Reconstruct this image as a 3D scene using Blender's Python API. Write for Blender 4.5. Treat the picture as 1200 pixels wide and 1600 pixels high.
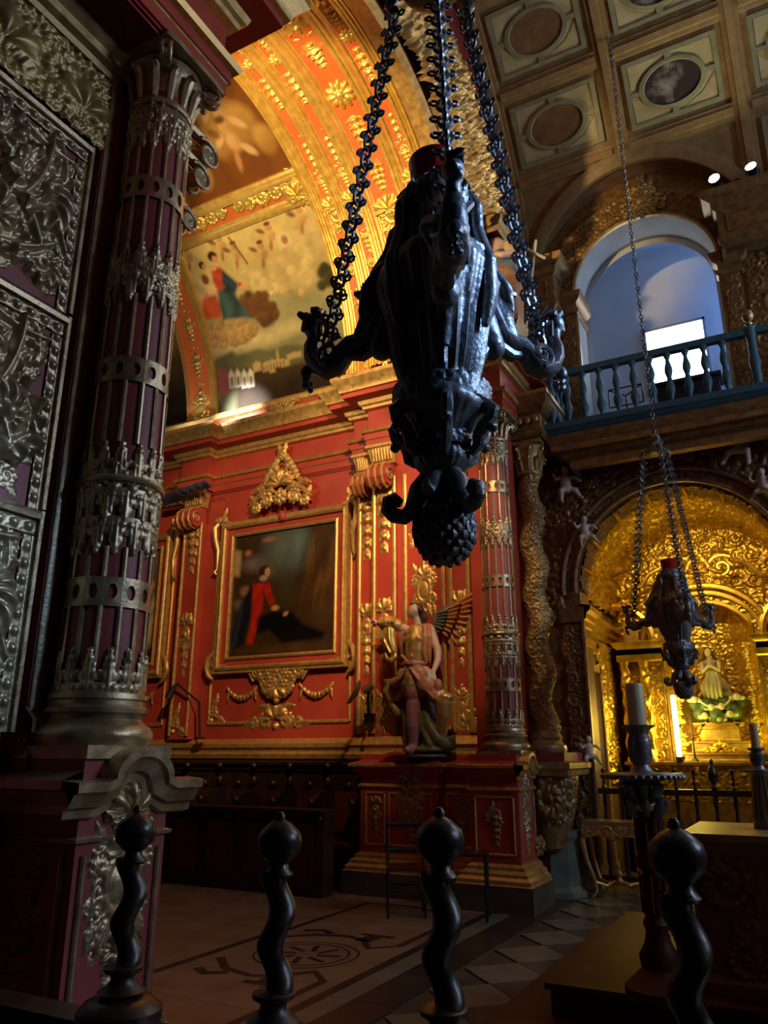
import bpy, bmesh, math, random
import numpy as np
from mathutils import Vector, Matrix
PI = math.pi
for o in list(bpy.data.objects): bpy.data.objects.remove(o)
SC = bpy.context.scene
COL = SC.collection

# ------------------------------------------------------------------ camera
cam_d = bpy.data.cameras.new('camera'); cam = bpy.data.objects.new('camera', cam_d); COL.objects.link(cam)
cam.location = (0, 0, 1.6)
cam.rotation_euler = (math.radians(90 + 17.5), 0, math.radians(28))
cam_d.sensor_fit = 'HORIZONTAL'; cam_d.sensor_width = 36; cam_d.lens = 36.0
cam_d.clip_start = .05
SC.camera = cam
# ------------------------------------------------------------------ world, lights, exposure
w = bpy.data.worlds.new('world'); SC.world = w; w.use_nodes = True
w.node_tree.nodes['Background'].inputs[0].default_value = (.55, .65, 1, 1)
w.node_tree.nodes['Background'].inputs[1].default_value = .004
SC.view_settings.view_transform = 'Standard'; SC.view_settings.look = 'None'
SC.view_settings.exposure = 0.0; SC.view_settings.gamma = 1
SC.view_settings.use_curve_mapping = False

def aim(o, p):
    o.rotation_euler = (Vector(p) - o.location).to_track_quat('-Z', 'Y').to_euler()
def spot(name, loc, to, power, col, deg, blend=.6, size=.08):
    d = bpy.data.lights.new(name, 'SPOT'); d.energy = power; d.color = col
    d.spot_size = math.radians(deg); d.spot_blend = blend; d.shadow_soft_size = size
    o = bpy.data.objects.new(name, d); COL.objects.link(o); o.location = loc; aim(o, to); return o
def area(name, loc, to, power, col, sx, sy, spread=180):
    d = bpy.data.lights.new(name, 'AREA'); d.energy = power; d.color = col; d.shape = 'RECTANGLE'
    d.size = sx; d.size_y = sy; d.spread = math.radians(spread)
    o = bpy.data.objects.new(name, d); COL.objects.link(o); o.location = loc; aim(o, to); return o
WARM = (1, .66, .34); AMBER = (1, .72, .33); COOL = (.58, .74, 1.0)
# daylight through the nave's windows (facade, next gallery bay), then two added fill lamps
area('daylight_facade_window', (7.6, 6.6, 6.4), (-3, 5.6, 4.0), 300, COOL, 2.2, 3.0)
area('daylight_next_gallery', (3.6, 10.25, 7.4), (-2.5, 3.0, 3.4), 150, COOL, 1.6, 2.4)
area('gallery_blue_fill', (.82, 11.5, 8.2), (-2.6, 11.6, 7.6), 20, (.09, .32, 1), .8, 1.2)  # unseen lamp added to tint the gallery room blue
spot('lamp_fill_spot', (4.4, 3.6, 6.0), (-.93, 2.17, 3.4), 2100, (.30, .54, 1), 15.5, .7, .3)  # narrow spot added in mid-air to light the near hanging lamp
# lamps on the nave side lighting the chancel wall
spot('wall_spot', (-2.35, 4.4, 6.9), (-6.9, 9.7, 4.35), 1350, WARM, 45, .45, .05)
spot('pier_spot', (-2.5, 5.6, 6.8), (-4.3, 9.2, 3.7), 520, WARM, 40, .5, .05)
# floodlights on the near chancel cornice lighting the arch and the vault
spot('arch_flood', (-4.75, 3.4, 7.25), (-4.95, 8.3, 9.2), 1250, AMBER, 62, .3, .15)
spot('vault_flood', (-7.2, 2.6, 7.3), (-7.0, 9.0, 9.0), 420, (1, .82, .52), 80, .5, .15)
# sunlight from a chancel window falling on the far cornice
spot('sun_patch', (-9.3, 3.2, 8.5), (-7.95, 9.65, 7.32), 17000, (.95, .97, 1), 10.0, 1.0, .08)

# ------------------------------------------------------------------ materials
MATS = {}
def mat(name, c1, rough=.5, metal=0., c2=None, scale=6., bump=0., bscale=None, spec=.5, emit=None, es=0., coat=0., detail=6, r2=None, lo=.35, hi=.68):
    m = bpy.data.materials.new(name); m.use_nodes = True; nt = m.node_tree; N = nt.nodes; L = nt.links
    b = N['Principled BSDF']; b.inputs['Roughness'].default_value = rough; b.inputs['Metallic'].default_value = metal
    b.inputs['Specular IOR Level'].default_value = spec; b.inputs['Coat Weight'].default_value = coat; b.inputs['Coat Roughness'].default_value = .15
    b.inputs['Base Color'].default_value = (*c1, 1)
    if emit: b.inputs['Emission Color'].default_value = (*emit, 1); b.inputs['Emission Strength'].default_value = es
    if c2 or bump or r2:
        tc = N.new('ShaderNodeTexCoord'); nz = N.new('ShaderNodeTexNoise'); nz.inputs['Scale'].default_value = scale; nz.inputs['Detail'].default_value = detail
        L.new(tc.outputs['Object'], nz.inputs['Vector'])
        if c2:
            r = N.new('ShaderNodeValToRGB'); r.color_ramp.elements[0].color = (*c1, 1); r.color_ramp.elements[1].color = (*c2, 1)
            r.color_ramp.elements[0].position = lo; r.color_ramp.elements[1].position = hi
            L.new(nz.outputs['Fac'], r.inputs['Fac']); L.new(r.outputs['Color'], b.inputs['Base Color'])
        if r2:
            mr = N.new('ShaderNodeMapRange'); mr.inputs['From Min'].default_value = .3; mr.inputs['From Max'].default_value = .7
            mr.inputs['To Min'].default_value = rough; mr.inputs['To Max'].default_value = r2
            L.new(nz.outputs['Fac'], mr.inputs['Value']); L.new(mr.outputs['Result'], b.inputs['Roughness'])
        if bump:
            n2 = N.new('ShaderNodeTexNoise'); n2.inputs['Scale'].default_value = bscale or scale * 5; n2.inputs['Detail'].default_value = 4
            L.new(tc.outputs['Object'], n2.inputs['Vector'])
            bp = N.new('ShaderNodeBump'); bp.inputs['Strength'].default_value = bump; bp.inputs['Distance'].default_value = .02
            L.new(n2.outputs['Fac'], bp.inputs['Height']); L.new(bp.outputs['Normal'], b.inputs['Normal'])
    MATS[name] = m; return m
def vcol_mat(name, rough=.5, spec=.3):
    m = bpy.data.materials.new(name); m.use_nodes = True; nt = m.node_tree
    a = nt.nodes.new('ShaderNodeVertexColor'); a.layer_name = 'paint'
    b = nt.nodes['Principled BSDF']; b.inputs['Roughness'].default_value = rough; b.inputs['Specular IOR Level'].default_value = spec
    nt.links.new(a.outputs['Color'], b.inputs['Base Color']); MATS[name] = m; return m
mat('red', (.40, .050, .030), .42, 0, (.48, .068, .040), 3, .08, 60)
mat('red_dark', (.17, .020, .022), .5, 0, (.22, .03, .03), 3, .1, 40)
mat('orange', (.62, .135, .030), .5, 0, (.70, .17, .04), 3, .06, 60)
mat('gold', (.52, .30, .09), .34, .55, (.72, .46, .16), 14, .12, 60, r2=.5)
mat('gold_yellow', (.80, .52, .11), .30, .62, (.95, .68, .18), 10, .1, 60, r2=.45)
mat('gold_chapel', (.55, .33, .05), .30, .85, (.80, .52, .10), 10, .12, 60, r2=.42)
mat('gold_dull', (.34, .22, .085), .36, .6, (.52, .36, .15), 12, .12, 60, r2=.52)
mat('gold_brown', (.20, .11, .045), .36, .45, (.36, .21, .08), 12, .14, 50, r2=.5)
mat('silver_gilt', (.34, .25, .14), .32, .7, (.54, .42, .25), 10, .12, 50, r2=.45)
mat('jet', (.16, .16, .165), .33, .6, (.26, .26, .265), 18, .25, 40, spec=.8, r2=.42)
mat('jet_chain', (.20, .20, .21), .38, .6, None)
mat('red_glass', (.55, .01, .012), .12, 0, spec=.7, coat=.6)
mat('red_daylit', (.26, .045, .045), .5, 0, (.31, .06, .058), 4, .1, 40)  # the red paint with cool nave daylight put into its colour
mat('ebony', (.022, .010, .006), .28, 0, (.040, .018, .010), 8, .1, 30, spec=.6, r2=.42)
mat('mahogany', (.055, .012, .007), .5, 0, (.09, .022, .012), 5, .1, 20, spec=.22)
mat('carved_wood', (.15, .065, .022), .36, 0, (.24, .11, .04), 8, .15, 40, spec=.6)
mat('stone_tan', (.24, .14, .075), .24, 0, (.31, .20, .11), 2.2, .03, 30)
mat('stone_dark', (.03, .022, .018), .24, 0, (.06, .045, .035), 3, .03, 30)
mat('stone_pale', (.17, .135, .085), .24, 0, (.22, .18, .12), 3, .03, 30)
mat('stone_grey', (.07, .058, .042), .24, 0, (.11, .09, .068), 3, .03, 30)
mat('stone_green', (.10, .115, .095), .3, 0, (.18, .19, .15), 5, .05, 30)
mat('wax', (.66, .62, .36), .45, 0, (.74, .70, .46), 5, .05, 30)
mat('teal', (.035, .115, .165), .5, 0, (.05, .15, .20), 8, .1, 40)
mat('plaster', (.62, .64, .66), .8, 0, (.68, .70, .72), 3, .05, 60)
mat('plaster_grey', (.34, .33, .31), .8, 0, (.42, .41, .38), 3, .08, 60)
mat('ceil_wood', (.24, .15, .06), .55, 0, (.34, .225, .10), 7, .15, 30)
mat('ceil_olive', (.34, .29, .14), .6, 0, (.48, .42, .22), 5, .12, 40)
mat('ceil_ring', (.22, .22, .13), .6, 0, (.30, .29, .17), 6, .1, 40)
mat('ceil_cream', (.52, .45, .26), .6, 0, (.40, .34, .17), 4, .12, 40)
mat('ceil_marble', (.045, .026, .030), .5, 0, (.40, .36, .34), 3.2, .05, 30, lo=.53, hi=.72, detail=12)
mat('ceil_brown', (.16, .085, .035), .55, 0, (.24, .14, .06), 5, .1, 40)
mat('skin', (.62, .40, .28), .45, 0, (.68, .46, .33), 10, .03, 60)
mat('skin_pale', (.60, .48, .42), .45, 0, (.66, .54, .48), 10, .03, 60)
mat('wing_tip', (.36, .12, .05), .4, 0, (.50, .20, .08), 12, .1, 40)
mat('steel_blue', (.06, .065, .11), .4, 0, (.10, .11, .17), 8, .05, 40)
mat('hair', (.045, .025, .015), .5, 0, (.08, .045, .025), 20, .3, 60)
mat('cloth_pink', (.28, .095, .075), .42, 0, (.44, .24, .13), 8, .05, 40)
mat('cloth_green', (.06, .065, .035), .45, 0, (.12, .11, .05), 8, .05, 40)
mat('boot', (.22, .09, .115), .4, 0, (.26, .11, .11), 8, .05, 40)
mat('wing_orange', (.44, .14, .05), .45, 0, (.55, .22, .08), 10, .1, 40)
mat('wing_blue', (.10, .12, .13), .45, 0, (.16, .17, .16), 10, .1, 40)
mat('iron', (.012, .012, .012), .5, .2)
mat('window_glow', (.9, .95, 1), .5, emit=(.80, .92, 1), es=7)
mat('lamp_glow', (1, .9, .7), .5, emit=(1, .86, .60), es=60)
mat('tube_glow', (1, .9, .5), .5, emit=(1, .80, .22), es=26)
mat('strip_glow', (1, 1, 1), .5, emit=(.95, .97, 1), es=40)
mat('black', (.006, .006, .007), .6)
mat('cream_white', (.62, .58, .46), .5, 0, (.70, .66, .55), 8)
mat('blue_grey', (.10, .13, .20), .5, 0, (.15, .18, .26), 8)
mat('robe_grey', (.30, .26, .16), .45, .2, (.42, .36, .22), 8, .05, 40)
mat('leaf_green', (.05, .09, .04), .5, 0, (.08, .13, .05), 8)
mat('saint_robe', (.45, .13, .06), .5, 0, (.50, .30, .12), 8)
vcol_mat('oil_paint', .45, .3); vcol_mat('fresco', .6, .2)

# ------------------------------------------------------------------ mesh helpers
class MB:
    def __init__(s): s.V = []; s.F = []; s.n = 0
    def add(s, V, F):
        V = np.asarray(V, float).reshape(-1, 3); s.V.append(V); k = s.n
        s.F += [tuple(i + k for i in f) for f in F]; s.n += len(V); return s
    def box(s, x0, x1, y0, y1, z0, z1):
        V = [(x, y, z) for z in (z0, z1) for y in (y0, y1) for x in (x0, x1)]
        return s.add(V, [(0, 2, 3, 1), (4, 5, 7, 6), (0, 1, 5, 4), (2, 6, 7, 3), (0, 4, 6, 2), (1, 3, 7, 5)])
    def grid(s, P, cu=False, cv=False, flip=False):
        P = np.asarray(P, float); nu, nv = P.shape[:2]; F = []
        for i in range(nu if cu else nu - 1):
            a = i * nv; b = ((i + 1) % nu) * nv
            for j in range(nv if cv else nv - 1):
                j2 = (j + 1) % nv; q = (a + j, b + j, b + j2, a + j2); F.append(q[::-1] if flip else q)
        return s.add(P.reshape(-1, 3), F)
    def lathe(s, prof, n=24, c=(0, 0, 0), a0=0, a1=2 * PI, cap=True):
        full = abs(a1 - a0 - 2 * PI) < 1e-6
        A = np.linspace(a0, a1, n + (0 if full else 1), endpoint=not full); pr = np.array(prof, float)
        P = np.stack([c[0] + np.outer(np.cos(A), pr[:, 0]), c[1] + np.outer(np.sin(A), pr[:, 0]), np.broadcast_to(c[2] + pr[:, 1], (len(A), len(pr)))], -1)
        s.grid(P, cu=full)
        if cap and full:
            m = len(pr); k = s.n - len(A) * m
            if pr[0, 0] > 1e-4: s.F.append(tuple(k + i * m for i in range(len(A)))[::-1])
            if pr[-1, 0] > 1e-4: s.F.append(tuple(k + i * m + m - 1 for i in range(len(A))))
        return s
    def tube(s, pts, rad, n=8, closed=False, flat=1., up=None, cap=True):
        P = np.asarray(pts, float); m = len(P)
        R = np.full(m, rad) if np.isscalar(rad) else np.asarray(rad, float)
        T = (np.roll(P, -1, 0) - np.roll(P, 1, 0)) if closed else np.gradient(P, axis=0)
        T /= np.linalg.norm(T, axis=1)[:, None] + 1e-9
        u = np.array(up if up is not None else ((0, 0, 1) if abs(T[0, 2]) < .9 else (1, 0, 0)), float)
        A = np.arange(n) * 2 * PI / n; out = np.zeros((m, n, 3))
        for i in range(m):
            if up is not None: u = np.array(up, float)
            u = u - T[i] * (u @ T[i]); u /= np.linalg.norm(u) + 1e-9; v = np.cross(T[i], u)
            out[i] = P[i] + R[i] * (np.outer(np.cos(A), v) + flat * np.outer(np.sin(A), u))
        k = s.n; s.grid(out, cu=closed, cv=True)
        if cap and not closed: s.F.append(tuple(k + j for j in range(n))[::-1]); s.F.append(tuple(k + (m - 1) * n + j for j in range(n)))
        return s
    def ball(s, c, r, nu=12, nv=8, rot=None):
        r = (r, r, r) if np.isscalar(r) else r
        A = np.arange(nu) * 2 * PI / nu; B = np.linspace(-PI / 2, PI / 2, nv + 1)[1:-1]
        V = [(math.cos(b) * math.cos(a), math.cos(b) * math.sin(a), math.sin(b)) for b in B for a in A] + [(0, 0, -1), (0, 0, 1)]
        V = np.array(V) * r
        if rot is not None: V = V @ np.array(rot.to_3x3()).T
        m = len(B); F = []
        for i in range(m - 1):
            for j in range(nu): F.append((i * nu + j, i * nu + (j + 1) % nu, (i + 1) * nu + (j + 1) % nu, (i + 1) * nu + j))
        for j in range(nu):
            F.append((m * nu, (j + 1) % nu, j)); F.append((m * nu + 1, (m - 1) * nu + j, (m - 1) * nu + (j + 1) % nu))
        return s.add(V + np.array(c), F)
    def mould(s, path, prof, closed=False):
        """sweep profile [(out,z)] along a plan polyline; out is to the right of travel"""
        P = [Vector(p) for p in path]; m = len(P); rows = []
        for i in range(m):
            ns = []
            for (a, b) in (((i - 1) % m, i), (i, (i + 1) % m)):
                if not closed and (b == 0 or a == m - 1): continue
                d = (P[b] - P[a]).normalized(); ns.append(Vector((d.y, -d.x)))
            nn = ns[0] if len(ns) == 1 else (ns[0] + ns[1]) / max(.25, 1 + ns[0].dot(ns[1]))
            rows.append([(P[i].x + nn.x * o, P[i].y + nn.y * o, z) for o, z in prof])
        return s.grid(rows, cu=closed)
    def arch(s, yc, zc, prof, a0=0, a1=PI, n=48):
        """sweep profile [(r,x)] round an arch in the YZ plane"""
        A = np.linspace(a0, a1, n + 1)
        return s.grid([[(x, yc + r * math.cos(a), zc + r * math.sin(a)) for r, x in prof] for a in A])
    def archx(s, xc, zc, prof, a0=0, a1=PI, n=48):
        """arch in the XZ plane, profile [(r,y)]"""
        A = np.linspace(a0, a1, n + 1)
        return s.grid([[(xc + r * math.cos(a), y, zc + r * math.sin(a)) for r, y in prof] for a in A], flip=True)
    def prism(s, poly, d0, d1, axis='y'):
        n = len(poly)
        def pt(p, d): return {'y': (p[0], d, p[1]), 'x': (d, p[0], p[1]), 'z': (p[0], p[1], d)}[axis]
        V = [pt(p, d0) for p in poly] + [pt(p, d1) for p in poly]
        F = [tuple(range(n)), tuple(range(2 * n - 1, n - 1, -1))] + [(i, i + n, (i + 1) % n + n, (i + 1) % n) for i in range(n)]
        return s.add(V, F)
    def xf(s, M):
        M = np.array(M); s.V = [v @ M[:3, :3].T + M[:3, 3] for v in s.V]; return s
    def mesh(s, name, smooth=True, ang=40):
        me = bpy.data.meshes.new(name); me.from_pydata(np.concatenate(s.V).tolist(), [], s.F)
        if smooth:
            me.polygons.foreach_set('use_smooth', [True] * len(me.polygons)); me.set_sharp_from_angle(angle=math.radians(ang))
        return me
    def build(s, name, m, parent=None, smooth=True, ang=40, fix=False):
        me = s.mesh(name, smooth, ang)
        if fix:
            bm = bmesh.new(); bm.from_mesh(me); bmesh.ops.recalc_face_normals(bm, faces=bm.faces); bm.to_mesh(me); bm.free()
        return link(name, me, m, parent)
def link(name, me, m=None, parent=None, loc=None, rot=None, scl=None):
    o = bpy.data.objects.new(name, me); COL.objects.link(o)
    if m and me and not me.materials: me.materials.append(MATS[m])
    if parent: o.parent = parent
    if loc is not None: o.location = loc
    if rot is not None: o.rotation_euler = rot
    if scl is not None: o.scale = (scl,) * 3 if np.isscalar(scl) else scl
    return o
def thing(name, label, cat, loc=(0, 0, 0), rotz=0, group=None, scl=1):
    o = bpy.data.objects.new(name, None); COL.objects.link(o); o.location = loc; o.rotation_euler = (0, 0, rotz); o.scale = (scl,) * 3
    o.empty_display_size = .1
    return tag(o, label, cat, group)
def tag(o, label, cat, group=None, kind=None):
    o['label'] = label; o['category'] = cat
    if group: o['group'] = group
    if kind: o['kind'] = kind
    return o
def struct(o, label=None, cat=None):
    o['kind'] = 'structure'
    if label: o['label'] = label
    if cat: o['category'] = cat
    return o
def dup(root, loc, rotz=None, label=None, group=None):
    r = root.copy(); COL.objects.link(r); r.location = loc
    if rotz is not None: r.rotation_euler = (0, 0, rotz)
    if label: r['label'] = label
    if group: r['group'] = group
    for ch in list(root.children):
        c = ch.copy(); COL.objects.link(c); c.parent = r
        for g in ch.children:
            d = g.copy(); COL.objects.link(d); d.parent = c
    return r
def organic(mb, voxel, smooth=4, name='tmp'):
    """one continuous skin round overlapping solids"""
    me = bpy.data.meshes.new(name); me.from_pydata(np.concatenate(mb.V).tolist(), [], mb.F)
    o = bpy.data.objects.new(name, me); COL.objects.link(o)
    r = o.modifiers.new('r', 'REMESH'); r.mode = 'VOXEL'; r.voxel_size = voxel
    if smooth: q = o.modifiers.new('s', 'SMOOTH'); q.iterations = smooth; q.factor = .5
    dg = bpy.context.evaluated_depsgraph_get(); out = bpy.data.meshes.new_from_object(o.evaluated_get(dg))
    bpy.data.objects.remove(o); out.polygons.foreach_set('use_smooth', [True] * len(out.polygons)); return out

# ------------------------------------------------------------------ carving: height functions on (S,T)
def h_scroll(S, T, cx, cz, R, d=1, ph=0., k=.22, nv=9):
    dx = S - cx; dz = T - cz; r = np.hypot(dx, dz) + 1e-5; phi = np.arctan2(dz, dx) * d + ph
    q = (np.log(r / R) + k * phi) / (2 * PI * k); s = q - np.floor(q)
    prof = np.sin(PI * s) ** .65; vein = .80 + .20 * np.cos(nv * phi + 5 * s)
    m = np.clip((R * (1 + .10 * np.cos(nv * phi)) - r) / (.14 * R), 0, 1)
    h = prof * vein * m * (.45 + .55 * np.clip(r / R, 0, 1))
    return R * .42 * np.maximum(h, .85 * np.sqrt(np.clip(1 - (r / (.2 * R)) ** 2, 0, 1)))
def h_leaf(S, T, x0, z0, ang, L, W, lobes=5, curl=0.):
    ca, sa = math.cos(ang), math.sin(ang); dx = S - x0; dz = T - z0
    a = (dx * ca + dz * sa) / L; b = (-dx * sa + dz * ca) - curl * L * a * a
    ok = (a > 0) & (a < 1); ac = np.clip(a, 0, 1)
    w = W * np.sin(PI * ac ** .75) * (.72 + .28 * np.abs(np.cos(lobes * PI * ac))) + 1e-5
    q = np.clip(1 - (b / w) ** 2, 0, 1) * ok
    return W * .55 * np.sqrt(q) * (.72 + .28 * np.cos(b / W * 9))
def h_ball(S, T, x, z, r, e=1.):
    return e * r * np.sqrt(np.clip(1 - ((S - x) ** 2 + (T - z) ** 2) / r ** 2, 0, 1))
def h_rosette(S, T, x, z, R, n=8):
    dx = S - x; dz = T - z; r = np.hypot(dx, dz); p = np.arctan2(dz, dx); rr = R * (.72 + .28 * np.abs(np.cos(n * p / 2)))
    pet = .30 * R * np.sqrt(np.clip(1 - ((r - .55 * rr) / (.45 * rr)) ** 2, 0, 1)) * (.6 + .4 * np.abs(np.cos(n * p / 2)))
    return np.maximum(pet, h_ball(S, T, x, z, .36 * R, 1.1))
def h_shell(S, T, x, z, R, n=9, up=1):
    dx = S - x; dz = (T - z) * up; r = np.hypot(dx, dz); p = np.arctan2(dx, dz)
    rr = R * (.88 + .12 * np.abs(np.cos(p * n / 2.2 * 1.6))); ok = (np.abs(p) < 1.75) & (r < rr)
    return ok * R * .30 * (.35 + .65 * np.abs(np.cos(p * n / 2.2 * .8))) * np.sqrt(np.clip(1 - (2 * r / rr - 1.1) ** 2 * .75, 0.02, 1))
def h_oval(S, T, x, z, a, b, t):
    q = np.hypot((S - x) / a, (T - z) / b); return t * np.sqrt(np.clip(1 - ((q - 1) * min(a, b) / t) ** 2, 0, 1))
def h_drop(S, T, x, z, L, W, n=5):
    h = 0 * S; zz = z
    for i in range(n):
        k = 1 - .72 * i / n; l = L / n * 1.15
        for sgn in (-1, 1): h = np.maximum(h, h_leaf(S, T, x, zz, -PI / 2 + sgn * .75 * k, l * .95, W * .30 * k, 3))
        h = np.maximum(h, h_ball(S, T, x, zz - l * .5, W * .26 * k)); zz -= L / n
    return h
def h_swag(S, T, x0, x1, z, sag, r=.03):
    h = 0 * S; n = int(abs(x1 - x0) / (r * 1.3)) + 3
    for i in range(n + 1):
        t = i / n; h = np.maximum(h, h_ball(S, T, x0 + (x1 - x0) * t, z - sag * 4 * t * (1 - t), r * (.7 + .6 * math.sin(PI * t)) * (1 + .25 * math.sin(i * 2.4))))
    return h
def mx(*a):
    h = a[0]
    for b in a[1:]: h = np.maximum(h, b)
    return h
def fill_carving(S, T, w, h, seed, size=.16, gap=.8, leaf=.6, berries=.25):
    """dense acanthus filling of a w x h field"""
    rg = random.Random(seed); H = 0 * S; st = size * gap * 2
    nx = max(1, int(round(w / st))); nz = max(1, int(round(h / st)))
    for i in range(nx):
        for j in range(nz):
            cx = (i + .5) * w / nx + rg.uniform(-.2, .2) * st; cz = (j + .5) * h / nz + rg.uniform(-.2, .2) * st
            R = size * rg.uniform(.75, 1.15); win = (np.abs(S - cx) < 2.6 * R) & (np.abs(T - cz) < 2.6 * R)
            if not win.any(): continue
            s, t = S[win], T[win]; v = h_scroll(s, t, cx, cz, R, rg.choice((-1, 1)), rg.uniform(0, 6), nv=rg.choice((7, 9, 11)))
            for q in range(3):
                if rg.random() < leaf:
                    a = rg.uniform(0, 2 * PI); v = np.maximum(v, h_leaf(s, t, cx + R * .6 * math.cos(a), cz + R * .6 * math.sin(a), a + rg.uniform(-.7, .7), R * 1.5, R * .42, 4, rg.uniform(-.5, .5)))
            if rg.random() < berries:
                a = rg.uniform(0, 2 * PI); v = np.maximum(v, h_ball(s, t, cx + R * .9 * math.cos(a), cz + R * .9 * math.sin(a), R * .3))
            H[win] = np.maximum(H[win], v)
    return H
def eggs(S, T, axis_len, width, pitch=.07):
    q = (S / pitch) % 1 - .5
    return width * .5 * np.sqrt(np.clip(1 - (q / .42) ** 2 - ((T) / (width * .5)) ** 2, 0, 1))
def relief_mesh(name, w, h, fn, res, mp=None, cut=None, base=0., ang=60):
    """height field over [0,w]x[0,h]; mp(S,T,H)->xyz ; cut keeps only faces higher than cut"""
    nu = max(2, int(w / res)); nv = max(2, int(h / res))
    S, T = np.meshgrid(np.linspace(0, w, nu + 1), np.linspace(0, h, nv + 1), indexing='ij'); H = fn(S, T)
    P = np.stack([S - w / 2, -(H + base), T], -1) if mp is None else np.stack(mp(S, T, H + base), -1)
    i, j = np.meshgrid(np.arange(nu), np.arange(nv), indexing='ij'); a = (i * (nv + 1) + j).ravel()
    F = np.stack([a, a + nv + 1, a + nv + 2, a + 1], -1)
    if cut is not None:
        Hm = np.maximum.reduce([H[:-1, :-1], H[1:, :-1], H[1:, 1:], H[:-1, 1:]]).ravel(); F = F[Hm > cut]
        use = np.unique(F); idx = np.full(P.shape[0] * P.shape[1], -1); idx[use] = np.arange(len(use)); V = P.reshape(-1, 3)[use]; F = idx[F]
    else: V = P.reshape(-1, 3)
    me = bpy.data.meshes.new(name); me.from_pydata(V.tolist(), [], F.tolist())
    me.polygons.foreach_set('use_smooth', [True] * len(me.polygons))
    return me
ORN = {}
def applique(key, w, h, fn, n=64):
    """carved ornament w x h, centred on x, standing from z=0, facing -Y"""
    ORN[key] = relief_mesh(key, w, h, lambda S, T: fn(S - w / 2, T), w / n if w > h else h / n, cut=.0015)
    return ORN[key]
FACE = {'-y': 0, '+x': PI / 2, '+y': PI, '-x': -PI / 2}
def orn(key, m, parent, loc, face='-y', scl=1., name=None, depth=1.):
    me = ORN[key] if (not ORN[key].materials or ORN[key].materials[0] == MATS[m]) else ORN.setdefault(key + m, None)
    if me is None: me = ORN[key].copy(); me.materials.clear(); ORN[key + m] = me
    s = (scl, scl, scl) if np.isscalar(scl) else (scl[0], scl[0] * depth, scl[1])
    return link(name or key, me, m, parent, loc, (0, 0, FACE[face] if isinstance(face, str) else face), s)

# the ornaments
def _cart(S, T):   # oval cartouche with shell and scrolls, 0..1 high, .7 wide
    A = np.abs(S)
    return mx(h_oval(S, T, 0, .5, .15, .2, .035), h_ball(S, T, 0, .5, .14, .35), h_scroll(A, T, .2, .66, .11, 1, 2), h_scroll(A, T, .2, .36, .10, -1, 1),
              h_shell(S, T, 0, .72, .2), h_leaf(A, T, .05, .3, -PI / 2 + .5, .3, .07), h_leaf(A, T, .18, .78, 1.0, .2, .05, 4), h_ball(S, T, 0, .07, .05), h_ball(S, T, 0, .15, .06), h_ball(S, T, 0, .93, .05), h_leaf(A, T, .2, .28, -1.2, .22, .05))
def _crest(S, T):  # tall crest over a picture, 1.3 wide, 1.15 high
    A = np.abs(S)
    h = mx(h_shell(S, T, 0, .42, .27, 11), h_rosette(S, T, 0, .22, .15), h_scroll(A, T, .26, .2, .12, 1, 1.5), h_scroll(A, T, .47, .1, .09, -1, 0.5), h_leaf(A, T, .12, .34, .1, .42, .075, 4, -.35), h_leaf(A, T, .3, .48, -.35, .30, .05, 4),
           h_leaf(A, T, .5, .2, .9, .16, .05), h_rosette(S, T, 0, .95, .1), h_leaf(A, T, .03, 1.0, 1.2, .16, .05))
    for i, (x, z) in enumerate([(.1, .86), (.16, .78), (.21, .7), (.26, .62), (.29, .54), (.12, .74)]): h = np.maximum(h, h_rosette(A, T, x, z, .065, 6))
    return h
def _corner(S, T):
    return mx(h_scroll(S, T, -.1, .3, .12, 1, .3), h_leaf(S, T, -.12, .42, .9, .3, .07, 4, .3), h_leaf(S, T, -.05, .2, -.2, .3, .06, 4, -.3), h_scroll(S, T, .1, .1, .08, -1, 1), h_ball(S, T, -.15, .12, .05))
applique('cartouche', .8, 1., _cart)
applique('crest', 1.3, 1.15, _crest, 90)
applique('corner_scroll', .5, .75, _corner, 56)
applique('shell', .5, .5, lambda S, T: mx(h_shell(S, T, 0, .12, .26), h_scroll(np.abs(S), T, .12, .1, .09, 1, 1), h_ball(S, T, 0, .06, .05)), 48)
applique('rosette', .5, .5, lambda S, T: mx(h_rosette(S, T, 0, .25, .24, 10), h_ball(S, T, 0, .25, .09, 1.2)), 44)
applique('husk_drop', .3, 1., lambda S, T: mx(h_drop(S, T, 0, .86, .84, .28, 5), h_shell(S, T, 0, .88, .12), h_scroll(np.abs(S), T, .08, .86, .06, 1, 1)), 70)
applique('leaf_spray', .36, 1., lambda S, T: mx(h_shell(S, T, 0, .78, .16), h_oval(S, T, 0, .62, .07, .09, .025), h_ball(S, T, 0, .62, .055), h_scroll(np.abs(S), T, .1, .5, .07, -1, 1), h_drop(S, T, 0, .5, .48, .2, 4), h_leaf(np.abs(S), T, .03, .75, 1.2, .2, .05)), 70)
applique('rinceau', 1.2, .3, lambda S, T: mx(h_scroll(S, T, 0, .15, .13, 1, 0), h_scroll(np.abs(S), T, .26, .15, .11, -1, .6), h_scroll(np.abs(S), T, .46, .15, .09, 1, 2), h_leaf(np.abs(S), T, .5, .15, .1, .1, .04), h_leaf(np.abs(S), T, .12, .1, .6, .2, .05), h_leaf(np.abs(S), T, .33, .2, -.5, .2, .05)), 90)
applique('swag', 1., .35, lambda S, T: mx(h_swag(S, T, -.46, .46, .3, .2, .035), h_leaf(np.abs(S), T, .4, .24, -1.3, .2, .04)), 80)
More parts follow.
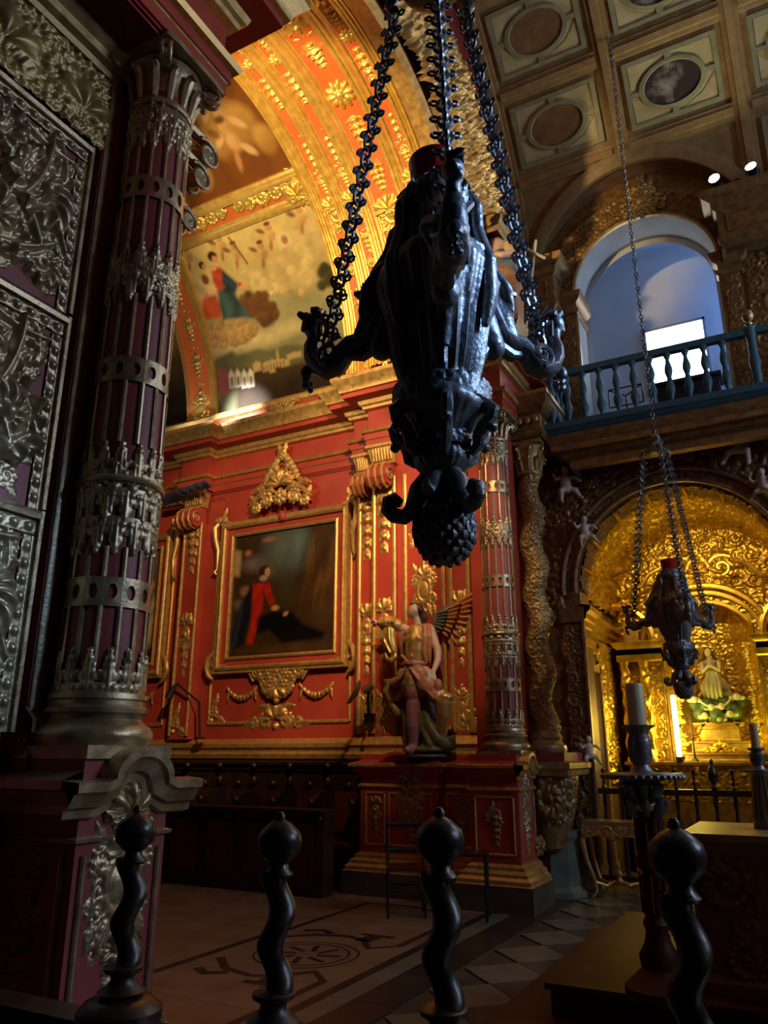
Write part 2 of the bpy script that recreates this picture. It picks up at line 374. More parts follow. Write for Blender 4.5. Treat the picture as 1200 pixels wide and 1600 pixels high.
applique('mound', 1.4, .5, lambda S, T: mx(h_shell(S, T, 0, .16, .22), h_scroll(np.abs(S), T, .2, .13, .12, 1, 1), h_scroll(np.abs(S), T, .4, .1, .09, -1, 1), h_leaf(np.abs(S), T, .45, .08, .05, .22, .045), h_leaf(np.abs(S), T, .1, .3, .5, .25, .05, 4, -.4), h_ball(S, T, 0, .42, .05), h_ball(S, T, 0, .05, .05)), 90)
applique('basket', 1.1, .7, lambda S, T: mx(*[h_rosette(np.abs(S), T, x, z, r, 6) for x, z, r in [(0, .5, .12), (.16, .46, .11), (.1, .34, .1), (.28, .4, .09), (0, .3, .1), (.2, .28, .09)]], h_shell(S, T, 0, .26, .2, 9, -1), h_scroll(np.abs(S), T, .4, .5, .11, 1, 1), h_leaf(np.abs(S), T, .3, .32, -2.2, .3, .06), h_ball(S, T, 0, .05, .045)), 84)
applique('flower', .2, .2, lambda S, T: h_rosette(S, T, 0, .1, .095, 6), 20)
# ================================================================== STRUCTURE
YC = 5.95
def my(y): return 2 * YC - y
# ---- floor
floor = struct(MB().box(-14, 8, -2.5, 13.6, -.3, -.012).build('floor', 'stone_grey', smooth=False))
rg = random.Random(3)
# diamond tiles of the nave
def tile_mesh(nm, poly, m):
    me = MB().prism(poly, -.012, 0, 'z').mesh(nm, False); me.materials.append(MATS[m]); return me
q = .335
dia = [(q, 0), (0, q), (-q, 0), (0, -q)]; dia = [(x * .985, y * .985) for x, y in dia]
td = tile_mesh('tile', dia, 'stone_grey'); tp = tile_mesh('tile', dia, 'stone_pale')
cnt = 0
for i in range(-2, 13):
    for j in range(-6, 22):
        if (i + j) % 2: continue
        x = -2.32 + i * q; y = 5.0 + j * q
        if x > 1.2 or y > 10.3 or y < 2.6 or x < -2.4: continue
        if x > -1.3 and 5.2 < y < 8.6: continue
        link('tile', tp if (j % 2 == 0) else td, None, floor, (x, y, 0)); cnt += 1
for y0, y1 in zip(np.arange(2.0, 10.0, .8), np.arange(2.8, 10.8, .8)):
    MB().box(-3.2, -3.02, y0 + .004, y1 - .004, -.012, .0).build('border_slab', 'stone_pale', floor, False)
    MB().box(-3.01, -2.67, y0 + .004, y1 - .004, -.012, .0).build('border_slab', 'stone_dark', floor, False)
for i, x0 in enumerate(np.arange(-9.3, -3.3, .61)):
    for j, y0 in enumerate(np.arange(2.6, 9.6, .7)):
        MB().box(x0 + .003, x0 + .607, y0 + .003, y0 + .697, -.012, 0).build('marble_slab', 'stone_tan', floor, False)
def inlay(pts, wd, nm='inlay_band'):
    P = [Vector(p) for p in pts]; L = []; Rr = []
    for i in range(len(P)):
        d = ((P[min(i + 1, len(P) - 1)] - P[max(i - 1, 0)]).normalized()); n = Vector((-d.y, d.x)) * wd / 2
        L.append((P[i].x + n.x, P[i].y + n.y, .002)); Rr.append((P[i].x - n.x, P[i].y - n.y, .002))
    MB().grid([L, Rr]).build(nm, 'stone_dark', floor, False)
inlay([(-3.24, 3), (-3.24, 9.0)], .09); inlay([(-4.72, 3), (-4.72, 6.6)], .08)
inlay([(-4.66, 6.62), (-4.66, 8.4), (-4.1, 8.4), (-3.5, 8.2)], .07)
for sy in (1, -1):
    f = lambda x, y: (x, 6.1 + sy * y)
    inlay([f(-3.42, 2.0), f(-3.42, .62), f(-3.62, .42), f(-3.8, .66), f(-4.0, .74), f(-4.3, .66), f(-4.55, .42)], .07)
    inlay([f(-3.8, .62), f(-3.78, .85)], .16, 'inlay_tulip'); inlay([f(-3.6, .88), f(-3.95, .88)], .07, 'inlay_tulip')
    inlay([f(-4.5, .75), f(-4.35, .85), f(-4.2, .75)], .09, 'inlay_tulip')
for R in (.44, .36):
    inlay([(-3.98 + R * math.cos(a), 6.1 + R * math.sin(a)) for a in np.linspace(0, 2 * PI, 41)], .018, 'inlay_ring')
for k in range(8):
    a = k * PI / 4; inlay([(-3.98 + .1 * math.cos(a), 6.1 + .1 * math.sin(a)), (-3.98 + .3 * math.cos(a + .25), 6.1 + .3 * math.sin(a + .25))], .05, 'inlay_petal')

# ---- chancel far wall, with pilaster and mouldings
wch = struct(MB().box(-14, -5.3, 9.72, 10.1, 0, 7.2).build('wall_chancel', 'red', smooth=False))
def vstrip(par, x, y, z0, z1, wd=.05, dp=.03, m='gold', face='-y', nm='gilt_moulding'):
    pr = [(-wd / 2, 0), (-wd / 2, dp * .6), (-wd * .2, dp), (wd * .2, dp), (wd / 2, dp * .6), (wd / 2, 0)]
    b = MB()
    if face == '-y': b.grid([[(x + a, y - d, z) for a, d in pr] for z in (z0, z1)])
    else: b.grid([[(x + d, y + a, z) for a, d in pr] for z in (z0, z1)])
    return b.build(nm, m, par, ang=30, fix=True)
def hstrip(par, x0, x1, y, z, wd=.05, dp=.03, m='gold', face='-y', nm='gilt_moulding'):
    pr = [(-wd / 2, 0), (-wd / 2, dp * .6), (-wd * .2, dp), (wd * .2, dp), (wd / 2, dp * .6), (wd / 2, 0)]
    b = MB()
    if face == '-y': b.grid([[(x, y - d, z + a) for a, d in pr] for x in (x0, x1)])
    else: b.grid([[(y + d, x, z + a) for a, d in pr] for x in (x0, x1)])
    return b.build(nm, m, par, ang=30, fix=True)
# dado mould above the stalls
MB().mould([(-13, 9.72), (-5.45, 9.72)], [(0, 1.52), (.10, 1.54), (.12, 1.6), (.07, 1.63), (.07, 1.68), (.11, 1.70), (.11, 1.75), (.03, 1.80), (0, 1.82)]).build('dado_moulding', 'gold', wch, ang=30)
def pilaster(par, x0, x1, y, z0=1.82, z1=5.35, drops=(), depth=.14):
    MB().box(x0, x1, y, y + depth + .02, z0, z1).build('pilaster', 'red', par, False)
    for x in (x0 + .035, x1 - .035): vstrip(par, x, y, z0 + .05, z1, .06, .03)
def console_capital(par, x0, x1, y, z=5.3):
    """volute bracket with a fluted crown"""
    c = link('console_capital', None, None, par); w_ = x1 - x0
    vol = [(0, 0)]; pts = [( -.02, -.10), (-.10, -.16), (-.20, -.14), (-.26, -.04), (-.25, .08), (-.16, .16), (.0, .2)]
    MB().prism([(y + a, z + .1 + b) for a, b in pts] + [(y + .1, z + .3), (y + .1, z)], x0, x1, 'x').build('volute_block', 'red', c, ang=30, fix=True)
    b = MB()
    for xx in (x0 - .01, x1 + .01):
        sp = [(xx, y - .15 + .11 * (1 - t / 14) * math.cos(t * .75 + 1), z + .1 + .11 * (1 - t / 14) * math.sin(t * .75 + 1)) for t in range(13)]
        b.tube(sp, .018, 6)
    for k in range(3):
        xx = x0 + w_ * (.18 + .32 * k); b.tube([(xx, y + a * 1.06, z + .1 + b2 * 1.06) for a, b2 in pts], .022, 6)
    b.build('volute_rib', 'gold', c)
    f = MB()
    f.mould([(x0, y + .1), (x0, y), (x1, y), (x1, y + .1)][::1], [(.0, z + .3), (.04, z + .31), (.03, z + .34), (.02, z + .36), (.07, z + .56), (.10, z + .58), (.10, z + .62), (0, z + .62)])
    n = 7
    for k in range(n): xx = x0 + w_ * (k + .5) / n; f.tube([(xx, y - .035, z + .37), (xx, y - .06, z + .46), (xx, y - .085, z + .55)], [.02, .026, .028], 6)
    f.build('fluted_crown', 'gold', c, ang=35)
    return c
pilaster(wch, -8.98, -8.56, 9.58)
console_capital(wch, -8.96, -8.58, 9.56)
orn('husk_drop', 'gold', wch, (-8.77, 9.58, 4.45), scl=(1.1, .9)); orn('leaf_spray', 'gold', wch, (-8.77, 9.58, 2.75), scl=(.9, 1.15)); orn('corner_scroll', 'gold', wch, (-8.77, 9.58, 1.85), scl=(.75, .75))
# lower frame panel of the bay
for x in (-8.28, -5.72): vstrip(wch, x, 9.72, 2.05, 5.0, .045, .03)
hstrip(wch, -8.28, -7.45, 9.72, 2.05); hstrip(wch, -6.55, -5.72, 9.72, 2.05)
orn('mound', 'gold', wch, (-7.0, 9.72, 1.95), scl=1.0)
orn('corner_scroll', 'gold', wch, (-8.12, 9.72, 2.02), scl=(.8, .7)); orn('corner_scroll', 'gold', wch, (-5.88, 9.72, 2.02), scl=(-.8, .7))
vstrip(wch, -10.7, 9.72, 2, 5.0); vstrip(wch, -9.25, 9.72, 2.05, 5.0, .045)
hstrip(wch, -10.7, -9.25, 9.72, 2.05); orn('corner_scroll', 'gold', wch, (-9.4, 9.72, 2.02), scl=(-.8, .7))

# ---- far pier of the chancel arch
pier = struct(MB().box(-5.48, -5.1, 9.45, 10, 1.5, 6.9).box(-5.12, -3.05, 9.25, 10.3, 0, 7.05).box(-3.5, -3.02, 8.95, 9.4, 1.6, 5.9).build('wall_pier', 'red', smooth=False))
for (a, b, y) in [(-5.44, -5.14, 9.42), (-5.08, -4.70, 9.2), (-4.6, -3.98, 9.22), (-3.93, -3.62, 9.2)]:
    MB().box(a, b, y, y + .06, 1.82, 5.45).build('pilaster', 'red', pier, False)
    for x in (a + .03, b - .03): vstrip(pier, x, y, 1.86, 5.4, .06, .03)
MB().mould([(-5.48, 9.7), (-5.48, 9.42), (-5.1, 9.42), (-5.1, 9.2), (-3.52, 9.2)], [(0, 1.52), (.08, 1.54), (.1, 1.6), (.06, 1.64), (.06, 1.7), (.09, 1.72), (.03, 1.8), (0, 1.82)]).build('dado_moulding', 'gold', pier, ang=30)
console_capital(pier, -5.42, -5.16, 9.40, 5.28); console_capital(pier, -5.05, -4.72, 9.18, 5.28); console_capital(pier, -3.92, -3.64, 9.18, 5.28)
for x, y in [(-5.29, 9.42), (-4.89, 9.2), (-3.78, 9.2)]: orn('husk_drop', 'gold', pier, (x, y, 4.25), scl=(1.0, 1.05))
for x, y in [(-5.29, 9.42), (-4.89, 9.2), (-3.78, 9.2)]: orn('leaf_spray', 'gold', pier, (x, y, 2.62), scl=(.85, 1.1)); orn('cartouche', 'gold', pier, (x, y, 1.84), scl=(.42, .62))
orn('cartouche', 'gold', pier, (-4.29, 9.22, 3.28), scl=(.6, .85)); orn('crest', 'gold', pier, (-4.29, 9.22, 4.3), scl=(.38, .7))
orn('mound', 'gold', pier, (-3.72, 9.2, 1.84), scl=(.45, .8))
# strip of the red paint beside the column, nave daylight put into its colour
MB().box(-3.5, -3.4, 9.0, 9.3, 1.6, 5.9).build('jamb_strip', 'red_daylit', pier, False)

# ---- entablatures (far and near sides)
def entablature(nm, path, zb=5.88):
    root = struct(MB().mould(path, [(0, zb - .02), (.0, zb + 1.08)]).build(nm, 'red', smooth=False))
    MB().mould(path, [(.02, zb), (.02, zb + .02), (.04, zb + .02), (.04, zb + .12), (.06, zb + .13), (.06, zb + .22)]).build('architrave', 'red', root, False)
    MB().mould(path, [(.06, zb + .22), (.10, zb + .23), (.12, zb + .27), (.08, zb + .29), (.05, zb + .31), (.02, zb + .32)]).build('architrave_moulding', 'gold', root, ang=30)
    MB().mould(path, [(.042, zb + .115), (.055, zb + .13), (.065, zb + .13)]).build('architrave_bead', 'gold', root, ang=30)
    MB().mould(path, [(.02, zb + .32), (.02, zb + .60)]).build('frieze', 'red', root, False)
    MB().mould(path, [(.02, zb + .60), (.08, zb + .62), (.09, zb + .66), (.12, zb + .68), (.14, zb + .74)]).build('bed_moulding', 'gold', root, ang=30)
    MB().mould(path, [(.14, zb + .74), (.30, zb + .755), (.30, zb + .82)]).build('corona', 'red', root, False)
    MB().mould(path, [(.30, zb + .82), (.34, zb + .83), (.36, zb + .90), (.42, zb + .97), (.44, zb + 1.0), (.44, zb + 1.06), (.0, zb + 1.08)]).build('crown_moulding', 'gold', root, ang=30)
    return root
far_path = [(-14, 9.70), (-9.05, 9.70), (-9.05, 9.52), (-8.5, 9.52), (-8.5, 9.70), (-5.5, 9.70), (-5.5, 9.42), (-5.12, 9.42), (-5.12, 9.18), (-3.5, 9.18), (-3.5, 8.78), (-2.95, 8.78), (-2.95, 10.4)]
ent1 = entablature('trim_1', far_path)
near_path = [(x, my(y)) for x, y in far_path][::-1]; near_path[0] = (-2.95, 1.55)
ent2 = entablature('trim_2', near_path)
# attic band over the far cornice
att = struct(MB().mould([(-14, 9.62), (-5.45, 9.62)], [(0, 6.9), (0, 7.22), (.04, 7.24), (.06, 7.3), (.02, 7.34), (-.2, 7.36)]).build('trim_3', 'red'))
MB().mould([(-14, 9.62), (-5.45, 9.62)], [(.0, 7.2), (.05, 7.23), (.07, 7.29), (.02, 7.35), (-.05, 7.36)]).build('gilt_moulding', 'gold', att)
# cherub mask with wings on the attic band and two dark knobs
orn('basket', 'gold_dull', att, (-7.05, 9.6, 6.98), scl=(.75, .55), name='winged_mask')

# ---- near pier: pilaster behind the near column
npier = struct(MB().box(-5.1, -3.45, 1.2, 2.72, 0, 7.0).box(-3.46, -3.34, 2.58, 3.1, 1.6, 6.0).build('wall_near_pier', 'red_daylit', smooth=False))
vstrip(npier, -3.34, 2.615, 1.80, 5.9, .055, .02, 'silver_gilt', '+x')
MB().mould([(-3.34, 2.57), (-3.34, 2.72)], [(0, 1.5), (.06, 1.52), (.06, 1.6), (.02, 1.64), (.02, 1.68), (.07, 1.7), (.07, 1.76), (.0, 1.82)]).build('pilaster_base', 'silver_gilt', npier)

# scroll volutes of the pilaster capital behind the near column
for zv, ys, R in ((5.74, 3.40, .12), (5.50, 3.34, .11), (5.08, 3.26, .09)):
    v_ = MB()
    for off in (-.05, .05): v_.tube([(-3.3 + off, ys + R * (1 - t / 20) * math.cos(2.4 - t * .6), zv + R * (1 - t / 20) * math.sin(2.4 - t * .6)) for t in range(18)], .016, 6)
    v_.tube([(-3.36, ys, zv), (-3.24, ys, zv)], [R * .55, R * .55], 12)
    v_.tube([(-3.3, ys - .3, zv + .12), (-3.3, ys - .15, zv + .14), (-3.3, ys, zv + R + .02), (-3.3, ys + R * .9, zv + R * .6)], [.03, .04, .04, .02], 8)
    v_.build('capital_volute', 'silver_gilt', npier)
MB().box(-3.36, -3.24, 2.9, 3.12, 4.6, 5.88).build('capital_core', 'red_daylit', npier, False)
# ---- chancel vault
vault = MB(); RV = 3.84
vault.arch(YC, 7.1, [(RV, x) for x in (-14, -5.35)], 0, PI, 64)
cv = struct(vault.build('ceiling_chancel', 'orange'))
def vault_band(par, r, x0, x1, a0, a1, m, nm, n=48, th=.03):
    MB().arch(YC, 7.1, [(r + th, x0), (r, x0 + min(.02, (x1 - x0) / 4)), (r, x1 - min(.02, (x1 - x0) / 4)), (r + th, x1)], math.radians(a0), math.radians(a1), n).build(nm, m, par, fix=True)
def vmould_long(par, r, x0, x1, a, wd, m='gold_yellow', nm='gilt_moulding', th=.05):
    """moulding running along X on the vault at angle a (deg), width wd metres"""
    da = wd / r; A = math.radians(a)
    pr = [(-.5, 0), (-.45, .7), (-.2, 1), (.0, .6), (.2, 1), (.45, .7), (.5, 0)]
    rows = [[(x, YC + (r - th * h) * math.cos(A + t * da), 7.1 + (r - th * h) * math.sin(A + t * da)) for t, h in pr] for x in (x0, x1)]
    MB().grid(rows).build(nm, m, par, ang=30, fix=True)
for a in (2.5, 50.5, 56.5, 123.5): vmould_long(cv, RV - .02, -8.6, -5.62, a, .18)
for a in (3, 51, 57): vmould_long(cv, RV - .02, -13, -9.25, a, .14, 'gold')
for x0, x1, m in [(-8.72, -8.56, 'gold_yellow'), (-9.28, -9.16, 'gold'), (-5.76, -5.60, 'gold_yellow')]: vault_band(cv, RV - .06, x0, x1, 2, 178, m, 'gilt_band', 64, .06)
vault_band(cv, RV - .05, -9.2, -8.68, 1, 179, 'orange', 'transverse_rib', 64, .05)
def on_vault(key, par, m, r, x, a, w_, h_, spin=0, nm=None):
    """ornament facing the vault axis at angle a"""
    A = math.radians(a); me = ORN[key]
    o = orn(key, m, par, (0, 0, 0), 0, (w_, h_), nm or key)
    up = Vector((0, -math.sin(A), math.cos(A))); out = Vector((0, -math.cos(A), -math.sin(A))); 
    if spin: up2 = Vector((1, 0, 0)); 
    z = Vector((1, 0, 0)) if spin else up
    yv = -out; xv = yv.cross(z)
    M = Matrix((xv, yv, z)).transposed().to_4x4(); sc = o.scale.copy()
    o.rotation_euler = M.to_euler(); o.scale = sc
    o.location = Vector((x, YC + r * math.cos(A), 7.1 + r * math.sin(A)))
    return o
for x in (-7.9, -6.6): on_vault('rinceau', cv, 'gold_yellow', RV - .03, x, 51.9, 1.0, 1.0, 0)
for a in (6, 16, 26, 36, 46, 56, 66): on_vault('leaf_spray', cv, 'gold', RV - .06, -8.93, a, .95, .66)
on_vault('cartouche', cv, 'gold_yellow', RV - .08, -8.93, 1.5, .7, .8)
on_vault('cartouche', cv, 'gold_yellow', RV - .06, -5.85, 48.5, .6, .7); on_vault('shell', cv, 'gold_yellow', RV - .08, -5.95, 50, .9, .9)

# ---- chancel arch soffit: four orange bands between gilt mouldings
arch = MB()
prof = [(2.66, -3.42), (2.66, -3.80), (2.74, -3.82), (2.74, -4.42), (2.84, -4.44), (2.84, -4.82), (2.98, -4.84), (2.98, -5.28), (3.5, -5.34), (3.9, -5.36)]
arch.arch(YC, 7.0, prof, 0, PI, 72)
wa = struct(arch.build('wall_arch', 'orange', ang=20))
def amould(x0, x1, r, m='gold_yellow', th=.06):
    w_ = x1 - x0; sh = [(0, 0), (.03, .5), (.10, .55), (.12, 1.0), (.26, 1.0), (.29, .45), (.36, .4), (.42, .75), (.50, .85), (.58, .75), (.64, .4), (.71, .45), (.74, 1.0), (.88, 1.0), (.90, .55), (.97, .5), (1, 0)]
    MB().arch(YC, 7.0, [(r - th * h, x0 + w_ * t) for t, h in sh], 0, PI, 72).build('gilt_moulding', m, wa, ang=25, fix=True)
for x0, x1, r in [(-3.56, -3.40, 2.66), (-3.94, -3.72, 2.69), (-4.58, -4.32, 2.77), (-4.98, -4.74, 2.87), (-5.40, -5.16, 3.0), (-5.56, -5.38, 3.45)]: amould(x0, x1, r)
def on_arch(key, x, a, w_, h_, r):
    o = on_vault(key, wa, 'gold_yellow', r, x, a, w_, h_); o.location.z -= .1; return o
for x, r, wide in [(-3.63, 2.66, False), (-4.14, 2.74, True), (-4.66, 2.84, False), (-5.07, 2.98, False)]:
    for base in (-2, 58, 118):
        if wide:
            for k, da, sw, sh in [('husk_drop', 2, 1.1, .55), ('rosette', 14, .85, .85), ('leaf_spray', 26, 1.2, .6), ('cartouche', 37.5, .72, .62), ('shell', 43, 1.0, .8), ('husk_drop', 50, 1.0, .45)]: on_arch(k, x, base + da, sw, sh, r)
        else:
            for k, da, sw, sh in [('leaf_spray', 1, .85, .8), ('husk_drop', 18, 1.0, .62), ('rosette', 30.5, .42, .42), ('leaf_spray', 35, .85, .55), ('cartouche', 43, .5, .62), ('shell', 49, .72, .66), ('leaf_spray', 54, .7, .4)]: on_arch(k, x, base + da, sw, sh, r)
# wall over the arch towards the nave (dark red) and its carved gilt archivolt
A_ = np.linspace(0, PI, 73)
def r_out(a):   # distance from the arch centre to the nave vault / side walls
    c, s = math.cos(a), math.sin(a); k = -1.3  # vault centre is 1.3 m higher (8.3)
    b = 2 * s * k; cc = k * k - 4.47 ** 2; r = (-b + math.sqrt(b * b - 4 * cc)) / 2
    z = 7.0 + r * s
    return r if z > 8.3 else (4.47 / max(abs(c), 1e-6))
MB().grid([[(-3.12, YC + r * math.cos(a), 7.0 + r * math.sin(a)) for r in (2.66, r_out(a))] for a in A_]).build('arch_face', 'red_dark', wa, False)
MB().arch(YC, 7.0, [(2.66, -3.42), (2.60, -3.40), (2.58, -3.2), (2.64, -3.12)], 0, PI, 72).build('arch_edge', 'gold', wa)
def archivolt_fn(S, T):
    return fill_carving(S, T, 5.9, 1.05, 11, .17, .72)
def archivolt_map(S, T, H):
    A = .58 + S / 3.0; r = 2.66 + T; return (-3.12 + H * 2.6 + .34 * np.sin(np.clip(T / 1.05, 0, 1) * PI) ** .7, YC + r * np.cos(A), 7.0 + r * np.sin(A))
link('carved_archivolt', relief_mesh('carved_archivolt', 5.9, 1.05, archivolt_fn, .021, archivolt_map), 'gold', wa)
for ya in (9.0, my(9.0)):   # corbels under the ends of the archivolt
    MB().mould([(-3.12, ya + .55), (-2.82, ya + .55), (-2.82, ya - .35), (-3.12, ya - .35)][::-1], [(0, 8.52), (.03, 8.55), (.03, 8.62), (.07, 8.66), (.08, 8.74), (-.3, 8.76)]).build('archivolt_corbel', 'gold_dull', wa, ang=30, fix=True)
# side walls of the pier facing the nave above the entablature and below
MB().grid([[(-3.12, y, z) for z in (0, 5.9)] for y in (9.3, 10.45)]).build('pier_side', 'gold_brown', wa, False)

# ---- nave side wall with chapel arch and gallery opening
XC = -1.2
def ztop(x, R, zc, sill): return zc + math.sqrt(max(0, R * R - (x - XC) ** 2)) if abs(x - XC) < R else None
RL, ZL = 1.66, 8.38   # lunette
def zceil(x): return ZL + math.sqrt(max(0, RL * RL - (x - XC) ** 2)) if abs(x - XC) < RL else 8.3
def nave_wall(nm, Y, m, flip):
    xs = sorted(set([round(v, 4) for v in list(np.linspace(XC - 1.3, XC + 1.3, 41)) + list(np.linspace(XC - 1.0, XC + 1.0, 33)) + list(np.linspace(XC - RL, XC + RL, 41)) + [-3.12, 1.0, 3, 8]]))
    b = MB()
    def quad(x0, x1, a0, a1, c0, c1):
        b.add([(x0, Y, a0), (x1, Y, a1), (x1, Y, c1), (x0, Y, c0)], [(0, 1, 2, 3)])
    for x0, x1 in zip(xs[:-1], xs[1:]):
        xm = (x0 + x1) / 2; e = 1e-5
        t = lambda x, R, zc: zc + math.sqrt(max(0, R * R - (x - XC) ** 2))
        lo0, lo1 = (t(x0, 1.3, 3.75), t(x1, 1.3, 3.75)) if abs(xm - XC) < 1.3 else (0, 0)
        c0, c1 = zceil(x0), zceil(x1)
        if abs(xm - XC) < 1.0:
            quad(x0, x1, lo0, lo1, 5.75, 5.75); quad(x0, x1, t(x0, 1.0, 8.3), t(x1, 1.0, 8.3), c0, c1)
        else: quad(x0, x1, lo0, lo1, c0, c1)
    return struct(b.build(nm, m, smooth=False))
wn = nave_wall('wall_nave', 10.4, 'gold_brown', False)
wn2 = MB()
for x0, x1, z0, z1 in [(-3.12, 8, 5.75, 8.3), (2.2, 8, 0, 5.75)]: wn2.add([(x0, 1.5, z0), (x1, 1.5, z0), (x1, 1.5, z1), (x0, 1.5, z1)], [(0, 1, 2, 3)])
wn2 = struct(wn2.build('wall_near', 'red_daylit', smooth=False))
# gallery opening: plaster reveal, inner room with a bright window
wg = MB()
A_ = np.linspace(0, PI, 33)
ring = [(XC - 1.0, 5.75)] + [(XC - 1.0 * math.cos(a), 8.3 + 1.0 * math.sin(a)) for a in A_] + [(XC + 1.0, 5.75)]
wg.grid([[(x, y, z) for y in (10.4, 10.95)] for x, z in ring])
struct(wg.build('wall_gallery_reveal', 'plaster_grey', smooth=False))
gr = MB()
gr.grid([[(x, 12.05, z) for z in (5.75, 9.8)] for x in (-3.3, .9)])
gr.grid([[(-3.3, y, z) for z in (5.75, 9.8)] for y in (10.9, 12.05)]); gr.grid([[(.9, y, z) for z in (5.75, 9.8)] for y in (10.9, 12.05)])
gr.grid([[(x, y, 9.8) for y in (10.9, 12.05)] for x in (-3.3, .9)])
ring2 = [(XC - .93, 5.75)] + [(XC - .93 * math.cos(a), 8.27 + .93 * math.sin(a)) for a in A_] + [(XC + .93, 5.75)]
outer = [(-3.3, 5.75)] + [(XC - 2.1 * math.cos(a) if True else 0, 5.75 + (9.8 - 5.75) * min(1, .6 + math.sin(a))) for a in A_] + [(.9, 5.75)]
gr.grid([[(p[0], 10.95, p[1]), (q_[0], 10.95, q_[1])] for p, q_ in zip(ring2, outer)])
struct(gr.build('wall_gallery', 'plaster', smooth=False))
struct(MB().box(-3.3, .9, 10.38, 12.1, 5.62, 5.745).build('floor_gallery', 'stone_grey', smooth=False))
win = struct(MB().box(-1.46, -.58, 12.03, 12.05, 7.22, 8.28).build('window_1', 'window_glow', smooth=False))
fr = MB()
for a, b, c, d in [(-1.5, -1.46, 7.18, 8.32), (-.58, -.54, 7.18, 8.32), (-1.5, -.54, 8.28, 8.32), (-1.5, -.54, 7.18, 7.22)]: fr.box(a, b, 11.99, 12.05, c, d)
fr.build('window_frame', 'plaster_grey', win, False)
# other enclosing walls of the nave
struct(MB().box(7.9, 8.1, -3, 13, 0, 13).build('wall_facade', 'plaster_grey', smooth=False))

# ---- nave vault with lunette, ribs and coffers
ZV, RN = 8.3, 4.45
def th0(x):   # angle where the vault starts above the lunette
    z = zceil(x)
    return math.asin(min(1, max(0, (z - ZV) / RN))) if abs(x - XC) < RL else 0.
xs = sorted(set([round(v, 3) for v in list(np.linspace(XC - RL, XC + RL, 49)) + list(np.arange(-3.12, 8.2, .4))]))
P = []
for x in xs:
    t0 = th0(x); P.append([(x, YC + RN * math.cos(t), ZV + RN * math.sin(t)) for t in np.linspace(t0, PI, 60)])
cn = struct(MB().grid(P).build('ceiling_nave', 'ceil_wood'))
xl = np.linspace(XC - RL, XC + RL, 49)
MB().grid([[(x, y, zceil(x)) for y in (10.42, YC + RN * math.cos(th0(x)))] for x in xl]).build('lunette_soffit', 'ceil_brown', cn)
MB().grid([[(XC + (RL + d) * math.cos(a), YC + RN * math.cos(math.asin(min(1, max(0, (ZL - ZV + (RL + d) * math.sin(a)) / RN)))) - .04 + e, ZL + (RL + d) * math.sin(a)) for d, e in ((-.02, .03), (-.02, -.03), (.05, -.05), (.16, -.04), (.18, .03))] for a in np.linspace(0.02, PI - .02, 49)]).build('lunette_rim', 'ceil_wood', cn)
RIBX = [-2.95, -1.25, .42, 2.1, 3.8]
ANG = [9, 26, 43, 60, 77, 94]
def npt(x, a, r): A = math.radians(a); return (x, YC + r * math.cos(A), ZV + r * math.sin(A))
for x in RIBX:
    a0 = 9 if x < -2 else (math.degrees(th0(x)) + 1 if abs(x - XC) < RL else 0)
    pr = [(-.13, 0), (-.12, .05), (-.06, .05), (-.05, .09), (.05, .09), (.06, .05), (.12, .05), (.13, 0)]
    MB().grid([[npt(x + dx, a, RN - h) for dx, h in pr] for a in np.linspace(a0, 130, 50)]).build('transverse_rib', 'ceil_wood', cn, ang=30, fix=True)
for a in ANG:
    pr = [(-1.7, 0), (-1.5, .05), (-.8, .05), (-.6, .08), (.6, .08), (.8, .05), (1.5, .05), (1.7, 0)]
    for x0, x1 in zip(RIBX[:-1], RIBX[1:]):
        if a < 20 and x0 < .4: continue
        MB().grid([[npt(x, a + da, RN - h) for da, h in pr] for x in (x0 + .12, x1 - .12)]).build('longitudinal_rib', 'ceil_wood', cn, ang=30, fix=True)
def coffer(x0, x1, a0, a1, style):
    xm, am = (x0 + x1) / 2, (a0 + a1) / 2; hx = (x1 - x0) / 2 - .2; ha = (a1 - a0) / 2 - 2.6
    g = lambda u, v, h: npt(xm + u * hx, am + v * ha, RN - h)
    n = 6; uu = np.linspace(-1, 1, n + 1)
    body = MB().grid([[g(u, v, .02) for v in uu] for u in uu]).build('coffer_panel', 'ceil_olive', cn, fix=True)
    fw = .10
    fr = MB()
    for s in (-1, 1):
        fr.grid([[g(s * (1 - k * fw), v, h) for k, h in ((0, 0), (0, .05), (1, .05), (1, .0))] for v in uu])
        fr.grid([[g(u, s * (1 - k * fw * 1.2), h) for k, h in ((0, 0), (0, .048), (1, .048), (1, .0))] for u in uu])
    fr.build('coffer_frame', 'ceil_ring', body, False, fix=True)
    E = np.linspace(0, 2 * PI, 41)[:-1]
    for qx in (-1, 1):
        for qv in (-1, 1):
            pass
    MB().grid([[g(e * math.cos(t), e * math.sin(t), h) for e, h in ((.72, .02), (.715, .05), (.62, .055), (.60, .03))] for t in E], cu=True).build('oval_ring', 'ceil_ring', body, fix=True)
    MB().grid([[g(e * math.cos(t), e * math.sin(t), .032) for e in (.02, .3, .61)] for t in E], cu=True).build('oval_panel', style, body, fix=True)
    for ang_ in (0, PI / 2, PI, 1.5 * PI):
        c, s = math.cos(ang_), math.sin(ang_); MB().grid([[g(c * e - s * k, s * e + c * k, .045) for k in (-.07, .07)] for e in (.70, .92)]).build('oval_tie', 'ceil_ring', body, False, fix=True)
    for c, s in ((1, 1), (1, -1), (-1, 1), (-1, -1)):
        pts = [(.88, .12), (.88, .86), (.12, .86), (.3, .74), (.6, .55), (.76, .3)]
        m_ = [g(c * a, s * b, .028) for a, b in pts]; MB().add(m_, [(0, 1, 4, 5), (1, 2, 3, 4)]).build('corner_field', 'ceil_cream', body, False, fix=True)
    return body
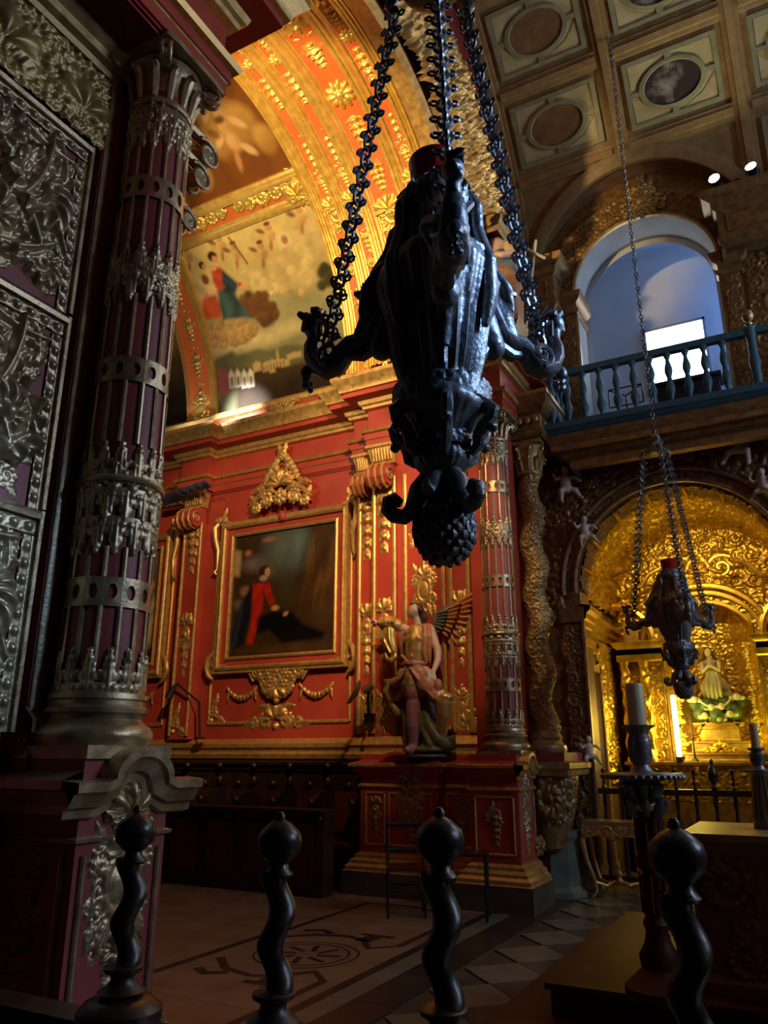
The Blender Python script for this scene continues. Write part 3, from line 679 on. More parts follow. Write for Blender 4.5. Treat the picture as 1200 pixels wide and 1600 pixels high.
for i, (x0, x1) in enumerate(zip(RIBX[:-1], RIBX[1:])):
    for j, (a0, a1) in enumerate(zip(ANG[:-1], ANG[1:])):
        if x0 > 2.2 or (j == 0 and x0 < .4): continue
        coffer(x0, x1, a0, a1, ['ceil_brown', 'ceil_marble'][(i) % 2] if j != 0 else 'ceil_marble')
# ================================================================== COLUMNS AND PEDESTALS
def cyl_relief(name, r, z0, h, fn, n=150, cut=None, rtop=None, amp=1.):
    w = 2 * PI * r
    def mp(S, T, H):
        a = S / r; rr = r + ((rtop or r) - r) * T / h + H * amp; return (rr * np.cos(a), rr * np.sin(a), z0 + T)
    return relief_mesh(name, w, h, fn, w / n, mp, cut)
def tile_s(S, w, k): p = w / k; return (S % p) - p / 2
def column_r(z): t = (z - 1.66) / 3.9; return .205 - .03 * t
NST = 14
def make_column(label, loc):
    t = thing('composite_column', label, 'column', loc, group='fluted columns of the chancel arch')
    # attic base
    MB().box(-.27, .27, -.27, .27, 1.58, 1.64).build('plinth', 'silver_gilt', t, False)
    MB().lathe([(.27, 1.64), (.285, 1.67), (.285, 1.70), (.265, 1.73), (.24, 1.74), (.225, 1.765), (.23, 1.785), (.252, 1.795), (.255, 1.815), (.235, 1.83), (.235, 1.85), (.245, 1.86), (.24, 1.885), (.21, 1.89)], 40).build('base_moulding', 'silver_gilt', t)
    MB().lathe([(column_r(z), z) for z in np.linspace(1.85, 5.62, 12)], 40).build('shaft', 'red_daylit', t)
    # gilt strips and pierced rings
    secs = [(2.03, 2.62, 2.385), (3.20, 4.12, 3.64), (4.40, 5.20, 4.87)]
    for z0, z1, zr in secs:
        for a, b in ((z0, zr - .07), (zr + .07, z1)):
            r0, r1 = column_r(a), column_r(b); me = None
            for k in range(NST):
                if me is None:
                    wd = .022; me = MB().grid([[(column_r(z) * math.cos(p / .2) + d * math.cos(p / .2), column_r(z) * math.sin(p / .2) + d * math.sin(p / .2), z) for p, d in ((-wd / 2, -.005), (-wd / 2, .012), (0, .017), (wd / 2, .012), (wd / 2, -.005))] for z in (a, b)]).mesh('gilt_strip', True, 30)
                link('gilt_strip', me, 'silver_gilt', t, (0, 0, 0), (0, 0, 2 * PI * k / NST))
        ring = MB(); rr = column_r(zr) + .006; pitch = 2 * PI / NST; E = np.linspace(0, 2 * PI, 17)[:-1]
        for k in range(NST):
            a0 = (k + .5) * pitch
            def pt(u, v, d): A = a0 + u * pitch / 2; return ((rr + d) * math.cos(A), (rr + d) * math.sin(A), zr + v * .075)
            rows = []
            for e in E:
                c, s = math.cos(e), math.sin(e); m = max(abs(c), abs(s)); 
                rows.append([pt(.5 * c, .5 * s, -.004), pt(.52 * c, .52 * s, .010), pt(c / m, s / m, .010)])
            ring.grid(rows, cu=True)
        ring.build('pierced_ring', 'silver_gilt', t, ang=30, fix=True)
    # leaf bands
    W = 2 * PI * .21
    def up_leaf(S, T):
        u = tile_s(S, W, NST); A = np.abs(u)
        return mx(h_leaf(u, T, 0, .02, PI / 2, .19, .034, 3), h_ball(u, T, 0, .17, .02), h_leaf(A, T, .008, .05, 1.0, .08, .018, 2), h_ball(A, T, .028, .03, .018), h_ball(u, T, 0, .205, .013), .012 * (T < .05))
    def dn_leaf(S, T):
        u = tile_s(S, W, NST); A = np.abs(u)
        return mx(h_leaf(u, T, 0, .19, -PI / 2, .19, .036, 3), h_ball(u, T, 0, .04, .019), h_ball(A, T, .026, .16, .02), h_leaf(A, T, .01, .17, -1.0, .09, .018, 2), h_ball(u, T, 0, .015, .012), .012 * (T > .16))
    def crown(S, T):
        u = tile_s(S, W, NST); A = np.abs(u)
        return mx(h_leaf(u, T, 0, .03, PI / 2, .2, .036, 3), h_ball(u, T, 0, .21, .021), h_ball(A, T, .036, .12, .02), h_leaf(A, T, .012, .1, 1.1, .1, .02, 2), h_ball(u, T, 0, .08, .03, .9), h_ball(A, T, .03, .04, .02))
    me_up = cyl_relief('leaf_band', .208, 0, .225, up_leaf, 170, .002); me_dn = cyl_relief('leaf_band', .206, 0, .2, dn_leaf, 170, .002); me_cr = cyl_relief('leaf_band', .206, 0, .24, crown, 170, .002)
    for me, z, sc in [(me_up, 1.88, 1.02), (me_up, 2.99, .97), (me_cr, 2.86, .99), (me_dn, 2.74, 1.0), (me_dn, 2.58, .99), (me_up, 4.26, .94), (me_dn, 4.07, .95), (me_cr, 4.17, .94), (me_dn, 5.28, .90), (me_dn, 5.16, .88), (me_cr, 5.32, .90)]:
        link('leaf_band', me, 'silver_gilt', t, (0, 0, z), (0, 0, z), (sc, sc, 1))
    MB().lathe([(.205, 2.965), (.232, 2.975), (.238, 2.99), (.232, 3.005), (.205, 3.015)], 40, cap=False).build('astragal', 'silver_gilt', t)
    MB().lathe([(.175, 5.50), (.198, 5.51), (.205, 5.53), (.198, 5.55), (.175, 5.56)], 40, cap=False).build('astragal', 'silver_gilt', t)
    # composite capital
    cap = link('capital', MB().lathe([(.172, 5.55), (.175, 5.68), (.20, 5.78), (.24, 5.82), (.24, 5.84)], 32).mesh('bell'), 'silver_gilt', t)
    fl = MB()
    for k in range(12):
        a = 2 * PI * k / 12; c, s = math.cos(a), math.sin(a)
        fl.tube([(c * r, s * r, z) for r, z in ((.18, 5.56), (.19, 5.64), (.205, 5.72), (.235, 5.77), (.265, 5.765), (.275, 5.74))], [.02, .03, .034, .03, .022, .012], 7, flat=.8)
    fl.build('acanthus_leaf', 'silver_gilt', cap)
    for k in range(4):
        a = PI / 4 + k * PI / 2; c, s = math.cos(a), math.sin(a); v = MB()
        sp = [(.30 + .075 * (1 - t / 17) * math.cos(-t * .62 + 2.2), 5.80 + .075 * (1 - t / 17) * math.sin(-t * .62 + 2.2)) for t in range(16)]
        for off in (-.025, .025): v.tube([(c * r - s * off, s * r + c * off, z) for r, z in [(.2, 5.86), (.24, 5.875)] + sp], .013, 6)
        v.tube([(c * .30 - s * o, s * .30 + c * o, 5.80) for o in (-.04, .04)], .03, 8)
        v.tube([(c * r, s * r, z) for r, z in [(.20, 5.86), (.25, 5.88), (.3, 5.872), (.345, 5.85)]], [.03, .03, .028, .02], 6)
        v.build('volute', 'silver_gilt', cap)
    ab = MB(); pts = []
    for k in range(4):
        a = PI / 4 + k * PI / 2
        for d in np.linspace(-.5, .5, 7): 
            u = d * 2; rr = .285 + .10 * u * u; A = a - PI / 4 + d * PI / 2 * .98; pts.append((rr * math.cos(A), rr * math.sin(A)))
    ab.prism(pts, 5.86, 5.90, 'z').build('abacus', 'silver_gilt', cap, False, fix=True)
    return t
col_near = make_column('large red and gilt fluted column in the left foreground', (-3.17, 2.86, 0))
col_far = dup(col_near, (-3.17, 9.02, 0), 0, 'smaller red and gilt fluted column beside the angel statue')

def hump_cornice(y0, y1, x, z, hw=.16, hh=.13):
    """cornice running along Y on a +X face, rising over a round hump"""
    ym = (y0 + y1) / 2; path = [(y0, z)]
    path += [(ym - hw - .05, z), (ym - hw, z + .02)] + [(ym - hw * math.cos(a), z + .02 + hh * math.sin(a)) for a in np.linspace(.25, PI - .25, 11)] + [(ym + hw, z + .02), (ym + hw + .05, z), (y1, z)]
    P = [Vector(p) for p in path]; prof = [(0, -.14), (.03, -.13), (.035, -.09), (.06, -.085), (.09, -.03), (.115, -.02), (.115, .02), (.0, .03)]; rows = []
    for i in range(len(P)):
        d = (P[min(i + 1, len(P) - 1)] - P[max(i - 1, 0)]).normalized(); n = Vector((-d.y, d.x))
        rows.append([(x + o, P[i].x + n.x * h, P[i].y + n.y * h) for o, h in prof])
    return MB().grid(rows)
CORN = [(0, 1.33), (.03, 1.34), (.035, 1.38), (.06, 1.385), (.09, 1.44), (.115, 1.45), (.115, 1.49), (.0, 1.53)]
BASE = [(.16, .26), (.14, .27), (.14, .31), (.10, .34), (.10, .37), (.05, .40), (.05, .43), (.0, .46)]
# ---- near column pedestal
pn = thing('column_pedestal', 'red pedestal with gilt shell cartouche under the large left column', 'pedestal', (0, 0, 0), group='pedestals of the chancel arch')
MB().box(-3.5, -2.92, 2.60, 3.15, .0, 1.6).build('body', 'red_daylit', pn, False)
MB().box(-3.5, -2.76, 2.44, 3.31, 0, .26).build('plinth', 'stone_grey', pn, False)
ppath = [(-3.5, 2.60), (-2.92, 2.60), (-2.92, 3.15), (-3.5, 3.15)]
MB().mould(ppath, BASE).build('base_moulding', 'silver_gilt', pn, ang=30)
MB().mould([(-3.5, 2.60), (-2.92, 2.60)], CORN).build('cornice', 'silver_gilt', pn, ang=30)
MB().mould([(-2.92, 3.15), (-3.5, 3.15)], CORN).build('cornice', 'silver_gilt', pn, ang=30)
hump_cornice(2.48, 3.28, -2.92, 1.46, .17, .13).build('humped_cornice', 'silver_gilt', pn, ang=30)
MB().mould([(-3.5, 2.60), (-2.92, 2.60), (-2.92, 3.15), (-3.5, 3.15)], [(0, 1.22), (.02, 1.225), (.025, 1.24), (0, 1.25)]).build('necking', 'silver_gilt', pn, ang=30)
for y in (2.645, 3.105): vstrip(pn, -2.92, y, .48, 1.17, .028, .018, 'silver_gilt', '+x')
for x in (-2.99, -3.42): vstrip(pn, x, 2.60, .48, 1.17, .028, .018, 'silver_gilt', '-y')
orn('cartouche', 'silver_gilt', pn, (-2.92, 2.875, .72), '+x', (.62, .62), depth=1.2); orn('shell', 'silver_gilt', pn, (-2.92, 2.875, 1.27), '+x', (.55, .55), depth=1.6)
orn('leaf_spray', 'silver_gilt', pn, (-2.92, 2.75, .70), '+x', (.4, .5)); orn('husk_drop', 'silver_gilt', pn, (-2.92, 2.875, .5), '+x', (.5, .3))
orn('leaf_spray', 'gold_brown', pn, (-3.2, 2.60, .62), '-y', (.75, .6)); orn('husk_drop', 'gold_brown', pn, (-3.2, 2.6, .5), '-y', (.7, .5))
# ---- far pedestal range under angel and column
pf = thing('column_pedestal', 'long stepped red pedestal with gilt panels under the angel and far column', 'pedestal', (0, 0, 0), group='pedestals of the chancel arch')
fpath = [(-5.08, 9.24), (-5.08, 8.93), (-4.02, 8.93), (-4.02, 9.08), (-3.5, 9.08), (-3.5, 8.66), (-2.93, 8.66), (-2.93, 9.26)]
MB().box(-5.08, -4.02, 8.93, 9.24, 0, 1.6).box(-4.02, -3.5, 9.08, 9.24, 0, 1.58).box(-3.5, -2.93, 8.66, 9.24, 0, 1.6).build('body', 'red', pf, False)
MB().mould(fpath, [(.17, 0), (.17, .26), (0, .27)]).build('plinth', 'stone_grey', pf, False)
MB().mould(fpath, BASE).build('base_moulding', 'gold', pf, ang=30)
MB().mould(fpath[:7], CORN).build('cornice', 'red', pf, ang=30)
MB().mould(fpath, [(0, 1.2), (.02, 1.205), (.03, 1.22), (.01, 1.25), (0, 1.25)]).build('necking', 'gold', pf, ang=30)
MB().mould(fpath[:7], [(.112, 1.448), (.122, 1.455), (.122, 1.485), (.112, 1.492)]).build('cornice_fillet', 'gold', pf, ang=30)
hump_cornice(8.55, 9.24, -2.93, 1.46, .15, .12).build('humped_cornice', 'gold', pf, ang=30)
hc = hump_cornice(-4.95, -4.15, 0, 1.46, .20, .13); hc.xf(Matrix(((0, 1, 0, 0), (-1, 0, 0, 8.93), (0, 0, 1, 0), (0, 0, 0, 1)))).build('humped_cornice', 'red', pf, ang=30)
def framed(par, x0, x1, y, z0, z1, m='gold'):
    for x in (x0, x1): vstrip(par, x, y, z0, z1, .024, .016, m, nm='panel_bead')
    for z in (z0, z1): hstrip(par, x0, x1, y, z, .024, .016, m, nm='panel_bead')
framed(pf, -5.0, -4.74, 8.93, .55, 1.14); framed(pf, -4.68, -4.1, 8.93, .55, 1.14); framed(pf, -3.97, -3.58, 9.08, .55, 1.14); framed(pf, -3.44, -2.99, 8.66, .55, 1.14)
orn('leaf_spray', 'gold_dull', pf, (-4.87, 8.93, .62), scl=(.55, .52)); orn('cartouche', 'gold_dull', pf, (-4.39, 8.93, .72), scl=(.62, .6)); orn('shell', 'gold_dull', pf, (-4.39, 8.93, 1.22), scl=(.62, .6), depth=1.4); orn('husk_drop', 'gold_dull', pf, (-4.39, 8.93, .52), scl=(.5, .35))
orn('cartouche', 'gold_dull', pf, (-3.78, 9.08, .78), scl=(.4, .38)); orn('husk_drop', 'gold_dull', pf, (-3.78, 9.08, .58), scl=(.6, .3)); orn('corner_scroll', 'gold_dull', pf, (-3.22, 8.66, .85), scl=(.5, .36)); orn('husk_drop', 'gold_dull', pf, (-3.2, 8.66, .62), scl=(.5, .4))
orn('cartouche', 'silver_gilt', pf, (-2.93, 8.95, .8), '+x', (.5, .6)); orn('husk_drop', 'silver_gilt', pf, (-2.93, 8.95, .5), '+x', (.6, .5)); orn('leaf_spray', 'silver_gilt', pf, (-4.02, 9.0, .7), '+x', (.4, .5))
for y in (8.70, 9.2): vstrip(pf, -2.93, y, .5, 1.17, .024, .016, 'silver_gilt', '+x')

# ================================================================== TWISTED COLUMN on its carved bracket
tw = thing('twisted_column', 'twisted gilt column wrapped in vines behind the far fluted column', 'column', (-2.87, 9.62, 0))
def tw_fn(S, T): return 1.5 * fill_carving(S, T, 2 * PI * .15, 3.35, 5, .075, .68, .8, .9)
def tw_map(S, T, H):
    a = S / .15; ph = T * 2 * PI / .68; r = .125 + .014 * np.sin(ph) - .008 * T / 3.3 + H
    return (.036 * np.cos(ph) + r * np.cos(a), .036 * np.sin(ph) + r * np.sin(a), 1.86 + T)
link('twisted_shaft', relief_mesh('twisted_shaft', 2 * PI * .15, 3.35, tw_fn, .0125, tw_map), 'gold_dull', tw)
MB().lathe([(.25, 1.62), (.26, 1.66), (.25, 1.70), (.22, 1.72), (.2, 1.76), (.21, 1.80), (.19, 1.84), (.15, 1.88)], 28).build('base_moulding', 'silver_gilt', tw)
MB().lathe([(.15, 5.18), (.18, 5.2), (.18, 5.23), (.15, 5.25), (.16, 5.4), (.22, 5.56), (.24, 5.6)], 28).build('bell', 'gold_dull', tw)
lf = MB()
for tier, (zz, n, R0) in enumerate([(5.25, 10, .15), (5.38, 8, .17)]):
    for k in range(n):
        a = 2 * PI * (k + tier * .5) / n; c, s = math.cos(a), math.sin(a)
        lf.tube([(c * (R0 + d), s * (R0 + d), zz + h) for d, h in ((.0, 0), (.015, .07), (.03, .14), (.065, .18), (.085, .165), (.085, .14))], [.02, .03, .03, .025, .016, .008], 6)
lf.build('acanthus_leaf', 'gold_dull', tw)
MB().box(-.24, .24, -.24, .24, 5.6, 5.66).build('abacus', 'gold_dull', tw, False)
# entablature block over it
MB().mould([(-.27, .5), (-.27, -.27), (.27, -.27), (.27, .5)], [(0, 5.66), (.03, 5.7), (.03, 5.78), (0, 5.8), (0, 6.0), (.05, 6.02), (.12, 6.1), (.14, 6.2), (.0, 6.22)]).build('entablature_block', 'gold_brown', tw, ang=30)
MB().mould([(-.27, .5), (-.27, -.27), (.27, -.27), (.27, .5)][::-1][::-1], [(.14, 6.2), (.16, 6.21), (.16, 6.27), (0, 6.3)]).build('block_fillet', 'gold_dull', tw, ang=30)
for k in range(5): link('egg', MB().ball((-.22 + .11 * k, -.31, 5.90), (.04, .03, .055)).mesh('egg'), 'gold_dull', tw)
# plinth and bracket below
MB().box(-.28, .3, -.28, .7, 1.5, 1.62).build('plinth', 'red_daylit', tw, False)
MB().mould([(-.3, .6), (-.3, -.3), (.3, -.3), (.3, .7)], [(0, 1.34), (.04, 1.36), (.05, 1.42), (.08, 1.44), (.08, 1.5), (0, 1.52)]).build('plinth_moulding', 'silver_gilt', tw, ang=30)
def br_fn(S, T): return mx(h_scroll(S, T, .28, .36, .26, 1, .5), h_scroll(S, T, .62, .42, .2, -1, 2), fill_carving(S, T, 1.3, .62, 8, .12, .8)) * np.clip(np.minimum(T, .62 - T) / .04, .2, 1)
def br_map(S, T, H):
    a = (S / 1.3) * PI * .95 - PI * .6; R = .20 + .13 * (T / .62) ** .8 + H * .8; return (R * np.cos(a), .05 + R * np.sin(a) * 1.1, .74 + T)
link('carved_bracket', relief_mesh('carved_bracket', 1.3, .62, br_fn, .013, br_map), 'gold_brown', tw)
MB().lathe([(.05, .5), (.16, .55), (.2, .7), (.24, .8)], 24).build('bracket_core', 'gold_brown', tw)
# marble stump below
st = MB().lathe([(.34, 0), (.34, .06), (.29, .08), (.27, .12), (.27, .60), (.29, .63), (.31, .66), (.31, .72), (.2, .74)], 8, (0, 0, 0)).build('marble_pier_base', 'stone_green', None, False); st.location = (-2.90, 9.90, 0)
tag(st, 'faceted green marble pier base standing on the floor below the twisted column', 'pier base')
orn('shell', 'gold_brown', wn, (-2.92, 9.32, .48), '+x', (.6, .6), name='gilt_scroll_foot')

# ================================================================== CARVED PANELS of the near wall (left edge)
def egg_border(par, pts_fn, L, m='silver_gilt', w=.075, nm='egg_border', pitch=.085):
    def fn(S, T):
        u = (S % pitch) - pitch / 2; t = T - w / 2; return mx(.75 * h_leaf(u, t, -.045, -.02, .45, .1, .022, 2), h_ball(u, t, .012, .004, .026), .012 * (np.abs(t) > w * .42), .004 + 0 * S)
    link(nm, relief_mesh(nm, L, w, fn, .0075, pts_fn), m, par)
XP = -3.37; YR = 2.52; YL = 1.56
def panel_y(S): return YL + S
scr = thing('carved_wall_screen', 'dark carved acanthus wall screen along the left picture edge', 'carved screen', (0, 0, 0))
for i, (z0, z1, lab) in enumerate([(1.70, 2.75, 'lowest dark carved acanthus panel at the left picture edge'), (2.81, 3.90, 'middle dark carved acanthus panel left of the large column'), (3.97, 5.08, 'upper dark carved acanthus panel left of the large column capital')]):
    cp = MB().box(XP - .075, XP - .002, YL, YR, z0, z1).build('acanthus_panel', 'red_daylit', scr, False)
    W_, H_ = YR - .09 - YL, z1 - z0 - .1
    def pf_(S, T, i=i, W_=W_, H_=H_):
        c = [(.68, .62, .25, 1, .3), (.40, .30, .24, -1, 1.5), (.36, .86, .18, -1, 3), (.76, .2, .14, 1, 0), (.1, .6, .2, 1, 2)] if i != 1 else [(.66, .42, .26, -1, 2.3), (.42, .80, .24, 1, .5), (.76, .86, .13, 1, 1), (.3, .25, .22, 1, 2)]
        h = mx(*[h_scroll(S, T, x * W_ / .87, y, R, d, p, nv=11) for x, y, R, d, p in c])
        lv = [(.55, .5, 1.0, .5, .10), (.6, .85, -2.2, .4, .09), (.7, .25, 1.9, .45, .09), (.45, .15, .2, .4, .08), (.8, .75, 1.5, .3, .06), (.35, .6, 2.2, .4, .08), (.82, .45, -1.3, .3, .06), (.2, .1, 1.0, .4, .08), (.5, .95, -.4, .35, .07)]
        return 1.15 * mx(h, *[h_leaf(S, T, x * W_ / .87, y, a, L, w * 1.25, 6, .35) for x, y, a, L, w in lv], fill_carving(S, T, W_, H_, 40 + i, .07, 1.5, .5) * .6)
    link('acanthus_relief', relief_mesh('acanthus_relief', W_, H_, pf_, .0085, lambda S, T, H, z0=z0: (XP - .001 + H, YL + S, z0 + .01 + T), cut=.004), 'silver_gilt', cp)
    egg_border(cp, lambda S, T, H, z0=z0: (XP + H, YR - .008 - T, z0 + S), z1 - z0 - .085)
    egg_border(cp, lambda S, T, H, z1=z1: (XP + H, YL + S, z1 - .08 + T), YR - YL)
    MB().mould([(XP, YL), (XP, YR)], [(0, z1), (.03, z1 + .005), (.035, z1 + .03), (.02, z1 + .05), (0, z1 + .06)]).build('rail_moulding', 'silver_gilt', cp, ang=30)
    MB().box(XP - .02, XP + .03, YR - .006, YR + .014, z0, z1 + .05).build('edge_moulding', 'silver_gilt', cp, False)
cf = MB().box(XP - .075, XP + .005, 1.4, 2.64, 5.15, 5.74).build('shell_frieze', 'red_dark', scr, False)
def frz(S, T): return mx(fill_carving(S, T, 1.25, .52, 77, .12, .72, 1.0, .5), h_shell(S, T, .45, .15, .26), h_shell(S, T, 1.0, .15, .22)) * 1.15
link('shell_relief', relief_mesh('shell_relief', 1.25, .52, frz, .0095, lambda S, T, H: (XP + .01 + H, 1.4 + S, 5.15 + T)), 'gold_dull', cf)
MB().mould([(XP, 1.4), (XP, 2.66)], [(0, 5.68), (.04, 5.69), (.05, 5.73), (.09, 5.75), (.10, 5.80), (.14, 5.83), (.14, 5.87), (0, 5.88)]).build('frieze_moulding', 'gold_dull', cf, ang=30)

# ================================================================== GALLERY, BALCONY
bal = thing('balcony', 'blue-green balustraded balcony projecting below the bright arched gallery window', 'balcony', (0, 0, 0))
bp = [(-2.55, 10.4), (-2.55, 9.6), (3.2, 9.6)]
MB().box(-2.55, 3.2, 9.6, 10.4, 5.5, 5.86).build('slab', 'gold_brown', bal, False)
MB().mould(bp, [(.0, 5.72), (.05, 5.75), (.07, 5.78), (.09, 5.79), (.10, 5.84), (.10, 5.87), (.0, 5.88)]).build('edge_moulding', 'teal', bal, ang=30)
MB().mould(bp, [(-.28, 5.28), (-.2, 5.3), (-.2, 5.40), (-.12, 5.44), (-.1, 5.5), (-.02, 5.54), (0.02, 5.60), (.04, 5.70), (.0, 5.73)]).build('under_moulding', 'gold_brown', bal, ang=30)
MB().mould([(-2.50, 10.4), (-2.50, 9.66), (3.2, 9.66)], [(-.05, 6.60), (-.05, 6.64), (-.04, 6.69), (.04, 6.69), (.05, 6.64), (.05, 6.60), (-.05, 6.60)]).build('handrail', 'teal', bal, ang=30)
bprof = [(.045, 0), (.045, .03), (.028, .04), (.022, .07), (.034, .11), (.058, .19), (.06, .23), (.04, .30), (.028, .335), (.034, .345), (.034, .36), (.026, .37), (.04, .42), (.052, .47), (.048, .52), (.028, .60), (.022, .64), (.034, .66), (.034, .68), (.045, .69), (.045, .725)]
bme = MB().lathe(bprof, 16).mesh('baluster')
xsb = [-2.50 + .222 * k for k in range(25)]
for k, x in enumerate(xsb):
    if abs(x - .06) < .12: continue
    link('baluster', bme, 'teal', bal, (x, 9.66, 5.875))
for y in (9.9, 10.15): link('baluster', bme, 'teal', bal, (-2.5, y, 5.875))
nw = MB().lathe([(.075, 0), (.075, .05), (.055, .07), (.055, .25), (.07, .35), (.055, .45), (.05, .68), (.07, .72), (.07, .82), (.03, .84), (.03, .87)], 16).build('newel_post', 'teal', bal); nw.location = (.06, 9.66, 5.875)
nb = MB().lathe([(.04, 0), (.045, .02), (.02, .05), (.055, .08), (.07, .13), (.055, .19), (0, .21)], 16).build('brass_ball', 'gold_dull', bal); nb.location = (.06, 9.66, 6.74)
# carved gilt surround of the gallery opening
sur = thing('gallery_surround', 'dark gilt carved arch surround with crest framing the gallery opening', 'carved surround', (0, 0, 0))
def ga_fn(S, T): return mx(fill_carving(S, T, 4.0, .42, 21, .10, .72, .9, .5), .03 * (T < .035), .03 * (T > .385))
link('carved_archivolt', relief_mesh('carved_archivolt', 4.0, .42, ga_fn, .016, lambda S, T, H: (XC + (1.02 + T) * np.cos(PI - S / 4.0 * PI), 10.38 - H * 1.4, 8.3 + (1.02 + T) * np.sin(PI - S / 4.0 * PI))), 'gold_brown', sur)
MB().archx(XC, 8.3, [(1.0, 10.4), (1.0, 10.34), (1.035, 10.33), (1.05, 10.38)]).build('inner_bead', 'gold_dull', sur, fix=True)
orn('crest', 'gold_dull', sur, (XC + .12, 10.30, 9.30), scl=(.55, .62), depth=1.8); orn('cartouche', 'gold_dull', sur, (XC + .1, 10.28, 9.2), scl=(.7, .7), depth=1.6)
for sx, nm in ((-1, 'l'), (1, 'r')):
    x0 = XC + sx * 1.14
    MB().box(x0 - .13, x0 + .13, 10.30, 10.42, 5.75, 7.95).build('pilaster', 'gold_brown', sur, False)
    link('pilaster_relief', relief_mesh('pilaster_relief', .2, 2.0, lambda S, T: fill_carving(S, T, .2, 2.0, 31, .075, .75, .7), .011, lambda S, T, H, x0=x0: (x0 - .1 + S, 10.30 - H, 5.9 + T)), 'gold_brown', sur)
    MB().mould([(x0 - .15, 10.42), (x0 - .15, 10.28), (x0 + .15, 10.28), (x0 + .15, 10.9)], [(0, 7.92), (.03, 7.94), (.03, 8.0), (.0, 8.02), (.0, 8.1), (.06, 8.14), (.09, 8.2), (.10, 8.26), (0, 8.28)]).build('impost', 'gold_brown', sur, ang=30)
    MB().box(x0 + sx * -.14 - .012, x0 + sx * -.14 + .012, 10.33, 10.41, 5.8, 7.92).build('edge_bead', 'silver_gilt', sur, False)
# dark carved wall fields beside the opening
def wall_relief(nm, x0, x1, z0, z1, seed, size, m, par, y=10.39, res=.016, mask=None, amp=1.):
    def fn(S, T):
        h = fill_carving(S, T, x1 - x0, z1 - z0, seed, size, .74, .8, .4) * amp
        return h if mask is None else np.where(mask(S + x0, T + z0), h, -.02)
    return link(nm, relief_mesh(nm, x1 - x0, z1 - z0, fn, res, lambda S, T, H: (x0 + S, y - H, z0 + T), cut=-.015 if mask else None), m, par)
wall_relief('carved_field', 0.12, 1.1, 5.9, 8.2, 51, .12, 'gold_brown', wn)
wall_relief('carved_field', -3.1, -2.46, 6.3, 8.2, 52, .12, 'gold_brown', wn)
# entablature blocks at the lunette springing
def wall_block(nm, x0, x1, z0, z1, lab):
    t = thing(nm, lab, 'entablature block', (0, 0, 0))
    p = [(x0, 10.4), (x0, 9.95), (x1, 9.95), (x1, 10.4)]
    MB().box(x0, x1, 9.95, 10.4, z0, z1 - .1).build('block', 'gold_brown', t, False)
    MB().mould(p, [(0, z0 - .1), (-.05, z0 - .08), (.0, z0), (.03, z0 + .02), (.03, z0 + .08), (0, z0 + .1)]).build('lower_moulding', 'gold_brown', t, ang=30)
    MB().mould(p, [(0, z1 - .28), (.04, z1 - .26), (.06, z1 - .16), (.16, z1 - .12), (.18, z1 - .02), (.0, z1)]).build('cornice', 'gold_brown', t, ang=30)
    framed(t, x0 + .12, x1 - .12, 9.95, z0 + .15, z1 - .36, 'gold_brown'); return t
wall_block('cornice_block', -3.05, -2.42, 7.95, 8.75, 'dark cornice block in the corner beside the small wooden cross')
wall_block('cornice_block', -.12, 2.0, 8.22, 9.0, 'dark cornice block under the two bright spotlights')
# gallery furniture
gb = MB().box(-1.34, -.44, 11.55, 11.95, 5.745, 7.05).box(-1.38, -.40, 11.5, 11.97, 7.05, 7.1).build('dark_cabinet', 'black', None, False)
tag(gb, 'dark cabinet under the bright gallery window', 'cabinet')
ms = thing('music_stand', 'small black wire stand behind the balcony balusters', 'stand', (-1.75, 11.2, 5.745))
MB().tube([(0, 0, 0), (0, 0, .95)], .012, 6).build('pole', 'iron', ms)
d_ = MB()
for a, b in [((-.25, 0, .95), (.25, 0, .95)), ((-.25, 0, 1.25), (.25, 0, 1.25)), ((-.25, 0, .95), (-.25, 0, 1.25)), ((.25, 0, .95), (.25, 0, 1.25)), ((-.25, 0, 1.25), (0, 0, 1.1)), ((.25, 0, 1.25), (0, 0, 1.1)), ((0, 0, .9), (0, 0, 1.1))]: d_.tube([a, b], .012, 5)
d_.build('desk', 'iron', ms)
MB().tube([(-.2, 0, .015), (.2, 0, .015)], .012, 5).tube([(0, -.2, .015), (0, .2, .015)], .012, 5).build('foot', 'iron', ms)
# spotlights standing on the cornice block
def spotlight(loc, to, lab, power, lit=True):
    t = thing('spotlight', lab, 'spotlight', loc, group='spotlights on the nave cornice')
    d = (Vector(to) - Vector(loc)).normalized(); c = Vector((0, 0, .13)); A = np.array(c - d * .08); B = np.array(c + d * .07)
    MB().tube([A, A * .6 + B * .4, B], [.035, .06, .075], 14).build('housing', 'iron', t)
    MB().tube([B, B + np.array(d) * .006], [.07, .07], 14).build('lens', 'lamp_glow' if lit else 'black', t)
    MB().tube([(-.08, 0, .13), (-.08, 0, .02), (.08, 0, .02), (.08, 0, .13)], .008, 5).build('bracket', 'iron', t)
    MB().lathe([(.05, 0), (.05, .02), (0, .02)], 12).build('foot', 'iron', t)
    if lit:
        o = spot('spot_beam', tuple(Vector(loc) + c + d * .1), to, power, (1, .86, .52), 168, .5, .05); o.parent = t; o.location = c + d * .1; o.rotation_euler = d.to_track_quat('-Z', 'Y').to_euler()
    return t
spotlight((-.06, 9.86, 9.0), (-.7, 6.5, 9.5), 'left bright spotlight on the dark cornice block', 66)
spotlight((.40, 9.86, 9.0), (-.3, 6.5, 10.2), 'right bright spotlight beside the ceiling beam', 88)
spotlight((.2, 10.05, 9.0), (0.2, 12, 10.5), 'unlit dark spotlight head between the two bright ones', 0, False)
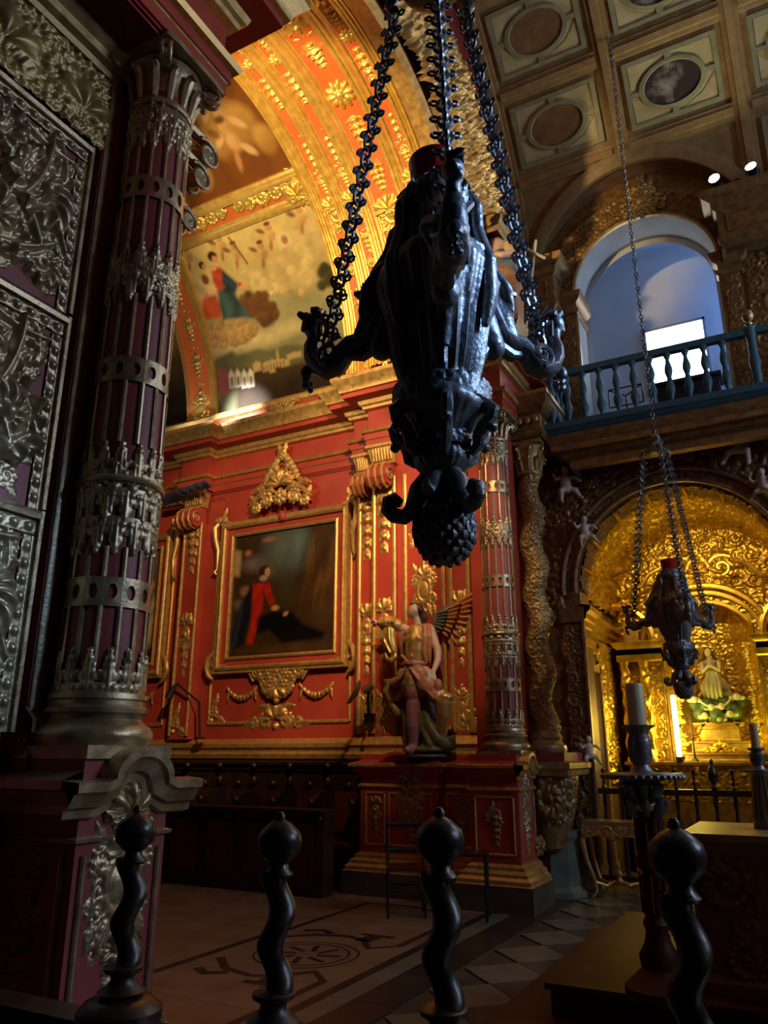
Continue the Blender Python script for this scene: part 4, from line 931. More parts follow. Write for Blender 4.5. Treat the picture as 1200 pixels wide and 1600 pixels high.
# ================================================================== PAINTINGS (colour attribute on a fine grid)
def lin(c): c = np.asarray(c, float) / 255; return np.where(c <= .04045, c / 12.92, ((c + .055) / 1.055) ** 2.4)
class Canvas:
    def __init__(s, n, m, base, asp=1.):
        s.S, s.T = np.meshgrid(np.linspace(0, 1, n), np.linspace(0, 1, m), indexing='ij'); s.C = np.zeros((n, m, 3)) + lin(base); s.asp = asp
        s.rg = np.random.RandomState(7)
    def blend(s, M, c): s.C = s.C * (1 - M[..., None]) + (lin(c) if np.ndim(c) == 1 else c) * M[..., None]; return s
    def grad(s, c0, c1, a=0, b=1): t = np.clip((s.T - a) / (b - a), 0, 1); s.C = lin(c0) * (1 - t[..., None]) + lin(c1) * t[..., None]; return s
    def ell(s, x, y, rx, ry, c, soft=.35, rot=0., op=1.):
        dx = (s.S - x) * s.asp; dy = s.T - y; ca, sa = math.cos(rot), math.sin(rot); q = np.hypot((dx * ca + dy * sa) / rx, (-dx * sa + dy * ca) / ry)
        return s.blend(np.clip((1 - q) / soft, 0, 1) * op, c)
    def cloud(s, x, y, r, light, dark, soft=.25, op=1.):
        dx = (s.S - x) * s.asp / r; dy = (s.T - y) / r; q = np.hypot(dx, dy); w = np.clip(.5 + .5 * (-.45 * dx + .75 * dy), 0, 1)[..., None]
        return s.blend(np.clip((1 - q) / soft, 0, 1) * op, lin(dark) * (1 - w) + lin(light) * w)
    def poly(s, pts, c, soft=.008, shade=0.):
        P = np.array(pts, float); n = len(P); x, y = s.S * s.asp, s.T; px, py = P[:, 0] * s.asp, P[:, 1]
        ins = np.zeros(x.shape, bool); d = np.full(x.shape, 9.)
        for i in range(n):
            j = (i + 1) % n; x0, y0, x1, y1 = px[i], py[i], px[j], py[j]
            ins ^= ((y0 > y) != (y1 > y)) & (x < (x1 - x0) * (y - y0) / (y1 - y0 + 1e-12) + x0)
            ex, ey = x1 - x0, y1 - y0; t = np.clip(((x - x0) * ex + (y - y0) * ey) / (ex * ex + ey * ey + 1e-12), 0, 1); d = np.minimum(d, np.hypot(x - x0 - t * ex, y - y0 - t * ey))
        sd = np.where(ins, d, -d); M = np.clip(.5 + sd / soft / 2, 0, 1); col = np.zeros(x.shape + (3,)) + lin(c)
        if shade: col = col * (1 + shade * np.sin(60 * (x * .9 + .35 * y) + 9 * np.sin(7 * y))[..., None])
        return s.blend(M, col)
    def line(s, pts, wd, c):
        for a, b in zip(pts[:-1], pts[1:]):
            dx, dy = (b[0] - a[0]) * s.asp, b[1] - a[1]; l = math.hypot(dx, dy) + 1e-9; n = (-dy / l * wd / s.asp, dx / l * wd)
            s.poly([(a[0] + n[0], a[1] + n[1]), (b[0] + n[0], b[1] + n[1]), (b[0] - n[0], b[1] - n[1]), (a[0] - n[0], a[1] - n[1])], c, wd * .6)
        return s
    def putto(s, x, y, k=1., c=(220, 178, 118), d=(178, 128, 74)):
        s.cloud(x, y + .035 * k, .022 * k, c, d, .4); s.ell(x, y + .052 * k, .022 * k, .012 * k, (120, 74, 36), .5); s.cloud(x + .004, y - .005 * k, .03 * k, c, d, .5); s.ell(x + .035 * k / s.asp, y - .03 * k, .034 * k, .014 * k, c, .5, -.7); s.ell(x - .02 * k, y - .045 * k, .034 * k, .013 * k, d, .5, 1.2); s.ell(x - .04 * k / s.asp, y + .01 * k, .03 * k, .011 * k, c, .5, .5); s.ell(x - .045 * k / s.asp, y + .03 * k, .03 * k, .015 * k, (140, 100, 56), .6, -.6)
        return s
    def bank(s, x, y, r, light, dark, op=.9, seed=1):
        g = random.Random(seed); L, D = np.array(light), np.array(dark)
        s.cloud(x, y, r, light, dark, .45, op)
        for k in range(7):
            a = g.uniform(0, 2 * PI); q = r * g.uniform(.35, .6); e = g.uniform(.88, 1.06); s.cloud(x + .62 * r * math.cos(a) / s.asp, y + .62 * r * math.sin(a), q, np.minimum(255, L * e), np.minimum(255, (D * .6 + L * .4) * e), .55, op)
        return s
    def noise(s, amp, cells=(9, 23, 61)):
        n, m = s.S.shape; f = np.zeros((n, m))
        for k, c in enumerate(cells):
            g = s.rg.rand(c + 2, c + 2); x = s.S * c; y = s.T * c; i = x.astype(int); j = y.astype(int); u = x - i; v = y - j; u = u * u * (3 - 2 * u); v = v * v * (3 - 2 * v)
            f += (g[i, j] * (1 - u) * (1 - v) + g[i + 1, j] * u * (1 - v) + g[i, j + 1] * (1 - u) * v + g[i + 1, j + 1] * u * v - .5) / (k + 1)
        s.C = np.clip(s.C * (1 + amp * f[..., None]), 0, 1); return s
    def mesh(s, name, mp):
        n, m = s.S.shape; P = np.stack(mp(s.S, s.T), -1).reshape(-1, 3)
        i, j = np.meshgrid(np.arange(n - 1), np.arange(m - 1), indexing='ij'); a = (i * m + j).ravel(); F = np.stack([a, a + m, a + m + 1, a + 1], -1)
        me = bpy.data.meshes.new(name); me.from_pydata(P.tolist(), [], F.tolist()); me.polygons.foreach_set('use_smooth', [True] * len(me.polygons))
        at = me.color_attributes.new('paint', 'FLOAT_COLOR', 'POINT'); at.data.foreach_set('color', np.concatenate([s.C.reshape(-1, 3), np.ones((n * m, 1))], 1).ravel()); return me
# ---- vault painting: robed figures on clouds above a town
c = Canvas(210, 220, (206, 180, 110), .9); c.grad((120, 118, 92), (222, 196, 122), .25, .95)
t_ = lambda p: (.955 * p[0] + .045, p[1])
def TL(L): return [t_(p) for p in L]
c.ell(.5, .55, .5, .12, (146, 146, 110), .9, 0, .7); c.ell(.35, .40, .5, .07, (206, 190, 136), .9); c.ell(.9, .45, .25, .2, (150, 152, 110), .9, 0, .8)
for x, y, r in [(.705, .717, .1), (.636, .68, .09), (.72, .66, .09), (.724, .61, .07), (.58, .66, .07), (.653, .755, .1), (.815, .804, .08), (.909, .812, .07), (.824, .867, .07), (.956, .864, .06), (.94, .924, .06), (.93, .742, .06), (.80, .947, .06), (.85, .762, .08), (.72, .8, .08), (.36, .74, .06), (.43, .69, .06), (.46, .64, .06)]: c.bank(*t_((x, y)), r, (228, 206, 140), (176, 146, 84), .8, int(x * 97 + y * 31))
for x, y, r in [(.33, .603, .075), (.374, .558, .075), (.428, .502, .07), (.412, .592, .065), (.459, .521, .06)]: c.bank(*t_((x, y)), r, (124, 84, 42), (66, 40, 20), .95, int(x * 91))
for x, y, r in [(.0, .5, .07), (.08, .51, .07), (.16, .50, .075), (.24, .48, .07), (.055, .451, .06), (.15, .44, .06), (.23, .44, .06), (.29, .46, .05), (-.03, .47, .05)]: c.bank(*t_((x, y)), r, (206, 170, 112), (104, 70, 38), .95, int(90 + x * 91))
for x, y in [(.272, .94), (.35, .875), (.624, .905), (.53, .83), (.86, .93), (.01, .95)]: c.putto(*t_((x, y)), 1.15)
c.line(TL([(.34, .97), (.40, .80)]), .005, (130, 84, 44))
c.poly(TL([(.652, .889), (.749, .896), (.743, .831), (.648, .815)]), (222, 200, 146)); c.ell(*t_((.70, .857)), .025, .03, (170, 120, 70), .5)
c.poly(TL([(-.036, .787), (.042, .839), (.085, .805), (.006, .70), (-.043, .689)]), (204, 176, 120), .01, .15); c.ell(*t_((.06, .80)), .03, .04, (120, 66, 40), .5)
c.poly(TL([(-.011, .700), (.057, .735), (.10, .702), (.112, .619), (.09, .579), (-.038, .585), (-.041, .653)]), (194, 86, 46), .012, .16)
c.poly(TL([(.051, .766), (.113, .770), (.121, .707), (.033, .708)]), (216, 178, 130), .012)
c.poly(TL([(.130, .854), (.202, .836), (.219, .771), (.16, .70), (.12, .70), (.110, .778)]), (186, 72, 44), .01, .14)
c.poly(TL([(.117, .716), (.196, .732), (.241, .669), (.275, .581), (.316, .520), (.220, .540), (.098, .557), (.097, .639)]), (56, 80, 80), .012, .35)
c.poly(TL([(.206, .82), (.25, .765), (.289, .72), (.236, .670), (.180, .707), (.173, .763)]), (42, 60, 68), .012, .35)
c.ell(*t_((.31, .70)), .03, .012, (222, 168, 112), .5, -.5); c.ell(*t_((.29, .716)), .02, .016, (206, 80, 40), .5)
c.ell(*t_((.175, .905)), .036, .034, (78, 44, 22), .35); c.ell(*t_((.184, .885)), .023, .026, (214, 156, 102), .4); c.ell(*t_((.15, .845)), .03, .02, (214, 166, 120), .5)
c.ell(*t_((.075, .88)), .024, .026, (84, 50, 26), .35); c.ell(*t_((.085, .868)), .016, .02, (206, 146, 96), .4)
c.poly(TL([(-.06, .33), (-.02, .352), (.109, .372), (.152, .335), (.306, .340), (.40, .312), (.522, .318), (.658, .29), (1.05, .25), (1.05, -.05), (-.06, -.05)]), (98, 96, 66), .012)
c.poly(TL([(.12, .25), (.33, .24), (.52, .2), (1.05, .22), (1.05, -.05), (.1, -.05)]), (60, 44, 26), .02); c.ell(.75, .07, .5, .12, (40, 26, 14), .6)
for x, y, w_, h_ in [(.285, .245, .03, .03), (.36, .23, .03, .03), (.43, .232, .06, .022), (.45, .26, .008, .05), (.40, .225, .02, .04), (.57, .25, .05, .018), (.50, .22, .03, .02)]: X, Y = t_((x, y)); c.poly([(X - w_, Y - h_), (X + w_, Y - h_), (X + w_, Y + h_ * .6), (X, Y + h_), (X - w_, Y + h_ * .6)], (176, 150, 100), .008)
for k in range(7): X, Y = t_((.34 + .025 * k, .222)); c.poly([(X - .003, Y - .02), (X + .003, Y - .02), (X + .003, Y + .012), (X - .003, Y + .012)], (96, 70, 44), .005)
c.poly(TL([(-.03, .29), (.05, .28), (.055, .13), (-.03, .14)]), (150, 80, 84), .01)
for x, y in [(.079, .21), (.13, .205), (.18, .19), (.23, .185)]: X, Y = t_((x, y)); c.poly([(X - .022, Y - .05), (X + .022, Y - .05), (X + .022, Y + .03), (X, Y + .06), (X - .022, Y + .03)], (214, 208, 186), .008); c.poly([(X - .008, Y - .04), (X + .008, Y - .04), (X + .008, Y + .01), (X - .008, Y + .01)], (110, 100, 84), .006)
for x, y, r in [(.883, .634, .05), (.91, .586, .05), (.853, .573, .04), (.94, .626, .05), (.9, .66, .035)]: c.cloud(*t_((x, y)), r, (84, 78, 34), (30, 28, 12), .5)
c.line(TL([(.93, .58), (.972, .455), (.994, .367), (1.01, .27)]), .012, (74, 48, 24)); c.noise(.34)
RP = RV - .012
pa = lambda a0, a1, x0, x1: (lambda S, T: (x0 + (x1 - x0) * S, YC + RP * np.cos(np.radians(a0 + (a1 - a0) * T)), 7.1 + RP * np.sin(np.radians(a0 + (a1 - a0) * T))))
vp = link('vault_painting', c.mesh('vault_painting', pa(4, 52 - 2.2, -8.58, -5.68)), 'fresco'); tag(vp, 'vault painting of robed figures on clouds above a small town', 'painting', 'paintings on the chancel vault')
# ---- upper vault painting: putti among brown clouds
c = Canvas(150, 150, (122, 72, 28), .9)
for x, y, r in [(.1, .3, .2), (.22, .42, .16), (.1, .55, .2), (.3, .2, .14), (.2, .7, .2), (.05, .1, .2), (.4, .1, .08)]: c.cloud(x, y, r, (226, 196, 122), (170, 124, 58), .4)
for x, y, r in [(.70, .28, .12), (.80, .2, .1), (.62, .18, .09), (.88, .12, .07)]: c.cloud(x, y, r, (204, 160, 84), (140, 92, 40), .4)
c.poly([(.22, .30), (.33, .36), (.38, .25), (.30, .17)], (196, 84, 40), .02, .2)
for x, y in [(.64, .5), (.72, .26), (.3, .5), (.2, .22), (.7, .16)]: c.putto(x, y, 1.6)
c.noise(.25)
vp2 = link('vault_painting', c.mesh('vault_painting', pa(58, 121, -8.58, -5.72)), 'fresco'); tag(vp2, 'brown vault painting of putti and clouds at the crown of the chancel', 'painting', 'paintings on the chancel vault')
# ---- dark vault painting of the next bay
c = Canvas(80, 80, (44, 32, 18), .9); c.grad((26, 18, 10), (120, 92, 48), .2, .9)
for x, y, r in [(.8, .7, .2), (.6, .85, .2), (.9, .5, .1)]: c.cloud(x, y, r, (150, 120, 66), (80, 56, 28), .5)
c.noise(.3); vp3 = link('vault_painting', c.mesh('vault_painting', pa(4, 50, -12.6, -9.22)), 'fresco'); tag(vp3, 'dark landscape painting on the vault behind the left column', 'painting', 'paintings on the chancel vault')

# ---- picture on the chancel wall: figure in red bending to one in black
def framed_picture(lab, x0, x1, z0, z1, cv_, simple=False):
    t = thing('framed_picture', lab, 'painting', ((x0 + x1) / 2, 9.70, z0), group='gilt framed pictures on the red wall'); W, H = x1 - x0, z1 - z0
    link('canvas', cv_.mesh('canvas', lambda S, T: ((S - .5) * W, -.02 + 0 * S, T * H)), 'oil_paint', t)
    def frame(nm, off, prof, m):
        a, b = W / 2 + off, H + off; P = [(-a, -off), (a, -off), (a, b), (-a, b)]
        rows = []
        for k in range(5):
            x, z = P[k % 4]; sx = 1 if x > 0 else -1; sz = 1 if z > H / 2 else -1
            rows.append([(x + sx * o, -d, z + sz * o) for o, d in prof])
        return MB().grid(rows).build(nm, m, t, ang=25, fix=True)
    frame('inner_gilt_frame', 0, [(0, .02), (0, .06), (.03, .075), (.055, .06), (.055, .02)], 'gold')
    frame('red_frame', .055, [(0, .04), (.09, .05), (.09, .02)], 'red')
    frame('outer_gilt_frame', .145, [(0, .03), (0, .09), (.03, .11), (.06, .10), (.075, .075), (.11, .085), (.12, .05), (.12, .0)], 'gold')
    a = W / 2 + .3
    for s in (-1, 1):
        v = MB(); v.tube([(s * (a + .02), -.05, H + .32), (s * (a + .10), -.08, H + .2), (s * (a + .08), -.07, H), (s * (a + .02), -.06, H - .2), (s * (a + .03), -.05, H - .5), (s * (a + .07), -.06, H - .56), (s * (a + .03), -.05, H - .6)], [.03, .055, .05, .04, .03, .035, .02], 8)
        v.tube([(s * (a + .02 + .06 * (1 - q / 12) * math.cos(q * .8)), -.09, H + .32 + .06 * (1 - q / 12) * math.sin(q * .8)) for q in range(12)], .022, 6)
        v.build('side_scroll', 'gold', t)
        v = MB(); v.tube([(s * (a - .05), -.05, .12), (s * (a + .06), -.07, .0), (s * (a + .09), -.07, -.15), (s * (a + .04), -.07, -.28), (s * (a - .04), -.06, -.34)], [.03, .05, .05, .04, .025], 8); v.build('lower_scroll', 'gold', t)
        v = MB(); v.tube([(s * x, -.04, z) for x, z in [(a, -.12), (a - .25, -.13), (a - .4, -.18), (.62 * W / 1.93, -.2), (.52 * W / 1.93, -.28), (.44 * W / 1.93, -.4)]], [.025, .022, .02, .02, .025, .02], 6); v.build('bracket_scroll', 'gold', t)
        orn('swag', 'gold', t, (s * .68, -.02, -.72), scl=(.62, .8))
        orn('corner_scroll', 'gold', t, (s * (a - .1), -.03, H + .2), scl=(-s * .6, .5))
    if not simple:
        orn('crest', 'gold', t, (0, -.03, H + .30), scl=(1.0, 1.0), depth=1.3).location.y = -.17; orn('basket', 'gold', t, (0, -.05, -.74), scl=(1.0, .95), depth=1.2)
        for sx in (-1, 1): MB().tube([(sx * x, -.16, H + .42 + z) for x, z in [(.62, .02), (.5, .10), (.36, .26), (.2, .34)]], [.02, .045, .04, .03], 7, flat=.7).build('pediment_scroll', 'gold', t)
        MB().ball((0, -.10, H + .22), (.07, .05, .09)).build('red_jewel', 'red', t)
    return t
c = Canvas(180, 180, (64, 44, 24), 1.); u_ = lambda x, y: ((x - 140) / 770, 1 - (y - 270) / 1000)
c.ell(*u_(520, 430), .28, .3, (96, 110, 104), .9); c.ell(*u_(640, 420), .16, .26, (92, 118, 118), .9); c.ell(*u_(300, 520), .16, .1, (116, 104, 100), .9); c.ell(*u_(560, 760), .2, .2, (62, 58, 36), .9)
c.ell(*u_(800, 650), .22, .42, (84, 58, 30), .8)
for k in range(34): x = 640 + (k * 53) % 300; y = 300 + (k * 131) % 420; c.ell(*u_(x + 20, y + 120), .016 + .008 * math.sin(k), .17, [(104, 74, 38), (120, 86, 46), (56, 38, 20)][k % 3], .9, -.08, .55)
c.poly([u_(140, 380), u_(195, 400), u_(190, 610), u_(140, 600)], (176, 150, 104), .02); c.ell(*u_(250, 420), .05, .035, (168, 110, 84), .6); c.ell(*u_(410, 330), .09, .03, (150, 104, 80), .6); c.ell(*u_(240, 740), .07, .06, (150, 112, 80), .6); c.ell(*u_(200, 850), .08, .06, (110, 90, 70), .7)
c.ell(*u_(400, 590), .11, .10, (120, 110, 78), .9, 0, .7)
c.poly([u_(290, 690), u_(330, 700), u_(300, 900), u_(250, 1180), u_(165, 1210), u_(150, 1100), u_(210, 850)], (22, 26, 34), .02, .25); c.poly([u_(205, 870), u_(230, 860), u_(190, 1180), u_(170, 1180)], (48, 60, 74), .02)
c.poly([u_(300, 690), u_(420, 690), u_(480, 860), u_(440, 880), u_(385, 760), u_(385, 900), u_(340, 1100), u_(320, 1180), u_(270, 1180), u_(300, 1000)], (178, 40, 22), .014, .16)
c.ell(*u_(385, 600), .075, .07, (58, 36, 22), .35); c.ell(*u_(410, 605), .034, .048, (198, 160, 122), .4); c.ell(*u_(380, 650), .05, .032, (176, 150, 130), .5)
c.poly([u_(360, 960), u_(480, 930), u_(600, 950), u_(700, 1060), u_(850, 1130), u_(830, 1180), u_(540, 1190), u_(440, 1080), u_(350, 1110), u_(345, 1010)], (10, 8, 8), .02)
c.ell(*u_(480, 905), .05, .03, (186, 142, 100), .5); c.ell(*u_(560, 960), .035, .024, (190, 140, 110), .5, .4); c.ell(*u_(500, 1230), .5, .05, (84, 58, 32), .8); c.noise(.35)
framed_picture('square gilt framed painting of a red robed figure bending over one in black', -7.93, -5.98, 3.06, 5.02, c)
c = Canvas(60, 80, (78, 52, 28), 1.); c.grad((60, 38, 20), (120, 96, 70), .2, .9); c.poly([(.8, .1), (.95, .15), (.98, .5), (.9, .62), (.82, .5)], (196, 180, 140), .04, .2); c.ell(.9, .68, .06, .06, (190, 150, 110), .5); c.noise(.4)
framed_picture('gilt framed painting with a pale robed figure partly hidden behind the left column', -11.3, -9.55, 3.06, 5.02, c, True)
# ================================================================== SIDE CHAPEL
XA, ZA = XC, 3.75
ch = MB()
ch.grid([[(XA - 1.42, y, z) for z in (0, ZA)] for y in (10.9, 13.1)]).grid([[(XA + 1.42, y, z) for z in (0, ZA)] for y in (10.9, 13.1)])
ch.grid([[(XA + 1.42 * math.cos(a), y, ZA + 1.42 * math.sin(a)) for y in (10.9, 13.1)] for a in np.linspace(0, PI, 33)])
ch.grid([[(XA + 1.42 * math.cos(a), 10.9, ZA + 1.42 * math.sin(a)) if k else (XA + 1.3 * math.cos(a), 10.9, ZA + 1.3 * math.sin(a)) for k in (0, 1)] for a in np.linspace(0, PI, 33)])
ch.grid([[(XA + s, 13.1, z) for z in (0, 5.3)] for s in (-1.5, 1.5)])
wc = struct(ch.build('wall_chapel', 'gold_brown', smooth=False))
ring = [(XA - 1.3, 0)] + [(XA - 1.3 * math.cos(a), ZA + 1.3 * math.sin(a)) for a in np.linspace(0, PI, 41)] + [(XA + 1.3, 0)]
MB().grid([[(x, y, z) for y in (10.4, 10.9)] for x, z in ring]).build('arch_reveal', 'gold_brown', wc, False)
# carved lining of reveal, vault and side wall
def rv_fn(S, T): return fill_carving(S, T, 4.08, .46, 61, .11, .75, .8, .5)
link('carved_reveal', relief_mesh('carved_reveal', 4.08, .46, rv_fn, .017, lambda S, T, H: (XA + (1.295 - H) * np.cos(PI - S / 1.3), 10.42 + T, ZA + (1.295 - H) * np.sin(PI - S / 1.3))), 'gold_brown', wc)
for a in (20, 38, 60, 82, 104, 126, 148, 166):
    A = math.radians(a); b = MB(); c_, s_ = math.cos(A), math.sin(A)
    for dy in (0,): b.tube([(XA + 1.27 * c_, 10.42, ZA + 1.27 * s_), (XA + 1.25 * c_, 10.9, ZA + 1.25 * s_)], .028, 6)
    b.build('gilt_bar', 'gold_chapel', wc)
def cvf(S, T): return fill_carving(S, T, 4.4, 2.1, 62, .17, .8, .8, .4) * 1.4
link('carved_vault', relief_mesh('carved_vault', 4.4, 2.1, cvf, .024, lambda S, T, H: (XA + (1.41 - H) * np.cos(PI - S / 1.41), 10.92 + T, ZA + (1.41 - H) * np.sin(PI - S / 1.41))), 'gold_chapel', wc)
link('carved_back_wall', relief_mesh('carved_back_wall', 2.8, 3.9, lambda S, T: 1.5 * fill_carving(S, T, 2.8, 3.9, 63, .14, .8, .8, .5), .022, lambda S, T, H: (XA - 1.4 + S, 13.08 - H, 1.3 + T)), 'gold_chapel', wc)
link('carved_side_wall', relief_mesh('carved_side_wall', 1.5, 2.0, lambda S, T: 1.5 * fill_carving(S, T, 1.5, 2.0, 64, .12, .8, .8, .4), .02, lambda S, T, H: (XA - 1.41 + H, 11.58 + S, 1.2 + T)), 'gold_chapel', wc)
MB().mould([(XA - 1.42, 13.0), (XA - 1.42, 10.9), (XA - 1.30, 10.9), (XA - 1.30, 10.36)][::-1], [(0, 3.24), (.03, 3.26), (.04, 3.33), (.07, 3.35), (.08, 3.42), (.13, 3.46), (.14, 3.52), (0, 3.55)]).build('impost_cornice', 'gold_chapel', wc, ang=30, fix=True)
MB().mould([(XA - 1.42, 13.0), (XA - 1.42, 10.9), (XA - 1.30, 10.9), (XA - 1.30, 10.36)][::-1], [(0, 3.0), (.04, 3.02), (.05, 3.08), (.02, 3.12), (0, 3.12)]).build('impost_band', 'gold_chapel', wc, ang=30, fix=True)
d2 = struct(MB().box(XA - 1.43, XA - 1.38, 10.98, 11.5, 0, 2.72).build('door_1', 'mahogany', smooth=False))
dfm = MB()
for a, b, c_, d_ in [(10.92, 10.98, 0, 2.8), (11.5, 11.57, 0, 2.8), (10.92, 11.57, 2.72, 2.82)]: dfm.box(XA - 1.43, XA - 1.35, a, b, c_, d_)
dfm.build('door_frame', 'gold', d2, False)
# archivolt, spandrels and jambs on the nave face
fa = thing('chapel_arch_front', 'dark carved archway with gilt ribs framing the golden chapel', 'archway', (0, 0, 0))
for R, rr in ((1.50, .032), (1.335, .028)):
    MB().tube([(XA + R * math.cos(a), 10.34, ZA + R * math.sin(a)) for a in np.linspace(-.05, PI + .05, 61)], rr, 8).build('arch_rib', 'silver_gilt', fa)
link('carved_archivolt', relief_mesh('carved_archivolt', 4.46, .17, lambda S, T: fill_carving(S, T, 4.46, .17, 66, .08, .75, .8, .6), .013, lambda S, T, H: (XA + (1.335 + T) * np.cos(PI - S / 1.42), 10.385 - H, ZA + (1.335 + T) * np.sin(PI - S / 1.42))), 'gold_brown', fa)
wall_relief('carved_spandrel', -3.0, .9, 3.3, 5.55, 67, .15, 'gold_brown', fa, 10.385, .019, lambda X, Z: np.hypot(X - XA, Z - ZA) > 1.53, 1.25)
for x in (XA - 1.42, XA + 1.42):
    link('carved_jamb', relief_mesh('carved_jamb', .26, 2.7, lambda S, T: fill_carving(S, T, .26, 2.7, 68, .09, .75, .8, .5), .013, lambda S, T, H, x=x: (x - .13 + S, 10.385 - H * 1.2, .6 + T)), 'gold_brown', fa)
    MB().box(x - .16, x + .16, 10.33, 10.4, 3.3, 3.5).build('impost', 'gold_brown', fa, False)
MB().box(XA - 1.29, XA - 1.26, 10.34, 10.40, .3, 3.3).build('jamb_bead', 'silver_gilt', fa, False)
for k, (x, z) in enumerate([(-1.42, 5.42), (-.92, 5.45), (-2.2, 5.25)]): orn('rosette', 'gold_brown', fa, (x, 10.3, z - .14), scl=.5, depth=2.0, name='carved_volute')

# ---- retable
XR = -1.15
rt = thing('altar_retable', 'golden carved altar retable filling the back of the lit chapel', 'retable', (0, 0, 0))
MB().box(XR - 1.3, XR + 1.3, 12.3, 13.0, .0, .95).build('altar_base', 'gold_brown', rt, False)
link('predella_relief', relief_mesh('predella_relief', 2.5, .5, lambda S, T: fill_carving(S, T, 2.5, .5, 71, .09, .75, .8, .5), .016, lambda S, T, H: (XR - 1.25 + S, 12.33 - H, .96 + T)), 'gold_chapel', rt)
MB().box(XR - 1.27, XR + 1.27, 12.34, 13.0, .95, 1.47).build('predella', 'gold_brown', rt, False)
MB().mould([(XR - 1.3, 13.0), (XR - 1.3, 12.3), (XR + 1.3, 12.3), (XR + 1.3, 13)], [(0, 1.43), (.03, 1.45), (.03, 1.49), (0, 1.5)]).build('predella_moulding', 'gold_chapel', rt, ang=30)
pil_me = relief_mesh('pilaster_relief', .2, 1.42, lambda S, T: mx(fill_carving(S, T, .2, 1.42, 72, .07, .8, .7, .5), .02 * (np.abs(S - .1) > .085)), .011, lambda S, T, H: (S - .1, -H, T))
def tcol(S, T): return .012 * (1 + np.sin(3 * S / .065 + T * 18)) + fill_carving(S, T, .41, 1.3, 73, .045, .9, .6, .6) * .5
def tc_map(S, T, H): a = S / .065; p = T * 2 * PI / .3; r = .055 + H; return (.015 * np.cos(p) + r * np.cos(a), .015 * np.sin(p) + r * np.sin(a), T)
tcm = relief_mesh('twisted_colonnette', .41, 1.3, tcol, .012, tc_map)
for s in (-1, 1):
    for dx in (.78, 1.08):
        x = XR + s * dx
        MB().box(x - .13, x + .13, 12.47, 12.9, 1.5, 2.95).build('pilaster', 'gold', rt, False)
        link('pilaster_relief', pil_me, 'gold_chapel', rt, (x, 12.465, 1.52))
    for dx in (.94, 1.22):
        x = XR + s * dx; link('twisted_colonnette', tcm, 'gold_chapel', rt, (x, 12.38, 1.58))
        MB().lathe([(.09, 1.5), (.09, 1.54), (.065, 1.58), (.06, 1.6)], 14, (x, 12.38, 0)).build('colonnette_base', 'gold_chapel', rt); MB().lathe([(.06, 2.86), (.075, 2.9), (.09, 2.96)], 14, (x, 12.38, 0)).build('colonnette_capital', 'gold_chapel', rt)
    xa, xb = sorted((XR + s * .66, XR + s * 1.3))
    MB().mould([(xa, 12.9), (xa, 12.32), (xb, 12.32), (xb, 12.9)], [(0, 2.95), (.02, 2.97), (.02, 3.05), (0, 3.06), (0, 3.14), (.05, 3.18), (.08, 3.24), (.0, 3.27)]).build('entablature', 'gold_chapel', rt, ang=30)
    MB().box(xa, xb, 12.32, 12.9, 2.95, 3.26).build('entablature_core', 'gold', rt, False)
    q = MB(); q.grid([[(XR + s * (1.32 - R * math.cos(a)), y, 3.27 + R * math.sin(a)) for R, y in ((.50, 12.4), (.50, 12.34), (.55, 12.32), (.6, 12.34), (.6, 12.4))] for a in np.linspace(PI * .5, PI * .0, 16)]).build('pediment_arc', 'gold_chapel', rt, fix=True)
    MB().box(min(XR + s * .98, XR + s * 1.2), max(XR + s * .98, XR + s * 1.2), 12.45, 12.8, 3.27, 3.55).build('attic_block', 'gold', rt, False)
    sp = MB(); sp.tube([(XR + s * (.32 + .22 * (1 - t / 26) * math.cos(t * .42 + .8)), 12.5, 4.32 + .2 * (1 - t / 26) * math.sin(t * .42 + .8)) for t in range(24)], [.03] * 24, 7).build('crown_scroll', 'gold_chapel', rt)
    sp = MB(); sp.tube([(XR + s * x, 12.4, z) for x, z in [(.5, 4.4), (.72, 4.3), (.85, 4.12), (1.0, 4.1), (1.15, 3.95)]], [.03, .04, .045, .04, .03], 7).build('crown_scroll', 'gold_chapel', rt)
    for k in range(5): orn('leaf_spray', 'gold_chapel', rt, (XR + s * (.52 + .02 * (k % 2)), 12.62, 1.55 + .32 * k), scl=(.5, .38))
for R, y in ((.92, 12.36), (.82, 12.4), (.70, 12.5)):
    MB().tube([(XR + R * math.cos(a), y, 3.12 + R * math.sin(a)) for a in np.linspace(-.1, PI + .1, 41)], .035, 7).build('niche_rib', 'gold_chapel', rt)
link('niche_relief', relief_mesh('niche_relief', 1.3, 2.4, lambda S, T: fill_carving(S, T, 1.3, 2.4, 75, .10, .85, .8, .4) * 1.2, .017, lambda S, T, H: (XR - .65 + S, 12.95 - H - .5 * np.abs((S - .65) / .65) ** 3, 1.5 + T)), 'gold_chapel', rt)
link('niche_arch_relief', relief_mesh('niche_arch_relief', 2.7, .2, lambda S, T: fill_carving(S, T, 2.7, .2, 76, .09, .75, .8, .6), .015, lambda S, T, H: (XR + (.72 + T) * np.cos(PI - S / .86), 12.46 - H, 3.12 + (.72 + T) * np.sin(PI - S / .86))), 'gold_chapel', rt)
orn('crest', 'gold_chapel', rt, (XR, 12.42, 4.0), scl=(.55, .6), depth=1.5)
